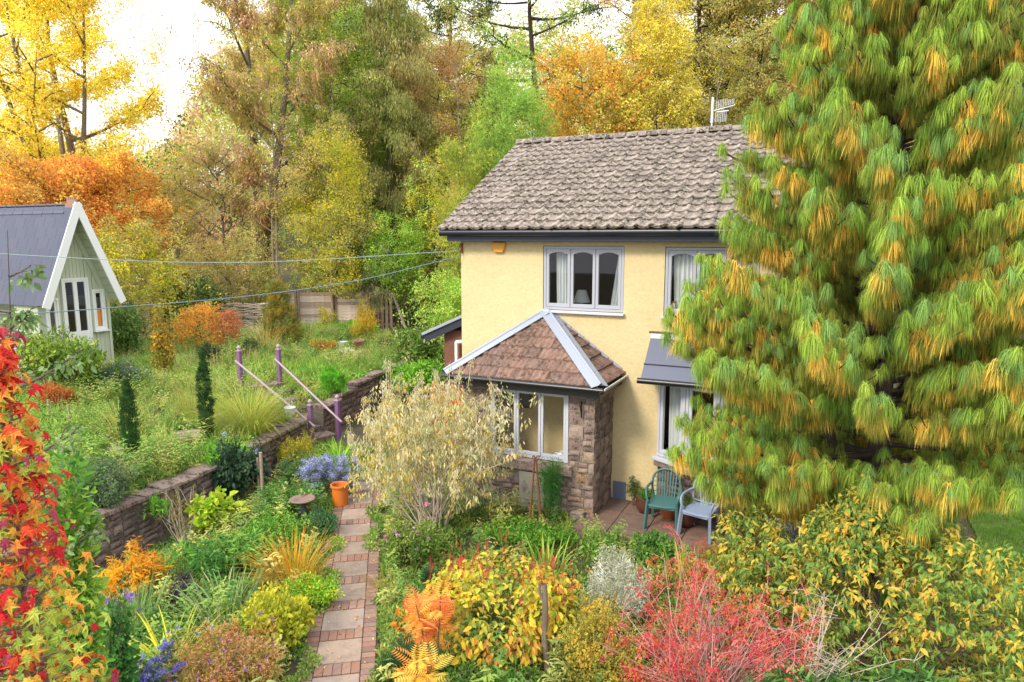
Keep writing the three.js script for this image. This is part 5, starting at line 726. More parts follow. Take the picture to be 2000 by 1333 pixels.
tree('dead_tree', 'slim pale dead trunk standing before the dark evergreen', { x: -15.4, z: -10.6, h: 7.4, r: 0.9, base: 0.5, tr: 0.1, nb: 8, sub: 4, geo: G.fine, colors: OLI, n: 40, cs: 0.6, seed: 46, bark: M.barkPale, rise: 0.9 });
for (const [label, x, z, h, seed] of [['slender pale birch stem right of the slim dead trunk', -15.2, -10.7, 13, 47], ['slender pale stem with thin foliage before the ivy clad alder', -9.5, -16.8, 15, 48], ['slender grey stem with bare branches rising beside the aerial', 1.6, -19.4, 13, 49], ['slender pale stem in front of the tall green willow', -13.4, -12.7, 14, 50]])
  tree('slender_birch', label, { x, z, h, r: 1.5, base: 0.35, tr: 0.075, nb: 20, sub: 6, geo: G.fine, colors: [...YGR, ...OLI], n: 260, cs: 0.8, seed, bark: M.barkPale, rise: 0.8, gap: 0.4, fill: 0.05, shape: 'column', group: 'slender pale stems before the wood' });
// bushes along the far edge of the terrace
shrub('golden_bush', 'large yellow olive bush behind the right slope of the shed', { x: -14.9, z: -3.9, w: 3.2, h: 5.2, geo: G.small, colors: [...YGR, ...OLI], n: 620, cs: 0.75, seed: 51, group: scrub, lobes: 7 });
shrub('lime_bush', 'bright lime green bush left of the yellow house', { x: -10.2, z: -12.6, w: 3.0, h: 5.3, geo: G.small, colors: LIM, n: 560, cs: 0.75, seed: 52, group: scrub, lobes: 7 });
shrub('lime_bush', 'wide lime green bush touching the corner of the house', { x: -5.3, z: -8.8, w: 3.6, h: 3.9, geo: G.small, colors: [...LIM, ...GRN], n: 560, cs: 0.7, seed: 53, group: scrub, lobes: 7 });
shrub('sorbus_bush', 'grey green feathery bush with pale leaf backs behind the fence', { x: -10.9, z: -11.8, w: 2.7, h: 5.2, geo: G.ash, colors: pal(0.5, '#7c8a50', '#94a068', '#68783e', '#b0b484'), n: 420, cs: 0.6, seed: 54, group: scrub, lobes: 7 });
shrub('hazel_bush', 'olive hazel bush behind the sagging hurdle', { x: -15.0, z: -8.9, w: 2.9, h: 4.6, geo: G.small, colors: OLI, n: 420, cs: 0.7, seed: 55, group: scrub, lobes: 6 });
shrub('hazel_bush', 'olive brown hazel bush right of the golden bush', { x: -15.9, z: -6.9, w: 2.6, h: 4.3, geo: G.small, colors: [...OLI, ...BRN], n: 420, cs: 0.7, seed: 56, group: scrub, lobes: 6 });
shrub('hazel_bush', 'olive green hazel bush behind the middle fence panel', { x: -13.9, z: -11.9, w: 3.0, h: 4.6, geo: G.small, colors: [...OLI, ...GRN], n: 480, cs: 0.7, seed: 57, group: scrub, lobes: 6 });
shrub('ivy_hedge', 'dark ivy hedge with yellow leaves between the two hurdles', { x: -14.7, z: -5.6, w: 2.5, h: 2.9, geo: G.ivy, colors: [...DRK, ...DRK, ...YGR], n: 330, cs: 0.6, seed: 58, group: scrub, mat: glossMat, lobes: 6 });
shrub('laurel_bush', 'dark green laurel behind the leaning plank', { x: -8.4, z: -14.8, w: 3.2, h: 4.9, geo: G.broad, colors: DRK, n: 430, cs: 0.6, seed: 59, group: scrub, lobes: 6 });
shrub('laurel_bush', 'dark laurel under the willow behind the fence', { x: -12.3, z: -13.4, w: 3.0, h: 5.8, geo: G.broad, colors: DRK, n: 430, cs: 0.65, seed: 60, group: scrub, lobes: 6 });
shrub('golden_bush', 'yellow green bush between the lime bush and the bamboo', { x: -9.3, z: -14.2, w: 3.2, h: 7.4, geo: G.small, colors: [...YGR, ...GRN], n: 650, cs: 0.8, seed: 61, group: scrub, lobes: 7 });
shrub('golden_bush', 'yellow ochre bush under the cherry, left of the roof', { x: -7.6, z: -13.6, w: 2.7, h: 7.6, geo: G.small, colors: [...YGR, ...BRN], n: 560, cs: 0.8, seed: 62, group: scrub, lobes: 7 });
shrub('elder_bush', 'green and white flecked bush beside the side extension roof', { x: -5.4, z: -6.6, w: 1.9, h: 2.1, geo: G.leafy, colors: pal(0.5, '#6c9438', '#86a848', '#5a8030', '#c4cc84'), n: 420, cs: 1.1, seed: 63, group: scrub });
shrub('hydrangea_bush', 'low fresh green bush in front of the side extension', { x: -4.2, z: -4.6, w: 1.8, h: 1.0, geo: G.leafy, colors: pal(0.52, '#7cb838', '#94cc48', '#68a430'), n: 320, cs: 0.95, seed: 64, group: scrub, gy: 0.4 });
// the wood beyond, one far mass of foliage
{
  const q = rng(99), items = [], P = [...OLI, ...GRN, ...BRN, ...KEY, ...DRK];
  for (let i = 0; i < 17000; i++) { const lat = mix(-80, 62, q()), dist = 46 + 36 * q(), s = lat * dist / 62, x = 6.81 - 0.426 * dist + 0.905 * s, z = 12.07 - 0.905 * dist - 0.426 * s, tall = mix(0.42, 1, ss(-31, -24, lat)); const top = (11.5 + 5 * noise3(x * 0.12, 1, z * 0.12) + 5 * noise3(x * 0.35, 4, z * 0.35)) * tall, y = groundH(x, z) + top * Math.pow(q(), 0.75); if (noise3(x * 0.4, y * 0.4, z * 0.4) < 0.33) continue; items.push({ p: V(x, y, z), s: 1.6 + 0.9 * q(), c: pick(P, q, V(x, y, z), 0.12, 0.6) }); }
  const m = copies(scene, 'far_woodland', clump({ seed: 71, n: 34, r: 0.42, len: 0.11, w: 0.07 }), leafMat, items, { tilt: 1.5 }, 72); m.userData = { kind: 'stuff', label: 'far wooded slope of mixed autumn trees', category: 'woodland' };
}

// ================================================================ big individual leaves and tufts: the largest are meshes of their own, the rest one mass
const camPos = camera.position;
function singles(parent, name, geos, colors, items, { max = 300, mat = leafMat, rest = 'remaining_' + name } = {}) {
  const mats = colors.map(c => { const m = mat.clone(); m.color.setRGB(...c); return m; }), seen = it => { const p = it.p.clone().add(parent.position), v = p.clone().project(camera); return (Math.abs(v.x) < 1 && Math.abs(v.y) < 1 && v.z < 1 ? 0 : 1000) + p.distanceTo(camPos) - 0.4 * (it.out ?? 0); };
  camera.updateMatrixWorld(); camera.updateProjectionMatrix();
  const list = items.map(it => ({ it, k: seen(it) })).sort((a, b) => a.k - b.k).map(o => o.it), tail = geos.map(() => []);
  list.forEach((it, i) => { if (i < max) { const m = part(name, geos[it.g], mats[it.ci], parent); m.position.copy(it.p); m.quaternion.copy(it.q); m.scale.setScalar(it.s); } else tail[it.g].push({ p: it.p, q: it.q, s: it.s, c: colors[it.ci] }); });
  geos.forEach((g, k) => copies(parent, rest, g, mat, tail[k], { jitter: 0.1 }, 7 + k));
}
const quatTo = (dir, roll, face) => { const Y = dir.clone().normalize(), Z = face.clone().addScaledVector(Y, -face.dot(Y)).normalize(), X = Y.clone().cross(Z); const q = new THREE.Quaternion().setFromRotationMatrix(new THREE.Matrix4().makeBasis(X, Y, Z)); return q.multiply(new THREE.Quaternion().setFromAxisAngle(V(0, 1, 0), roll)); };
function tinted(L, v = 1) { const pos = L.p.flat(), col = L.p.flatMap(() => [v, v, v]); return geoFrom(pos, col, L.t.flat()); }

const needleMat = leafMat.clone(); needleMat.transmission = 0.2;
// ---------------------------------------------------------------- the big pine with hanging needle tufts
{
  const px = 7.42, pz = 2.3, t = thing('weeping_pine', 'large pine with drooping green and golden needle tufts in front of the house', 'tree', [px, 0, pz]), q = rng(301);
  const prof = [[1.2, 1.3], [1.7, 2.0], [2.3, 2.5], [3.2, 2.78], [4.2, 2.36], [5.0, 2.0], [6.0, 1.7], [7.0, 1.42], [7.9, 1.2], [10, 0.75], [12.2, 0.1]];
  const list = [], trunk = []; for (let i = 0; i <= 12; i++) trunk.push(V(0.06 * Math.sin(i * 0.9), i * 1.02 - 0.2, 0.05 * Math.cos(i * 1.3))); list.push({ pts: trunk, r: trunk.map((_, i) => 0.17 * (1 - i / 13)) });
  const limb = (pts, r) => list.push({ pts: pts.map(p => V(...p)), r }); limb([[0, 0.9, 0], [-0.35, 1.15, 0.15], [-0.42, 1.7, 0.2], [-0.55, 2.5, 0.3]], [0.12, 0.1, 0.085, 0.05]); limb([[0, 1.0, 0], [0.35, 1.2, 0.2], [0.62, 1.65, 0.3], [0.95, 2.3, 0.4]], [0.12, 0.1, 0.085, 0.05]); limb([[-0.38, 1.35, 0.17], [0.1, 1.45, 0.3], [0.4, 1.35, 0.24]], [0.06, 0.055, 0.06]);
  const shoots = [];
  for (let h0 = 1.35; h0 < 12; h0 += 0.27) for (let k = 0; k < 10; k++) { const h = h0 + 0.26 * (q() - 0.5);
    const hh = h; const a = k * 0.6283 + hh * 2.1 + q() * 0.45, dir = V(Math.cos(a), 0, Math.sin(a)); let len = lerpTable(prof, h) * (0.8 + 0.24 * q()); if (dir.z < 0) len = Math.min(len, 1.95 / -dir.z - 0.05); if (h < 2.6 && dir.x * 0.426 + dir.z * 0.905 > 0.3) len *= h < 2.0 ? 0.4 : 0.8; const sag = h < 3 ? -0.12 : 0.1;
    const b = V(0, h - 0.25 * len, 0), e = V(dir.x * len, h + sag * len, dir.z * len), c = b.clone().lerp(e, 0.55).add(V(0, -0.06 * len, 0)), cv = new THREE.QuadraticBezierCurve3(b, c, e), p = cv.getPoints(5), r0 = 0.012 + 0.011 * len; list.push({ pts: p, r: p.map((_, i) => r0 * (1 - i / 6)) });
    const n = Math.max(4, Math.round(len * 11)); for (let j = 0; j < n; j++) { const u = 0.3 + 0.7 * (j + 0.6) / n, s = cv.getPoint(Math.min(1, u)), side = (j % 2 ? 1 : -1) * (0.35 + 0.7 * q()), d = dir.clone().applyAxisAngle(V(0, 1, 0), side * (u > 0.93 ? 0.2 : 1)).add(V(0, 0.5 + 0.5 * q(), 0)).normalize(), sl = (0.2 + 0.28 * q()) * (1.15 - 0.45 * u), tip = s.clone().addScaledVector(d, sl); list.push({ pts: [s, s.clone().lerp(tip, 0.5).add(V(0, -0.02, 0)), tip], r: [0.009, 0.007, 0.004] }); shoots.push({ tip, s, d, u, e: u * len / lerpTable(prof, h) }); }
  }
  part('trunk', limbs(list, 6), M.barkDark, t);
  const needleTuft = (seed, n, drop, spread, rise) => { const qq = rng(seed), pos = [], col = [], idx = []; for (let i = 0; i < n; i++) { const a = qq() * 6.283, lean = Math.sqrt(qq()), L = drop * (0.6 + 0.5 * qq()), ca = Math.cos(a), sa = Math.sin(a), y0 = -0.05 + 0.14 * qq(), w = 0.0021, v = 0.65 + 0.7 * qq(), R = spread * (0.15 + 1.0 * lean), up2 = rise * (0.5 + qq()); const P = [[0.004, y0], [R * 0.4, y0 + up2], [R * 0.75, y0 + up2 - L * 0.22], [R * 0.95, y0 + up2 - L * 0.6], [R * (0.95 + 0.2 * qq()), y0 + up2 - L]]; const b = pos.length / 3, tw = (qq() - 0.5) * 1.2; P.forEach(([r, y], k) => { const ww = k === 4 ? 0.0004 : w, t2 = a + tw * k * 0.08, c2 = Math.cos(t2), s2 = Math.sin(t2); pos.push(c2 * r - s2 * ww, y, s2 * r + c2 * ww, c2 * r + s2 * ww, y, s2 * r - c2 * ww); col.push(v * 1.02, v, v, v * 1.02, v, v); if (k) idx.push(b + 2 * k - 2, b + 2 * k - 1, b + 2 * k + 1, b + 2 * k - 2, b + 2 * k + 1, b + 2 * k); }); } return geoFrom(pos, col, idx); };
  const geos = [needleTuft(1, 120, 0.25, 0.12, 0.04), needleTuft(2, 110, 0.22, 0.15, 0.06), needleTuft(3, 100, 0.2, 0.1, 0.02)], colors = pal(0.56, '#98b848', '#a8c450', '#84a844', '#88b05c', '#f0cc58', '#f2d464', '#ecc054', '#94a044', '#b4b850');
  const items = [], up = new THREE.Object3D(); up.rotation.order = 'YXZ';
  for (const s of shoots) { const put = (p, g, ci, sc) => { up.rotation.set((q() - 0.5) * 0.35, q() * 7, (q() - 0.5) * 0.35); items.push({ p, g, ci, s: sc, q: up.quaternion.clone(), out: s.e }); };
    if (q() < 0.86) put(s.tip, q() < 0.6 ? 0 : 1, q() < 0.9 ? Math.floor(q() * 4) : 7, 0.5 + 0.34 * q()); const mid = s.s.clone().lerp(s.tip, 0.35); if (q() < 0.55) put(mid, 2, q() < 0.6 ? 4 + Math.floor(q() * 3) : 7 + Math.floor(q() * 2), 0.65 + 0.45 * q()); else if (q() < 0.5) put(mid, 2, 7, 0.8); if (q() < 0.45) put(s.s, 2, q() < 0.75 ? 7 : 4 + Math.floor(q() * 5), 0.75); if (q() < 0.3) put(s.s.clone().multiply(V(0.6, 1, 0.6)).add(V(0, -0.05, 0)), 2, 7, 0.85); }
  singles(t, 'needle_tuft', geos, colors, items, { max: 300, mat: needleMat });
}
// ---------------------------------------------------------------- sweet gum close to the camera on the left
{
  const t = thing('sweet_gum_tree', 'sweet gum with large star shaped red, orange and yellow leaves at the left edge', 'tree', [3.24, 0, 10.22]), q = rng(311), H = 4.5;
  const star = (seed) => { const qq = rng(seed), p = [[0, 0.03, 0.0]], tr = [], R = 0.062; const tips = [-2.25, -1.15, 0, 1.15, 2.25]; const ring = []; tips.forEach((a, i) => { const L = R * (Math.abs(a) > 2 ? 0.75 : a === 0 ? 1.15 : 1) * (0.92 + 0.16 * qq()); if (i) { const m = (tips[i - 1] + a) / 2; ring.push([Math.sin(m) * R * 0.36, 0.03 + Math.cos(m) * R * 0.36, 0.004]); } ring.push([Math.sin(a - 0.2) * L * 0.55, 0.03 + Math.cos(a - 0.2) * L * 0.55, 0.006 - 0.012 * qq()], [Math.sin(a) * L, 0.03 + Math.cos(a) * L, -0.012 - 0.025 * qq()], [Math.sin(a + 0.2) * L * 0.55, 0.03 + Math.cos(a + 0.2) * L * 0.55, 0.006 - 0.012 * qq()]); }); ring.unshift([-0.004, 0.0, 0]); ring.push([0.004, 0.0, 0]); p.push(...ring); for (let i = 1; i < ring.length; i++) tr.push([0, i + 1, i]); tr.push([0, 1, ring.length]); p.push([-0.0015, 0, 0], [0.0015, 0, 0], [0, -0.06, 0.02]); tr.push([p.length - 3, p.length - 2, p.length - 1]); return tinted({ p, t: tr }); };
  const geos = [star(1), star(2), star(3), star(4)], colors = pal(0.55, '#d83038', '#e86038', '#f0a048', '#f0c450', '#e4dc60', '#c8d45c', '#b04860', '#f09078', '#a8c454'), list = [], items = [];
  const trunk = []; for (let i = 0; i <= 8; i++) trunk.push(V(0.03 * Math.sin(i), i * H / 8 - 0.05, 0.03 * Math.cos(i * 1.7))); list.push({ pts: trunk, r: trunk.map((_, i) => 0.055 * (1 - i / 8.6)) });
  for (let i = 0; i < 190; i++) { const k = Math.pow((i + q()) / 190, 0.8), h = 0.9 + (H - 0.95) * k, R = mix(0.66, 0.05, Math.pow(k, 0.75)) * (0.8 + 0.35 * q()), a = i * 2.399, d = V(Math.cos(a), 0, Math.sin(a)), b = V(0, h - 0.25 * R, 0), e = d.clone().multiplyScalar(R).add(V(0, h + 0.2 * R, 0)), m = b.clone().lerp(e, 0.5); list.push({ pts: [b, m, e], r: [0.009, 0.006, 0.002] }); const n = 5 + Math.round(R * 15); for (let j = 0; j < n; j++) { const u = 0.25 + 0.78 * (j + q()) / n, p = b.clone().lerp(e, u).add(V((q() - 0.5) * 0.16, (q() - 0.5) * 0.1, (q() - 0.5) * 0.16)); const out = d.clone().add(V((q() - 0.5) * 1.2, 0.35 * q(), (q() - 0.5) * 1.2)).normalize(), dn = d.clone().multiplyScalar(0.55).add(V((q() - 0.5) * 0.7, -0.75 + 0.3 * (q() - 0.5), (q() - 0.5) * 0.7)); const nz = noise3(p.x * 3.2 + 4, p.y * 2.6, p.z * 3.2 + 1) * 1.5 - 0.25 + 0.5 * (q() - 0.5); items.push({ p, g: Math.floor(q() * 4), ci: [6, 0, 6, 1, 0, 2, 3, 5, 8, 5][Math.max(0, Math.min(9, Math.floor(nz * 10)))], s: 0.58 + 0.36 * q(), q: quatTo(dn, (q() - 0.5) * 0.9, out), out: u }); } }
  part('trunk', limbs(list, 5), M.barkGrey, t); singles(t, 'leaf', geos, colors, items, { max: 300 });
}
// ---------------------------------------------------------------- leafy mounds with leaves one can pick out
function leafMound(name, label, o) {
  const { x, z, lobes, leaf, colors, n, seed, max = 300, stemMat = M.stemBrown, category = 'shrub', stems = 30, low, face = 0.55, bunch = 1, spread = 0.1, extra, gy } = o, t = thing(name, label, category, [x, gy ?? groundH(x, z), z]), q = rng(seed), items = [], list = [], geos = leaf.map(l => tinted(leafShape('oval', ...l)));
  let guard = 0; while (items.length < n && guard++ < n * 20) { const l = lobes[Math.floor(q() * lobes.length)], th = q() * 6.283, cy = mix(low ?? -0.35, 1, q()), sy = Math.sqrt(1 - cy * cy), rr = Math.pow(mix(0.35, 1, q()), 0.5), nrm = V(Math.cos(th) * sy, cy, Math.sin(th) * sy), p = V(l[0] + nrm.x * l[3] * rr, l[1] + nrm.y * l[4] * rr, l[2] + nrm.z * l[3] * rr); if (p.y < 0.05) continue; let inside = 0; for (const m of lobes) if (m !== l && Math.hypot((p.x - m[0]) / m[3], (p.y - m[1]) / m[4], (p.z - m[2]) / m[3]) < 0.62) inside = 1; if (inside && q() < 0.85) continue;
    if (noise3(p.x * 3.3 + seed, p.y * 3.3, p.z * 3.3) < 0.36 && q() < 0.75) continue; const dn = nrm.clone().multiplyScalar(0.5).add(V((q() - 0.5) * 1.3, -0.55 + 0.5 * (q() - 0.5), (q() - 0.5) * 1.3)), fc = nrm.clone().multiplyScalar(face).add(V(0, 0.45, 0)).add(V((q() - 0.5) * 1.1, (q() - 0.5) * 0.7, (q() - 0.5) * 1.1)); const pt = p.clone().add(V(x, 0, z)); let u = mix(q(), noise3(pt.x * 2.2, pt.y * 2.2, pt.z * 2.2) * 1.7 - 0.35, 0.5); const tw = nrm.clone().add(V((q() - 0.5), -0.2 + q() * 0.6, (q() - 0.5))).normalize(); for (let k = 0; k < bunch; k++) { const pp = bunch > 1 ? p.clone().addScaledVector(tw, spread * (k / bunch - 0.3) * 1.6).add(V((q() - 0.5), (q() - 0.5), (q() - 0.5)).multiplyScalar(spread * 0.7)) : p, d2 = bunch > 1 ? dn.clone().add(V((q() - 0.5) * 1.5, (q() - 0.5) * 0.9, (q() - 0.5) * 1.5)) : dn; const cu = u + (bunch > 1 ? 0.35 * (q() - 0.5) : 0); if (pp.y < 0.03) continue; items.push({ p: pp, g: Math.floor(q() * geos.length), ci: Math.max(0, Math.min(colors.length - 1, Math.floor(cu * colors.length))), s: 0.6 + 0.65 * q(), q: quatTo(d2, (q() - 0.5) * 1.6, fc), out: rr * 3 }); } }
  for (let i = 0; i < stems; i++) { const l = lobes[i % lobes.length], e = items[Math.floor(q() * items.length)].p.clone(), b = V(l[0] * 0.4 + (q() - 0.5) * 0.2, -0.05, l[2] * 0.4 + (q() - 0.5) * 0.2); list.push({ pts: [b, b.clone().lerp(e, 0.5).add(V(0, 0.12, 0)), e], r: [0.012, 0.009, 0.003] }); }
  part('stems', limbs(list, 5), stemMat, t); singles(t, 'leaf', geos, colors, items, { max }); if (extra) extra(t, q, items); return t;
}
leafMound('curled_leaf_shrub', 'large shrub of curled yellow and green leaves below the big pine', { x: 7.4, z: 4.1, seed: 321, n: 26000, stems: 70, bunch: 10, spread: 0.11, low: -0.85,
  lobes: [[-1.35, 0.75, -0.85, 0.55, 0.8], [-0.75, 0.8, -0.3, 0.75, 0.85], [0.0, 0.95, -0.15, 0.85, 0.95], [0.85, 0.95, -0.1, 0.85, 0.9], [1.6, 0.8, 0.0, 0.8, 0.85], [-0.05, 1.75, -0.35, 0.3, 0.45], [-0.3, 1.45, -0.35, 0.4, 0.45], [0.5, 1.3, -0.4, 0.5, 0.5], [2.4, 0.6, 0.15, 0.8, 0.75]],
  leaf: [[0.068, 0.036, 0.7], [0.06, 0.028, 1.3], [0.076, 0.046, 0.4], [0.052, 0.022, 1.6]], colors: pal(0.56, '#ecc850', '#e4b450', '#d8c050', '#a8b850', '#88a850', '#6c9448', '#7ca050', '#b8bc50', '#e4c850', '#ecd058', '#98b054') });
{
  const spike = () => { const q = rng(5), pos = [], col = [], idx = []; for (let i = 0; i < 40; i++) { const y = i / 40 * 0.16, a = i * 2.4, r = 0.012 * (1 - 0.5 * i / 40), b = pos.length / 3; for (const k of [0, 2.1, 4.2]) { pos.push(Math.cos(a) * r + Math.cos(k + a) * 0.008, y + 0.006 * Math.sin(k), Math.sin(a) * r + Math.sin(k + a) * 0.008); col.push(1, 1, 1); } idx.push(b, b + 1, b + 2); } return geoFrom(pos, col, idx); };
  leafMound('persicaria', 'mound of broad yellow leaves with red flower spikes right of the path', { x: 3.35, z: 5.05, seed: 322, n: 2600, category: 'plant', lobes: [[0, 0.45, 0, 0.8, 0.62], [0.5, 0.42, -0.1, 0.55, 0.55], [-0.5, 0.42, 0.05, 0.5, 0.5], [0.1, 0.35, 0.35, 0.65, 0.5]], leaf: [[0.09, 0.05, 0.25], [0.08, 0.042, 0.4], [0.1, 0.055, 0.15]], colors: pal(0.52, '#7c9c40', '#a8bc48', '#ccd04c', '#ecdc4c', '#f0d048', '#b8c048', '#ecb44c', '#e09c50'), stemMat: M.stemGreen,
    extra: (t, q, items) => { const f = []; let g = 0; while (f.length < 190 && g++ < 4000) { const p = items[Math.floor(q() * items.length)].p; if (p.y < 0.62 && q() < 0.9) continue; f.push({ p: p.clone().add(V((q() - 0.5) * 0.2, 0.06 + 0.12 * q(), -0.1 * q() + (q() - 0.5) * 0.2)), s: 0.5 + 0.4 * q(), c: pal(0.55, '#d03040', '#c84050', '#e05048', '#b83048')[Math.floor(q() * 4)] }); } copies(t, 'flower_spikes', spike(), leafMat, f, { tilt: 0.25 }, 4); } });
  // sumac: pinnate fronds fanning from bare stems
  const frond = (pairs, L) => { const pos = [], col = [], idx = []; for (let i = 0; i < pairs; i++) for (const s of [-1, 1]) { const y = L * (0.15 + 0.85 * i / pairs), len = 0.085 * Math.sin(Math.PI * (0.2 + 0.75 * i / pairs)) + 0.02, b = pos.length / 3, z = -0.25 * Math.pow(y / L, 2) * L; pos.push(0, y, z, s * len * 0.4, y + 0.013, z - 0.004, s * len, y + 0.03, z - 0.03, s * len * 0.5, y + 0.0, z - 0.004); col.push(1, 1, 1, 1, 1, 1, 0.9, 0.9, 0.9, 1, 1, 1); idx.push(b, b + 1, b + 2, b, b + 2, b + 3); } const b = pos.length / 3; pos.push(-0.003, 0, 0, 0.003, 0, 0, 0, L, -0.25 * L); col.push(0.6, 0.4, 0.3, 0.6, 0.4, 0.3, 0.6, 0.4, 0.3); idx.push(b, b + 1, b + 2); return geoFrom(pos, col, idx); };
  function sumac(x, z, h, label, seed, colors, n) { const t = thing('sumac', label, 'shrub', [x, 0, z]), q = rng(seed), items = [], list = []; for (let k = 0; k < 4; k++) { const tip = V((q() - 0.5) * 0.45, h * (0.65 + 0.35 * k / 3), (q() - 0.5) * 0.45); list.push({ pts: [V(0, -0.05, 0), tip.clone().multiplyScalar(0.5).add(V(0.03, 0, 0.02)), tip], r: [0.014, 0.011, 0.006] }); for (let i = 0; i < n / 4; i++) { const a = q() * 7, o = new THREE.Object3D(); o.rotation.order = 'YXZ'; o.rotation.set(-(0.5 + 1.1 * q()), a, 0); const p = V(0, 0, 0).lerp(tip, 0.6 + 0.4 * q()); items.push({ p, g: i % 2, ci: Math.floor(q() * colors.length), s: 0.8 + 0.4 * q(), q: o.quaternion.clone(), out: 0 }); } } part('stems', limbs(list, 5), M.stemBrown, t); singles(t, 'frond', [frond(9, 0.26), frond(8, 0.21)], colors, items); }
  sumac(3.05, 6.15, 1.15, 'feathery orange sumac in front of the yellow persicaria', 331, pal(0.6, '#f0a048', '#f4b450', '#ec8850', '#f6cc60', '#f0ac68'), 64);
  sumac(3.2, 6.75, 0.75, 'low golden sumac beside the clipped dark bush at the bottom edge', 332, pal(0.6, '#f4c448', '#f6d458', '#f0a848', '#f6e070'), 44);
}

// ================================================================ planting in the lower beds
const FL = (r) => clump({ seed: 91, n: 14, r: r * 0.5, len: r, w: r * 0.5, out: 1.2, droop: -0.2, flat: 0.6 });
const lowBed = 'plants in the lower beds';
shrub('variegated_shrub_tree', 'small weeping tree with cream and pale yellow leaves before the porch', { x: 0.95, z: 2.75, w: 2.8, h: 3.05, d: 2.4, geo: clump({ seed: 81, n: 14, r: 0.12, len: 0.07, w: 0.024, kind: 'oval', droop: 0.8, out: 0.5 }), colors: pal(0.54, '#f4eec4', '#ece0a0', '#e8d480', '#dcd8a8', '#f0e8c0', '#c4c890', '#e4d074', '#b8bc80'), n: 1050, cs: 0.88, seed: 401, stems: 80, stemMat: M.twigPale, stemR: 0.014, lobes: 16, lift: 0.12, tilt: 0.3, category: 'tree', patch: 0.45, hollow: 0.15, over: 1.0, sprigs: { n: 130, len: 0.6, k: 6, min: 0.3 } });
shrub('red_barberry', 'twiggy barberry with red leaves and pale bare stems at the bottom right', { x: 5.85, z: 5.3, w: 2.3, h: 1.6, geo: clump({ seed: 82, n: 16, r: 0.07, len: 0.035, w: 0.022, kind: 'oval', droop: 0.2 }), colors: pal(0.55, '#dc4c54', '#e46058', '#d04054', '#ec8078', '#e06848', '#c84854'), n: 560, cs: 0.82, seed: 402, stems: 190, stemMat: M.twigPink, stemR: 0.007, lobes: 13, lift: 0.3, hollow: 0.25, stemOut: 1.15, sprigs: { n: 80, len: 0.4, k: 4, min: 0.3, out: 0.9 } });
{ // long pale twigs of a bare shrub on its right
  const t = thing('bare_shrub', 'bare pale twigs arching between the red barberry and the green bush', 'shrub', [6.75, 0, 5.15]), q = rng(403), list = []; for (let i = 0; i < 26; i++) { const a = q() * 7, e = V(Math.cos(a) * 0.75 * q() + 0.15, 0.6 + 0.75 * q(), Math.sin(a) * 0.6), m = e.clone().multiplyScalar(0.5).add(V((q() - 0.5) * 0.2, 0.15, (q() - 0.5) * 0.2)); list.push({ pts: [V(0, -0.05, 0), m, e], r: [0.01, 0.007, 0.002] }); for (let k = 0; k < 4; k++) { const b = m.clone().lerp(e, q()); list.push({ pts: [b, b.clone().add(V((q() - 0.5) * 0.3, 0.12 * q(), (q() - 0.5) * 0.3)), b.clone().add(V((q() - 0.5) * 0.5, 0.22 * q(), (q() - 0.5) * 0.5))], r: [0.005, 0.003, 0.001] }); } } part('twigs', limbs(list, 4), M.twigPale, t);
}
shrub('green_shrub', 'dense green shrub below the curled leaf shrub at the bottom right', { x: 7.5, z: 5.45, w: 2.3, h: 1.0, geo: G.lance, colors: pal(0.55, '#5c8c40', '#74a04c', '#4c7838', '#94b454'), n: 1100, cs: 0.8, seed: 404, lobes: 7 });
shrub('green_shrub', 'olive green shrub at the bottom right corner beside the lawn', { x: 8.75, z: 5.15, w: 1.7, h: 0.85, geo: G.lance, colors: pal(0.55, '#84a44c', '#9cb858', '#749444', '#b0b858'), n: 700, cs: 0.75, seed: 405 });
shrub('golden_spirea', 'bushy yellow spirea left of the red barberry', { x: 4.75, z: 5.35, w: 1.0, h: 0.95, geo: G.tiny, colors: pal(0.52, '#d4c448', '#c8c050', '#b0ac48', '#dcb848', '#98a048'), n: 420, cs: 1.15, seed: 406 });
shrub('silver_artemisia', 'wispy silver grey artemisia between persicaria and barberry', { x: 4.5, z: 4.05, w: 0.95, h: 0.85, geo: G.ferny, colors: pal(0.6, '#c8ccb8', '#b4bca0', '#dcdcd0', '#a8a888'), n: 190, cs: 0.85, seed: 407, stems: 40, stemMat: M.twigPale });
shrub('silver_artemisia', 'fading buff artemisia beside the crooked grey post', { x: 4.25, z: 4.75, w: 0.7, h: 0.6, geo: G.ferny, colors: pal(0.6, '#b8b48c', '#a8a468', '#ccc49c', '#8c9450'), n: 150, cs: 0.9, seed: 408 });
shrub('clipped_bush', 'dark green rounded rosemary bush at the right edge of the path', { x: 2.78, z: 6.3, w: 0.5, h: 0.55, geo: G.needle, colors: pal(0.5, '#3c6838', '#4c7c40', '#2c5830', '#648c58'), n: 260, cs: 0.9, seed: 409, lobes: 3, top: 0.6 });
shrub('clipped_bush', 'small dark conifer bush behind the feathery sumac', { x: 2.35, z: 4.85, w: 0.42, h: 0.6, geo: G.needle, colors: pal(0.5, '#2c5830', '#3c6838', '#4a7840'), n: 170, cs: 0.9, seed: 410, lobes: 3 });
shrub('pink_mallow', 'loose plant with pale pink flowers on the right of the path', { x: 1.35, z: 3.95, w: 0.9, h: 0.75, geo: G.herb, colors: pal(0.55, '#7c9c40', '#94a850', '#688838', '#a8a858'), n: 170, cs: 0.9, seed: 411, flower: { n: 16, geo: FL(0.035), s: 1, colors: pal(0.6, '#d8a0d0', '#e0b8d8', '#f078b0'), up: 0.08 } });
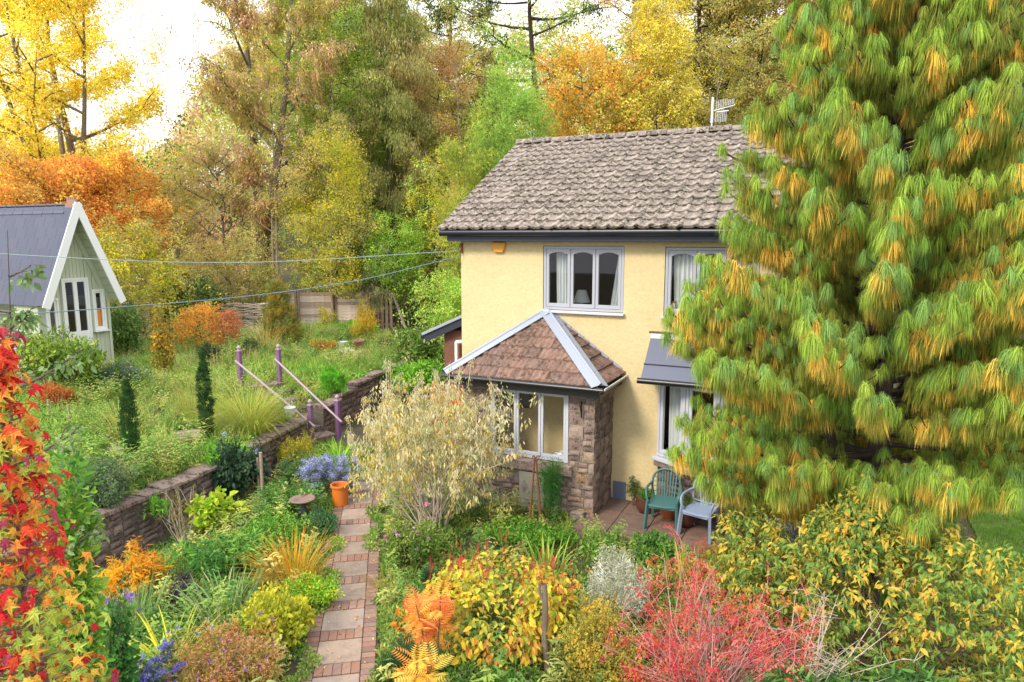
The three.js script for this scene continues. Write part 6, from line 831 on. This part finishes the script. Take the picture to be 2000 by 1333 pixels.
grasses('dry_grass', 'small tuft of brown dry grass at the right edge of the path', { x: 1.32, z: 4.62, n: 150, len: 0.42, w: 0.006, spread: 0.16, colors: pal(0.6, '#a08850', '#b49c60', '#8c7c40'), seed: 412, bends: [1.0, 1.8], splay: 0.9 });
shrub('bergenia', 'leathery rosette with an orange leaf beside the path bricks', { x: 2.35, z: 5.35, w: 0.5, h: 0.32, geo: G.leafy, colors: pal(0.6, '#9cac3c', '#b8b848', '#d88830', '#c8c858'), n: 45, cs: 0.9, seed: 413, category: 'plant' });
shrub('seedling_patch', 'low green plants under the weathered post at the bottom edge', { x: 3.75, z: 6.1, w: 1.1, h: 0.3, geo: G.herb, colors: pal(0.55, '#6ca038', '#84b444', '#588c34', '#94a868'), n: 190, cs: 0.8, seed: 414 });
shrub('golden_herb', 'yellow green loose herb left of the crooked grey post', { x: 3.95, z: 5.0, w: 0.6, h: 0.7, geo: G.herb, colors: pal(0.6, '#c8b830', '#b4b038', '#d8c440', '#98a034'), n: 130, cs: 0.8, seed: 415 });
// bed under the porch and patio edge
shrub('hellebore_clump', 'fresh green leafy clump at the edge of the patio', { x: 4.55, z: 2.1, w: 0.7, h: 0.3, geo: G.leafy, colors: pal(0.52, '#6ca048', '#84b450', '#5c8c44'), n: 70, cs: 0.75, seed: 416 });
shrub('hellebore_clump', 'low bright green clump left of the patio edge', { x: 3.75, z: 2.35, w: 0.6, h: 0.26, geo: G.leafy, colors: pal(0.52, '#80ac4c', '#94bc58', '#70984a'), n: 55, cs: 0.7, seed: 417 });
shrub('ground_elder', 'spreading green leaves between the cream tree and the porch', { x: 2.6, z: 2.55, w: 1.6, h: 0.34, d: 0.9, geo: G.herb, colors: pal(0.55, '#6ca034', '#84b83c', '#589030', '#98b048'), n: 260, cs: 0.9, seed: 418 });
shrub('fennel', 'tall feathery fennel standing against the porch wall', { x: 2.55, z: 1.45, w: 0.34, h: 1.25, geo: G.ferny, colors: pal(0.5, '#4c8c3c', '#60a048', '#3c7834'), n: 110, cs: 0.8, seed: 419, stems: 16, stemMat: M.stemGreen, category: 'plant', lobes: 6 });
grasses('crocosmia', 'yellowing strap leaves in front of the patio chairs', { x: 5.1, z: 2.6, n: 70, len: 0.55, w: 0.025, spread: 0.35, colors: pal(0.6, '#9cb43c', '#c8c04c', '#7ca034', '#d8c870'), seed: 420, bends: [0.6, 1.5], category: 'plant' });
grasses('crocosmia', 'pale green strap leaves near the foot of the obelisk', { x: 3.2, z: 3.2, n: 60, len: 0.5, w: 0.022, spread: 0.3, colors: pal(0.6, '#98bc44', '#b8c858', '#7ca838'), seed: 421, category: 'plant' });
shrub('rusty_spirea', 'orange red tipped low shrub below the pale blue chair', { x: 5.6, z: 2.55, w: 1.0, h: 0.65, geo: G.tiny, colors: pal(0.6, '#d86848', '#e08850', '#a8a040', '#c84c48'), n: 260, cs: 1.1, seed: 422, stems: 40, stemMat: M.twigPink });
shrub('wall_weed', 'small weed growing at the foot of the yellow wall', { x: 3.72, z: 0.22, w: 0.22, h: 0.5, geo: G.herb, colors: pal(0.5, '#5c7838', '#74904c'), n: 22, cs: 0.6, seed: 423, stems: 8, category: 'plant', gy: 0.04 });
shrub('pot_plant', 'green tuft growing in the round brown pot', { x: 3.98, z: 0.42, w: 0.28, h: 0.16, geo: G.tiny, colors: pal(0.5, '#5c9438', '#74a844'), n: 50, cs: 0.9, seed: 424, gy: 0.28, category: 'plant' });
shrub('pot_plant', 'sparse plant in the brown pot between the two chairs', { x: 4.74, z: 0.72, w: 0.3, h: 0.2, geo: G.tiny, colors: pal(0.5, '#7c9850', '#94a868'), n: 40, cs: 0.9, seed: 425, gy: 0.36, category: 'plant' });
// bed left of the path
shrub('blue_spirea', 'mound of lavender blue flowers behind the orange pot', { x: -1.72, z: 2.2, w: 1.15, h: 0.8, geo: G.herb, colors: pal(0.5, '#6c7c58', '#7c8c6c', '#88949c'), n: 190, cs: 0.75, seed: 431, flower: { n: 620, geo: G.star, s: 1.0, colors: pal(0.62, '#9ca4d0', '#b4b8dc', '#8890c4', '#c8cce4'), up: 0.03, min: 0.25 } });
grasses('golden_grass', 'golden orange ornamental grass left of the path', { x: 0.1, z: 5.1, n: 420, len: 0.85, w: 0.009, spread: 0.28, colors: pal(0.6, '#d8a02c', '#e0b434', '#c8b43c', '#a8a834', '#d88428'), seed: 432, bends: [0.5, 1.3], splay: 0.55 });
shrub('golden_spirea', 'bushy lime gold shrub beside the bottom of the path', { x: 0.98, z: 6.35, w: 0.85, h: 0.72, geo: G.leafy, colors: pal(0.6, '#b8bc34', '#a4b034', '#c8c03c', '#88a030'), n: 260, cs: 0.6, seed: 433 });
shrub('lime_herb', 'lime green leafy edging plant on the left of the path', { x: 0.72, z: 5.45, w: 0.62, h: 0.42, geo: G.herb, colors: pal(0.6, '#98c034', '#b8cc38', '#80b034', '#d4cc40'), n: 170, cs: 0.8, seed: 434 });
shrub('bronze_geranium', 'bronze pink mound dotted with violet flowers at the bottom left', { x: 1.15, z: 7.35, w: 1.3, h: 0.72, geo: G.tiny, colors: pal(0.6, '#b87850', '#c48c5c', '#a8984c', '#d09870', '#988c44'), n: 800, cs: 1.0, seed: 435, flower: { n: 42, geo: FL(0.022), s: 1, colors: pal(0.6, '#8858c8', '#7448b8', '#a078d0'), up: 0.04, min: 0.6 } });
shrub('blue_aster', 'lavender blue aster flowers at the bottom left below the red leaves', { x: 0.8, z: 8.0, w: 0.7, h: 0.8, geo: G.herb, colors: pal(0.5, '#4c6c34', '#5c7c40'), n: 150, cs: 0.8, seed: 436, flower: { n: 260, geo: FL(0.03), s: 1, colors: pal(0.62, '#8c88d8', '#a09ce0', '#7c74cc'), up: 0.05, min: 0.4 } });
grasses('iris_clump', 'grey green iris leaves in the middle of the left bed', { x: -0.05, z: 6.2, n: 130, len: 0.62, w: 0.026, spread: 0.35, colors: pal(0.55, '#86a868', '#9cb87c', '#749858', '#b4bc80'), seed: 437, bends: [0.25, 1.0], splay: 0.5, category: 'plant' });
grasses('iris_clump', 'upright iris leaves below the orange fern plant', { x: -1.0, z: 6.75, n: 110, len: 0.58, w: 0.024, spread: 0.32, colors: pal(0.55, '#7ca058', '#94b46c', '#688c4c'), seed: 438, bends: [0.25, 0.9], splay: 0.5, category: 'plant' });
grasses('daylily', 'yellowing arching strap leaves near the bottom left corner', { x: 0.25, z: 7.25, n: 130, len: 0.75, w: 0.022, spread: 0.2, colors: pal(0.6, '#d8cc38', '#c4c83c', '#a0b838', '#e4d44c'), seed: 439, bends: [0.9, 1.9], splay: 0.8, category: 'plant' });
grasses('daylily', 'bright green arching leaves beside the far end of the path', { x: -2.8, z: 0.55, n: 120, len: 0.7, w: 0.024, spread: 0.22, colors: pal(0.6, '#8cc43c', '#a4d048', '#78b038'), seed: 440, bends: [0.8, 1.7], splay: 0.7, category: 'plant' });
grasses('verbena', 'purple verbena heads on thin stems in the left bed', { x: -0.75, z: 7.1, n: 40, len: 0.62, w: 0.01, spread: 0.25, colors: pal(0.55, '#6c8c44', '#7c9c50'), seed: 441, category: 'plant', flower: { n: 14, geo: FL(0.045), s: 1, colors: pal(0.6, '#8c60b8', '#a078c8'), out: 1.1, y: 1.0 } });
shrub('orange_fern', 'orange gold fern like plant at the foot of the retaining wall', { x: -1.85, z: 6.1, w: 0.8, h: 0.62, geo: G.lance, colors: pal(0.62, '#e8a820', '#f0bc28', '#d89020', '#b87830'), n: 130, cs: 0.8, seed: 442, category: 'plant' });
shrub('hellebore_clump', 'dark green leafy clump in the middle of the left bed', { x: -1.1, z: 5.2, w: 1.1, h: 0.5, geo: G.lance, colors: pal(0.55, '#5c943c', '#74ac44', '#488034', '#8cb850'), n: 190, cs: 0.9, seed: 443 });
shrub('lupin_clump', 'soft green lupin leaves between the iris and the bird bath', { x: -1.2, z: 4.2, w: 1.1, h: 0.42, geo: G.herb, colors: pal(0.55, '#74ac3c', '#8cc048', '#609834', '#a0c058'), n: 200, cs: 0.95, seed: 444 });
shrub('chartreuse_shrub', 'chartreuse broad leaved shrub against the retaining wall', { x: -2.45, z: 4.25, w: 0.75, h: 0.75, geo: clump({ seed: 83, n: 10, r: 0.13, len: 0.17, w: 0.14, kind: 'oval', out: 0.9, droop: 0.1 }), colors: pal(0.6, '#a8c834', '#bcd440', '#94bc30'), n: 36, cs: 0.9, seed: 445 });
shrub('elder_bush', 'dark blue green elder leaning over the retaining wall', { x: -3.35, z: 2.9, w: 1.0, h: 1.35, geo: G.leafy, colors: pal(0.45, '#3c5c40', '#4c7050', '#2c4c34', '#5c7c50'), n: 170, cs: 0.85, seed: 446, flower: { n: 9, geo: FL(0.05), s: 1, colors: pal(0.6, '#a8b8e0', '#b8c4e8'), up: 0.05 } });
shrub('sage_bush', 'dark green sage right of the bird bath', { x: -0.7, z: 3.62, w: 0.62, h: 0.42, geo: G.herb, colors: pal(0.5, '#4c7c4c', '#5c8c58', '#3c6840'), n: 120, cs: 0.75, seed: 447 });
shrub('catmint', 'low green mound behind the bird bath', { x: -1.9, z: 3.1, w: 1.0, h: 0.5, geo: G.herb, colors: pal(0.55, '#6c9c44', '#7cac50', '#588838', '#94b868'), n: 190, cs: 0.8, seed: 448 });
shrub('golden_spirea', 'yellow leaved bush at the foot of the nearer purple post', { x: -3.6, z: 1.0, w: 0.8, h: 0.85, geo: G.tiny, colors: pal(0.6, '#b8ac38', '#a8a834', '#c8b840', '#8c9830'), n: 230, cs: 1.2, seed: 449 });
shrub('phlomis', 'grey green bush between the wall and the blue flower mound', { x: -2.9, z: 1.75, w: 0.9, h: 0.75, geo: G.herb, colors: pal(0.55, '#6c9058', '#7ca068', '#5c8048', '#94a850'), n: 200, cs: 0.85, seed: 450 });
shrub('plum_heuchera', 'dark plum grey leaves low in the left bed', { x: -0.85, z: 6.2, w: 0.36, h: 0.34, geo: G.leafy, colors: pal(0.5, '#5c545c', '#6c646c', '#4c4850'), n: 26, cs: 0.75, seed: 451, category: 'plant' });
shrub('bare_rose', 'tangled bare rose stems against the stone wall', { x: -2.75, z: 4.6, w: 0.8, h: 1.0, geo: G.tiny, colors: pal(0.5, '#8c8440', '#a08c4c', '#748040'), n: 60, cs: 0.8, seed: 452, stems: 36, stemMat: M.twigPale, stemR: 0.008, stemOut: 1.1 });
shrub('euonymus_bush', 'tall bright green leafy bush just behind the red star leaves', { x: 2.19, z: 9.34, w: 0.17, h: 3.4, geo: clump({ seed: 84, n: 16, r: 0.11, len: 0.07, w: 0.04, kind: 'oval', out: 1, droop: -0.3 }), colors: pal(0.55, '#8cc048', '#a0cc50', '#74ac44', '#c0d458', '#5c9840'), n: 480, cs: 0.85, seed: 453, lobes: 14, sprigs: { n: 10, len: 0.15, k: 3 }, stemR: 0.012 });
shrub('yew_bush', 'darker green bush between the red leaves and the wall foot', { x: 0.86, z: 8.24, w: 0.24, h: 1.8, geo: G.leafy, colors: pal(0.5, '#4c8438', '#3c7030', '#5c9440'), n: 140, cs: 0.6, seed: 454 });
shrub('wall_shrub', 'grey green shrub spilling over the top of the retaining wall', { x: -3.75, z: 5.35, w: 1.1, h: 0.95, geo: G.tiny, colors: pal(0.5, '#6c8458', '#7c9468', '#5c744c', '#8ca470'), n: 420, cs: 1.2, seed: 455, gy: 0.5 });
shrub('wall_fern', 'small bright fern growing out of the retaining wall', { x: -3.18, z: 4.75, w: 0.5, h: 0.22, geo: G.lance, colors: pal(0.55, '#6cac34', '#84bc3c'), n: 26, cs: 0.6, seed: 456, gy: 0.38, category: 'plant' });
// ================================================================ planting on the terrace
const terrace = 'plants on the upper terrace';
function cypress(x, z, h, w, label, seed) { const t = thing('pencil_cypress', label, 'tree', [x, groundH(x, z), z], 0, 'two slim cypresses on the terrace'), q = rng(seed), items = []; for (let i = 0; i < 560; i++) { const k = q(), a = q() * 7, R = w / 2 * (0.6 + 0.5 * Math.sin(Math.PI * Math.min(1, 0.15 + k * 0.7))) * (1 - 0.85 * ss(0.72, 1, k)) * (0.75 + 0.5 * noise3(k * 7, seed, a)) * Math.sqrt(mix(0.3, 1, q())); items.push({ p: V(Math.cos(a) * R, 0.06 + k * (h - 0.06), Math.sin(a) * R), s: 0.75 + 0.4 * q(), c: pick(pal(0.48, '#3c6430', '#4c7838', '#2c5028', '#5c8044'), q, V(x, k * h * 3, z)) }); } part('trunk', bar([0, -0.05, 0], [0, h * 0.9, 0], 0.02, 6, 0.006), M.barkDark, t); copies(t, 'crown', G.scale, leafMat, items, { tilt: 0.2 }, seed); }
cypress(-4.66, 4.07, 1.72, 0.27, 'dark pencil cypress nearer the red leaves on the terrace edge', 501); cypress(-4.95, 2.15, 1.95, 0.26, 'dark pencil cypress beside the big arching grass', 502);
grasses('fountain_grass', 'big arching green grass clump on the terrace by the steps', { x: -4.75, z: 1.2, n: 1100, len: 1.5, w: 0.011, spread: 0.34, colors: pal(0.58, '#a8b444', '#b8bc50', '#8ca03c', '#c8c468'), seed: 503, bends: [0.9, 1.7], splay: 0.75 });
grasses('fountain_grass', 'upright thin grass clump behind the farther cypress', { x: -6.3, z: 1.4, n: 260, len: 1.15, w: 0.009, spread: 0.22, colors: pal(0.56, '#98a848', '#a8b050', '#b8b460'), seed: 504, bends: [0.25, 0.7], splay: 0.3 });
grasses('fountain_grass', 'pale buff grass plumes in front of the sagging hurdle', { x: -11.6, z: -6.4, n: 200, len: 1.5, w: 0.014, spread: 0.2, colors: pal(0.6, '#d0c090', '#c0b080', '#b8a878'), seed: 505, bends: [1.1, 1.8], splay: 0.7 });
grasses('fountain_grass', 'tall straw coloured grass beside the young pine', { x: -9.9, z: -4.6, n: 220, len: 1.3, w: 0.012, spread: 0.25, colors: pal(0.6, '#c8b868', '#b8b05c', '#d8c880'), seed: 506, bends: [0.5, 1.1], splay: 0.5 });
grasses('fountain_grass', 'arching grass between the nearer cypress and the apple bush', { x: -6.4, z: 3.0, n: 260, len: 0.95, w: 0.01, spread: 0.3, colors: pal(0.58, '#b0b450', '#98a844', '#c8c070'), seed: 507, bends: [0.6, 1.4], splay: 0.6 });
grasses('daylily', 'strap leaved plant right of the nearer cypress', { x: -4.5, z: 3.1, n: 110, len: 0.6, w: 0.022, spread: 0.2, colors: pal(0.58, '#94bc3c', '#a8c848', '#80a834'), seed: 508, bends: [0.9, 1.8], splay: 0.8, category: 'plant' });
shrub('sedum_mat', 'bright green mat at the terrace edge above the stone wall', { x: -3.95, z: 2.75, w: 1.2, h: 0.34, geo: G.tiny, colors: pal(0.58, '#7cc038', '#94cc44', '#68ac34'), n: 360, cs: 1.1, seed: 509 });
shrub('apple_bush', 'leafy apple bush in front of the shed door', { x: -10.0, z: 1.95, w: 2.3, h: 1.75, geo: G.leafy, colors: pal(0.55, '#7c9c3c', '#94b048', '#688834', '#b0b850'), n: 420, cs: 0.9, seed: 510, hollow: 0.35, stemR: 0.012 });
shrub('lavender_bush', 'grey green bush right of the apple bush near the shed corner', { x: -9.5, z: 0.9, w: 1.3, h: 0.8, geo: G.tiny, colors: pal(0.5, '#74886c', '#84987c', '#64785c'), n: 330, cs: 1.3, seed: 511 });
shrub('rusty_bush', 'orange brown dried bush left of the terrace grasses', { x: -9.0, z: 2.75, w: 0.85, h: 0.65, geo: G.tiny, colors: pal(0.58, '#c87838', '#b86830', '#d88c48'), n: 280, cs: 1.1, seed: 512 });
shrub('shed_climber', 'yellow green climber beside the right corner of the shed', { x: -13.3, z: -1.9, w: 1.5, h: 2.0, geo: G.leafy, colors: pal(0.52, '#6c8c44', '#7c9c50', '#5c7c3c'), n: 280, cs: 1.0, seed: 513 });
tree('japanese_maple', 'small amber Japanese maple on the terrace', { x: -11.9, z: -3.7, h: 1.8, r: 0.9, base: 0.25, tr: 0.03, nb: 14, sub: 5, geo: G.tiny, colors: pal(0.55, '#f0b850', '#f4c458', '#ecaa48', '#e4c858'), n: 330, cs: 1.5, seed: 514, jit: 0.11, gap: 0.2, shape: 'dome' });
tree('japanese_maple', 'small russet Japanese maple touching the amber one', { x: -11.2, z: -4.2, h: 1.6, r: 0.5, base: 0.3, tr: 0.025, nb: 12, sub: 5, geo: G.tiny, colors: pal(0.52, '#d08058', '#d89464', '#c07450'), n: 200, cs: 1.4, seed: 515, jit: 0.1, gap: 0.2 });
shrub('bronze_beech', 'slim column of bronze yellow beech leaves left of the amber maple', { x: -9.9, z: -0.75, w: 0.55, h: 1.8, geo: G.leafy, colors: pal(0.55, '#b09038', '#9c8c38', '#c0a040', '#7c8434'), n: 130, cs: 0.7, seed: 516, lobes: 7 });
shrub('dome_box', 'dark round box bush below the amber maple', { x: -10.3, z: -2.6, w: 0.7, h: 0.65, geo: G.tiny, colors: pal(0.45, '#3c5c34', '#4c6c3c'), n: 200, cs: 1.3, seed: 517, lobes: 3 });
shrub('dome_box', 'dark green low bush right of the russet maple', { x: -9.9, z: -3.9, w: 1.0, h: 0.75, geo: G.tiny, colors: pal(0.45, '#48683c', '#587844'), n: 260, cs: 1.3, seed: 518, lobes: 3 });
shrub('ball_conifer', 'bright green egg shaped conifer above the farther handrail', { x: -4.95, z: -1.95, w: 0.75, h: 0.95, geo: G.scale, colors: pal(0.58, '#6cb434', '#84c43c', '#58a030'), n: 520, cs: 1.3, seed: 519, lobes: 2, top: 0.5 });
tree('young_pine', 'young pine with golden inner needles before the fence', { x: -10.3, z: -5.7, h: 2.5, r: 0.85, base: 0.08, tr: 0.04, nb: 30, sub: 4, geo: G.needle, colors: pal(0.55, '#7c8c3c', '#8c9444', '#b89838', '#6c8040'), n: 460, cs: 1.9, seed: 520, jit: 0.07, gap: 0.2, shape: 'cone', rise: 0.35 });
shrub('weeping_broom', 'yellow weeping shrub in front of the pallet', { x: -8.5, z: -7.9, w: 0.95, h: 1.75, geo: G.weep, colors: pal(0.58, '#c8ac34', '#b8a834', '#d8b83c', '#a0a038'), n: 130, cs: 0.6, seed: 521, lobes: 6 });
shrub('golden_herb', 'yellow seedling shrub in front of the middle fence panel', { x: -11.4, z: -9.2, w: 0.8, h: 1.05, geo: G.fine, colors: pal(0.58, '#c8b840', '#b4b040', '#d4c44c'), n: 90, cs: 0.6, seed: 522 });
shrub('green_herbs', 'row of bright green leaves along the foot of the fence', { x: -10.6, z: -9.6, w: 3.2, h: 0.5, d: 1.2, geo: G.leafy, colors: pal(0.55, '#6cac34', '#84c03c', '#589430'), n: 260, cs: 1.1, seed: 523 });
shrub('rusty_fern', 'orange brown fern clump on the terrace left of the blue pot', { x: -8.35, z: -5.4, w: 0.9, h: 0.55, geo: G.lance, colors: pal(0.58, '#c89038', '#b87c34', '#d8a848'), n: 110, cs: 0.8, seed: 524 });
shrub('white_flowers', 'patch of white flowers below the brown terrace pot', { x: -7.15, z: -5.3, w: 0.95, h: 0.35, geo: G.herb, colors: pal(0.55, '#8c9c58', '#a0a868'), n: 90, cs: 0.9, seed: 525, flower: { n: 46, geo: FL(0.06), s: 1, colors: pal(0.65, '#ece8e0', '#f4f0ec'), up: 0.04, min: 0.3 } });
shrub('orange_creeper', 'bright orange red creeper between the porch and the side extension', { x: -0.75, z: -0.9, w: 0.9, h: 1.9, geo: G.leafy, colors: pal(0.62, '#e85c20', '#f07828', '#d84818', '#f09438'), n: 200, cs: 0.75, seed: 526, lobes: 6 });
tree('young_apple_tree', 'thin branch tips with small green leaves at the far left edge above the red leaves', { x: 2.2, z: 9.6, gy: -0.05, h: 5.15, r: 0.42, base: 0.5, tr: 0.03, nb: 16, sub: 4, geo: clump({ seed: 86, n: 9, r: 0.05, len: 0.05, w: 0.028, kind: 'oval' }), colors: pal(0.5, '#8ca868', '#a0b878', '#7c985c'), n: 120, cs: 0.9, seed: 530, jit: 0.05, gap: 0.3, fill: 0.0 });
// uncountable cover: meadow grass on the terrace, low herbs in the beds, turf on the lawn, fallen leaves
const onPath = (x, z) => { const s = (x + 1.76) * 0.575 + (z - 1.15) * 0.818, a = (x + 1.76) * 0.818 + (z - 1.15) * -0.575; return s > -0.1 && Math.abs(a) < 0.54; };
const bareStones = [[-5.75, 3.6], [-5.2, 3.75], [-6.2, 3.3], [-5.55, 2.05], [-5.15, 2.3], [-4.85, 0.75], [-8, -6.9], [-7.75, -6.4], [-8.75, -7], [-8.5, -6.5], [-7.3, -7.9], [-7.05, -7.35], [-6.95, -7.8]];
const blocked = (x, z) => onPath(x, z) || bareStones.some(([a, b]) => Math.hypot(x - a, z - b) < 0.36) || (x > -0.1 && x < 7.6 && z < 0.1 && z > -6.8) || (x > 0.5 && x < 3.3 && z < 1.15 && z > -0.2) || (x > 3.0 && x < 8.5 && z < 1.78 && z > -0.1) || (x < -11.2 && z > -0.9 && z < 2) || (x > -3.5 && x < 0.1 && z < -3.8 && z > -6.8);
function cover(name, label, geo, colors, n, region, s0, s1, seed, { freq = 0.6, keep = () => 1, lift = 0, tilt = 0.2 } = {}) { const q = rng(seed), items = []; let g = 0; while (items.length < n && g++ < n * 12) { const [x0, x1, z0, z1] = region, x = mix(x0, x1, q()), z = mix(z0, z1, q()); if (blocked(x, z) || q() > keep(x, z)) continue; const p = V(x, groundH(x, z) - 0.01 + lift, z), k = noise3(x * freq + seed, 2, z * freq); items.push({ p, s: mix(s0, s1, q()) * (0.75 + 0.5 * k), c: pick(colors, q, p, freq, 0.65) }); } const m = copies(scene, numbered(name), geo, leafMat, items, { tilt }, seed); m.userData = { kind: 'stuff', label, category: name.replace(/_/g, ' ') }; }
const up = (x, z) => wallX(z) - x;
cover('meadow_grass', 'rough meadow grass on the upper terrace', tuft(61, 16, 0.010, 1.0, 0.42, 0.16), pal(0.66, '#8cb04c', '#a0bc54', '#7ca448', '#b4c068', '#c0c878', '#88b848'), 4200, [-17, -3.3, -10, 7], 0.6, 1.25, 601, { keep: (x, z) => up(x, z) > 0.3 ? 1 : 0 });
cover('terrace_herbs', 'mixed low herbs on the upper terrace', G.herb, pal(0.66, '#78ac48', '#90bc50', '#a8c458', '#649840', '#bcc464', '#98b85c', '#8cc04c'), 6500, [-17, -3.3, -10, 7], 0.9, 2.0, 602, { keep: (x, z) => up(x, z) > 0.25 ? 0.2 + 0.8 * ss(0.3, 0.6, noise3(x * 0.8, 7, z * 0.8)) : 0, lift: 0.1, tilt: 0.4 });
cover('bed_herbs', 'low leafy ground cover in the beds beside the path', G.herb, pal(0.6, '#6c9c44', '#84b050', '#98b858', '#588840', '#b0b860', '#7c984c', '#b8b868'), 9500, [-4.4, 9.6, -0.6, 9.5], 0.6, 1.35, 603, { keep: (x, z) => up(x, z) < -0.25 ? 0.25 + 0.75 * ss(0.25, 0.55, noise3(x * 1.1, 9, z * 1.1)) : 0, lift: 0.05, tilt: 0.4, freq: 1.2 });
cover('bed_grass', 'thin grass growing through the lower beds', tuft(62, 12, 0.008, 1.2, 0.3, 0.1), pal(0.54, '#84a83c', '#98b44c', '#b4b460', '#6c9434'), 2600, [-4.4, 9.6, -0.6, 9.5], 0.6, 1.2, 604, { keep: (x, z) => up(x, z) < -0.25 ? 1 : 0 });
function perennial(seed, stems, h, spread, leafN, len, w) { const q = rng(seed), pos = [], col = [], idx = []; for (let i = 0; i < stems; i++) { const a = q() * 7, tip = V(Math.cos(a) * spread * (0.3 + q()), h * (0.6 + 0.5 * q()), Math.sin(a) * spread * (0.3 + q())), b0 = V((q() - 0.5) * 0.06, 0, (q() - 0.5) * 0.06), v0 = 0.7 + 0.3 * q(); let b = pos.length / 3; pos.push(b0.x - 0.003, 0, b0.z, b0.x + 0.003, 0, b0.z, tip.x, tip.y, tip.z); for (let k = 0; k < 3; k++) col.push(v0 * 0.8, v0 * 0.8, v0 * 0.7); idx.push(b, b + 1, b + 2); for (let k = 0; k < leafN; k++) { const u = 0.1 + 0.9 * (k + q()) / leafN, p = b0.clone().lerp(tip, u), d = V(Math.cos(k * 2.4 + a), 0.25 + 0.5 * q(), Math.sin(k * 2.4 + a)).normalize(), X = d.clone().cross(V(0, 1, 0)).normalize(), Z = X.clone().cross(d), L = leafShape('oval', len * (1.2 - 0.5 * u) * (0.7 + 0.6 * q()), w, 0.5), v = 0.7 + 0.6 * q(); b = pos.length / 3; for (const [x, y, z] of L.p) { pos.push(p.x + X.x * x + d.x * y + Z.x * z, p.y + X.y * x + d.y * y + Z.y * z, p.z + X.z * x + d.z * y + Z.z * z); col.push(v, v, v); } for (const t of L.t) idx.push(b + t[0], b + t[1], b + t[2]); } } return geoFrom(pos, col, idx); }
cover('tall_perennials', 'loose upright perennials through the terrace grass', perennial(71, 6, 0.55, 0.16, 9, 0.09, 0.03), pal(0.55, '#90b450', '#a8c05c', '#7ca848', '#b8bc68', '#9cb454', '#6c9c44'), 2000, [-15, -3.4, -9, 6.5], 0.6, 1.3, 611, { keep: (x, z) => up(x, z) > 0.3 ? 0.15 + 0.85 * ss(0.4, 0.7, noise3(x * 0.7, 17, z * 0.7)) : 0, tilt: 0.15 });
cover('dry_seed_heads', 'straw coloured dry stems and seed heads on the terrace', tuft(72, 9, 0.007, 0.35, 0.75, 0.14), pal(0.6, '#d0c088', '#c4b078', '#dccc98', '#b8a068'), 650, [-15, -3.4, -9, 6.5], 0.6, 1.2, 612, { keep: (x, z) => up(x, z) > 0.3 ? ss(0.45, 0.7, noise3(x * 0.6, 27, z * 0.6)) : 0, tilt: 0.15 });
cover('bed_perennials', 'loose upright perennials filling the lower beds', perennial(73, 6, 0.42, 0.15, 8, 0.085, 0.03), pal(0.55, '#84a850', '#a0b858', '#6c9848', '#b8bc68', '#94a85c', '#c8b868'), 900, [-3.6, 9.2, 1.4, 8.8], 0.55, 1.15, 613, { keep: (x, z) => up(x, z) < -0.3 ? 0.2 + 0.8 * ss(0.35, 0.65, noise3(x * 1.1, 37, z * 1.1)) : 0, tilt: 0.2 });
{ const q = rng(621), items = [], P = pal(0.55, '#78a448', '#90b454', '#a8bc5c', '#689444', '#c0c468'); for (let i = 0; i < 1500; i++) { const s = -0.1 + 10.6 * q(), side = q() < 0.5 ? -1 : 1, n = noise3(s * 1.6, side * 5, 3), a = side * (0.48 - 0.28 * ss(0.35, 0.75, n) + 0.16 * q()); const x = -1.76 + 0.575 * s + 0.818 * a, z = 1.15 + 0.818 * s - 0.575 * a; items.push({ p: V(x, 0.05, z), s: 0.45 + 0.6 * q(), c: pick(P, q, V(x, 0, z), 1.5, 0.6) }); } const m = copies(scene, 'path_edge_herbs', G.herb, leafMat, items, { tilt: 0.4 }, 622); m.userData = { kind: 'stuff', label: 'small leafy plants creeping over the path edges', category: 'edging plants' }; }
cover('lawn_grass', 'short bright grass blades on the lawn', tuft(63, 22, 0.006, 0.8, 0.07, 0.18), pal(0.5, '#7cac38', '#8cb844', '#6c9c30'), 5200, [9.2, 16, -6, 7], 0.9, 1.4, 605, { lift: 0.04 });
cover('fallen_leaves', 'fallen leaves scattered on path and beds', tinted(leafShape('oval', 0.06, 0.04, 0.3)), pal(0.55, '#c8a050', '#b07c3c', '#d8b858', '#a8583c', '#8c7040'), 900, [-4, 9, 0, 9], 0.6, 1.1, 606, { lift: 0.03, tilt: 1.6, keep: (x, z) => up(x, z) < -0.2 ? 1 : 0 });
{ const q = rng(607), items = []; for (let i = 0; i < 190; i++) { const s = 0.2 + 10 * q(), a = (q() - 0.5) * 1.0; items.push({ p: V(-1.76 + 0.575 * s + 0.818 * a, 0.045, 1.15 + 0.818 * s - 0.575 * a), s: 0.5 + 0.5 * q(), c: pal(0.6, '#d8b870', '#c89c58', '#e0cc90', '#b08048')[Math.floor(q() * 4)] }); } for (let i = 0; i < 90; i++) items.push({ p: V(3.2 + 5 * q(), 0.05, 0.2 + 1.5 * q()), s: 0.5 + 0.5 * q(), c: pal(0.6, '#d8b870', '#c89c58', '#a87848')[Math.floor(q() * 3)] });
  const m = copies(scene, 'path_litter', tinted(leafShape('oval', 0.05, 0.03, 0.3)).rotateX(-Math.PI / 2 + 0.15), leafMat, items, { tilt: 0.2 }, 608); m.userData = { kind: 'stuff', label: 'dry leaf litter on the path and patio', category: 'leaf litter' }; }

renderer.render(scene, camera);
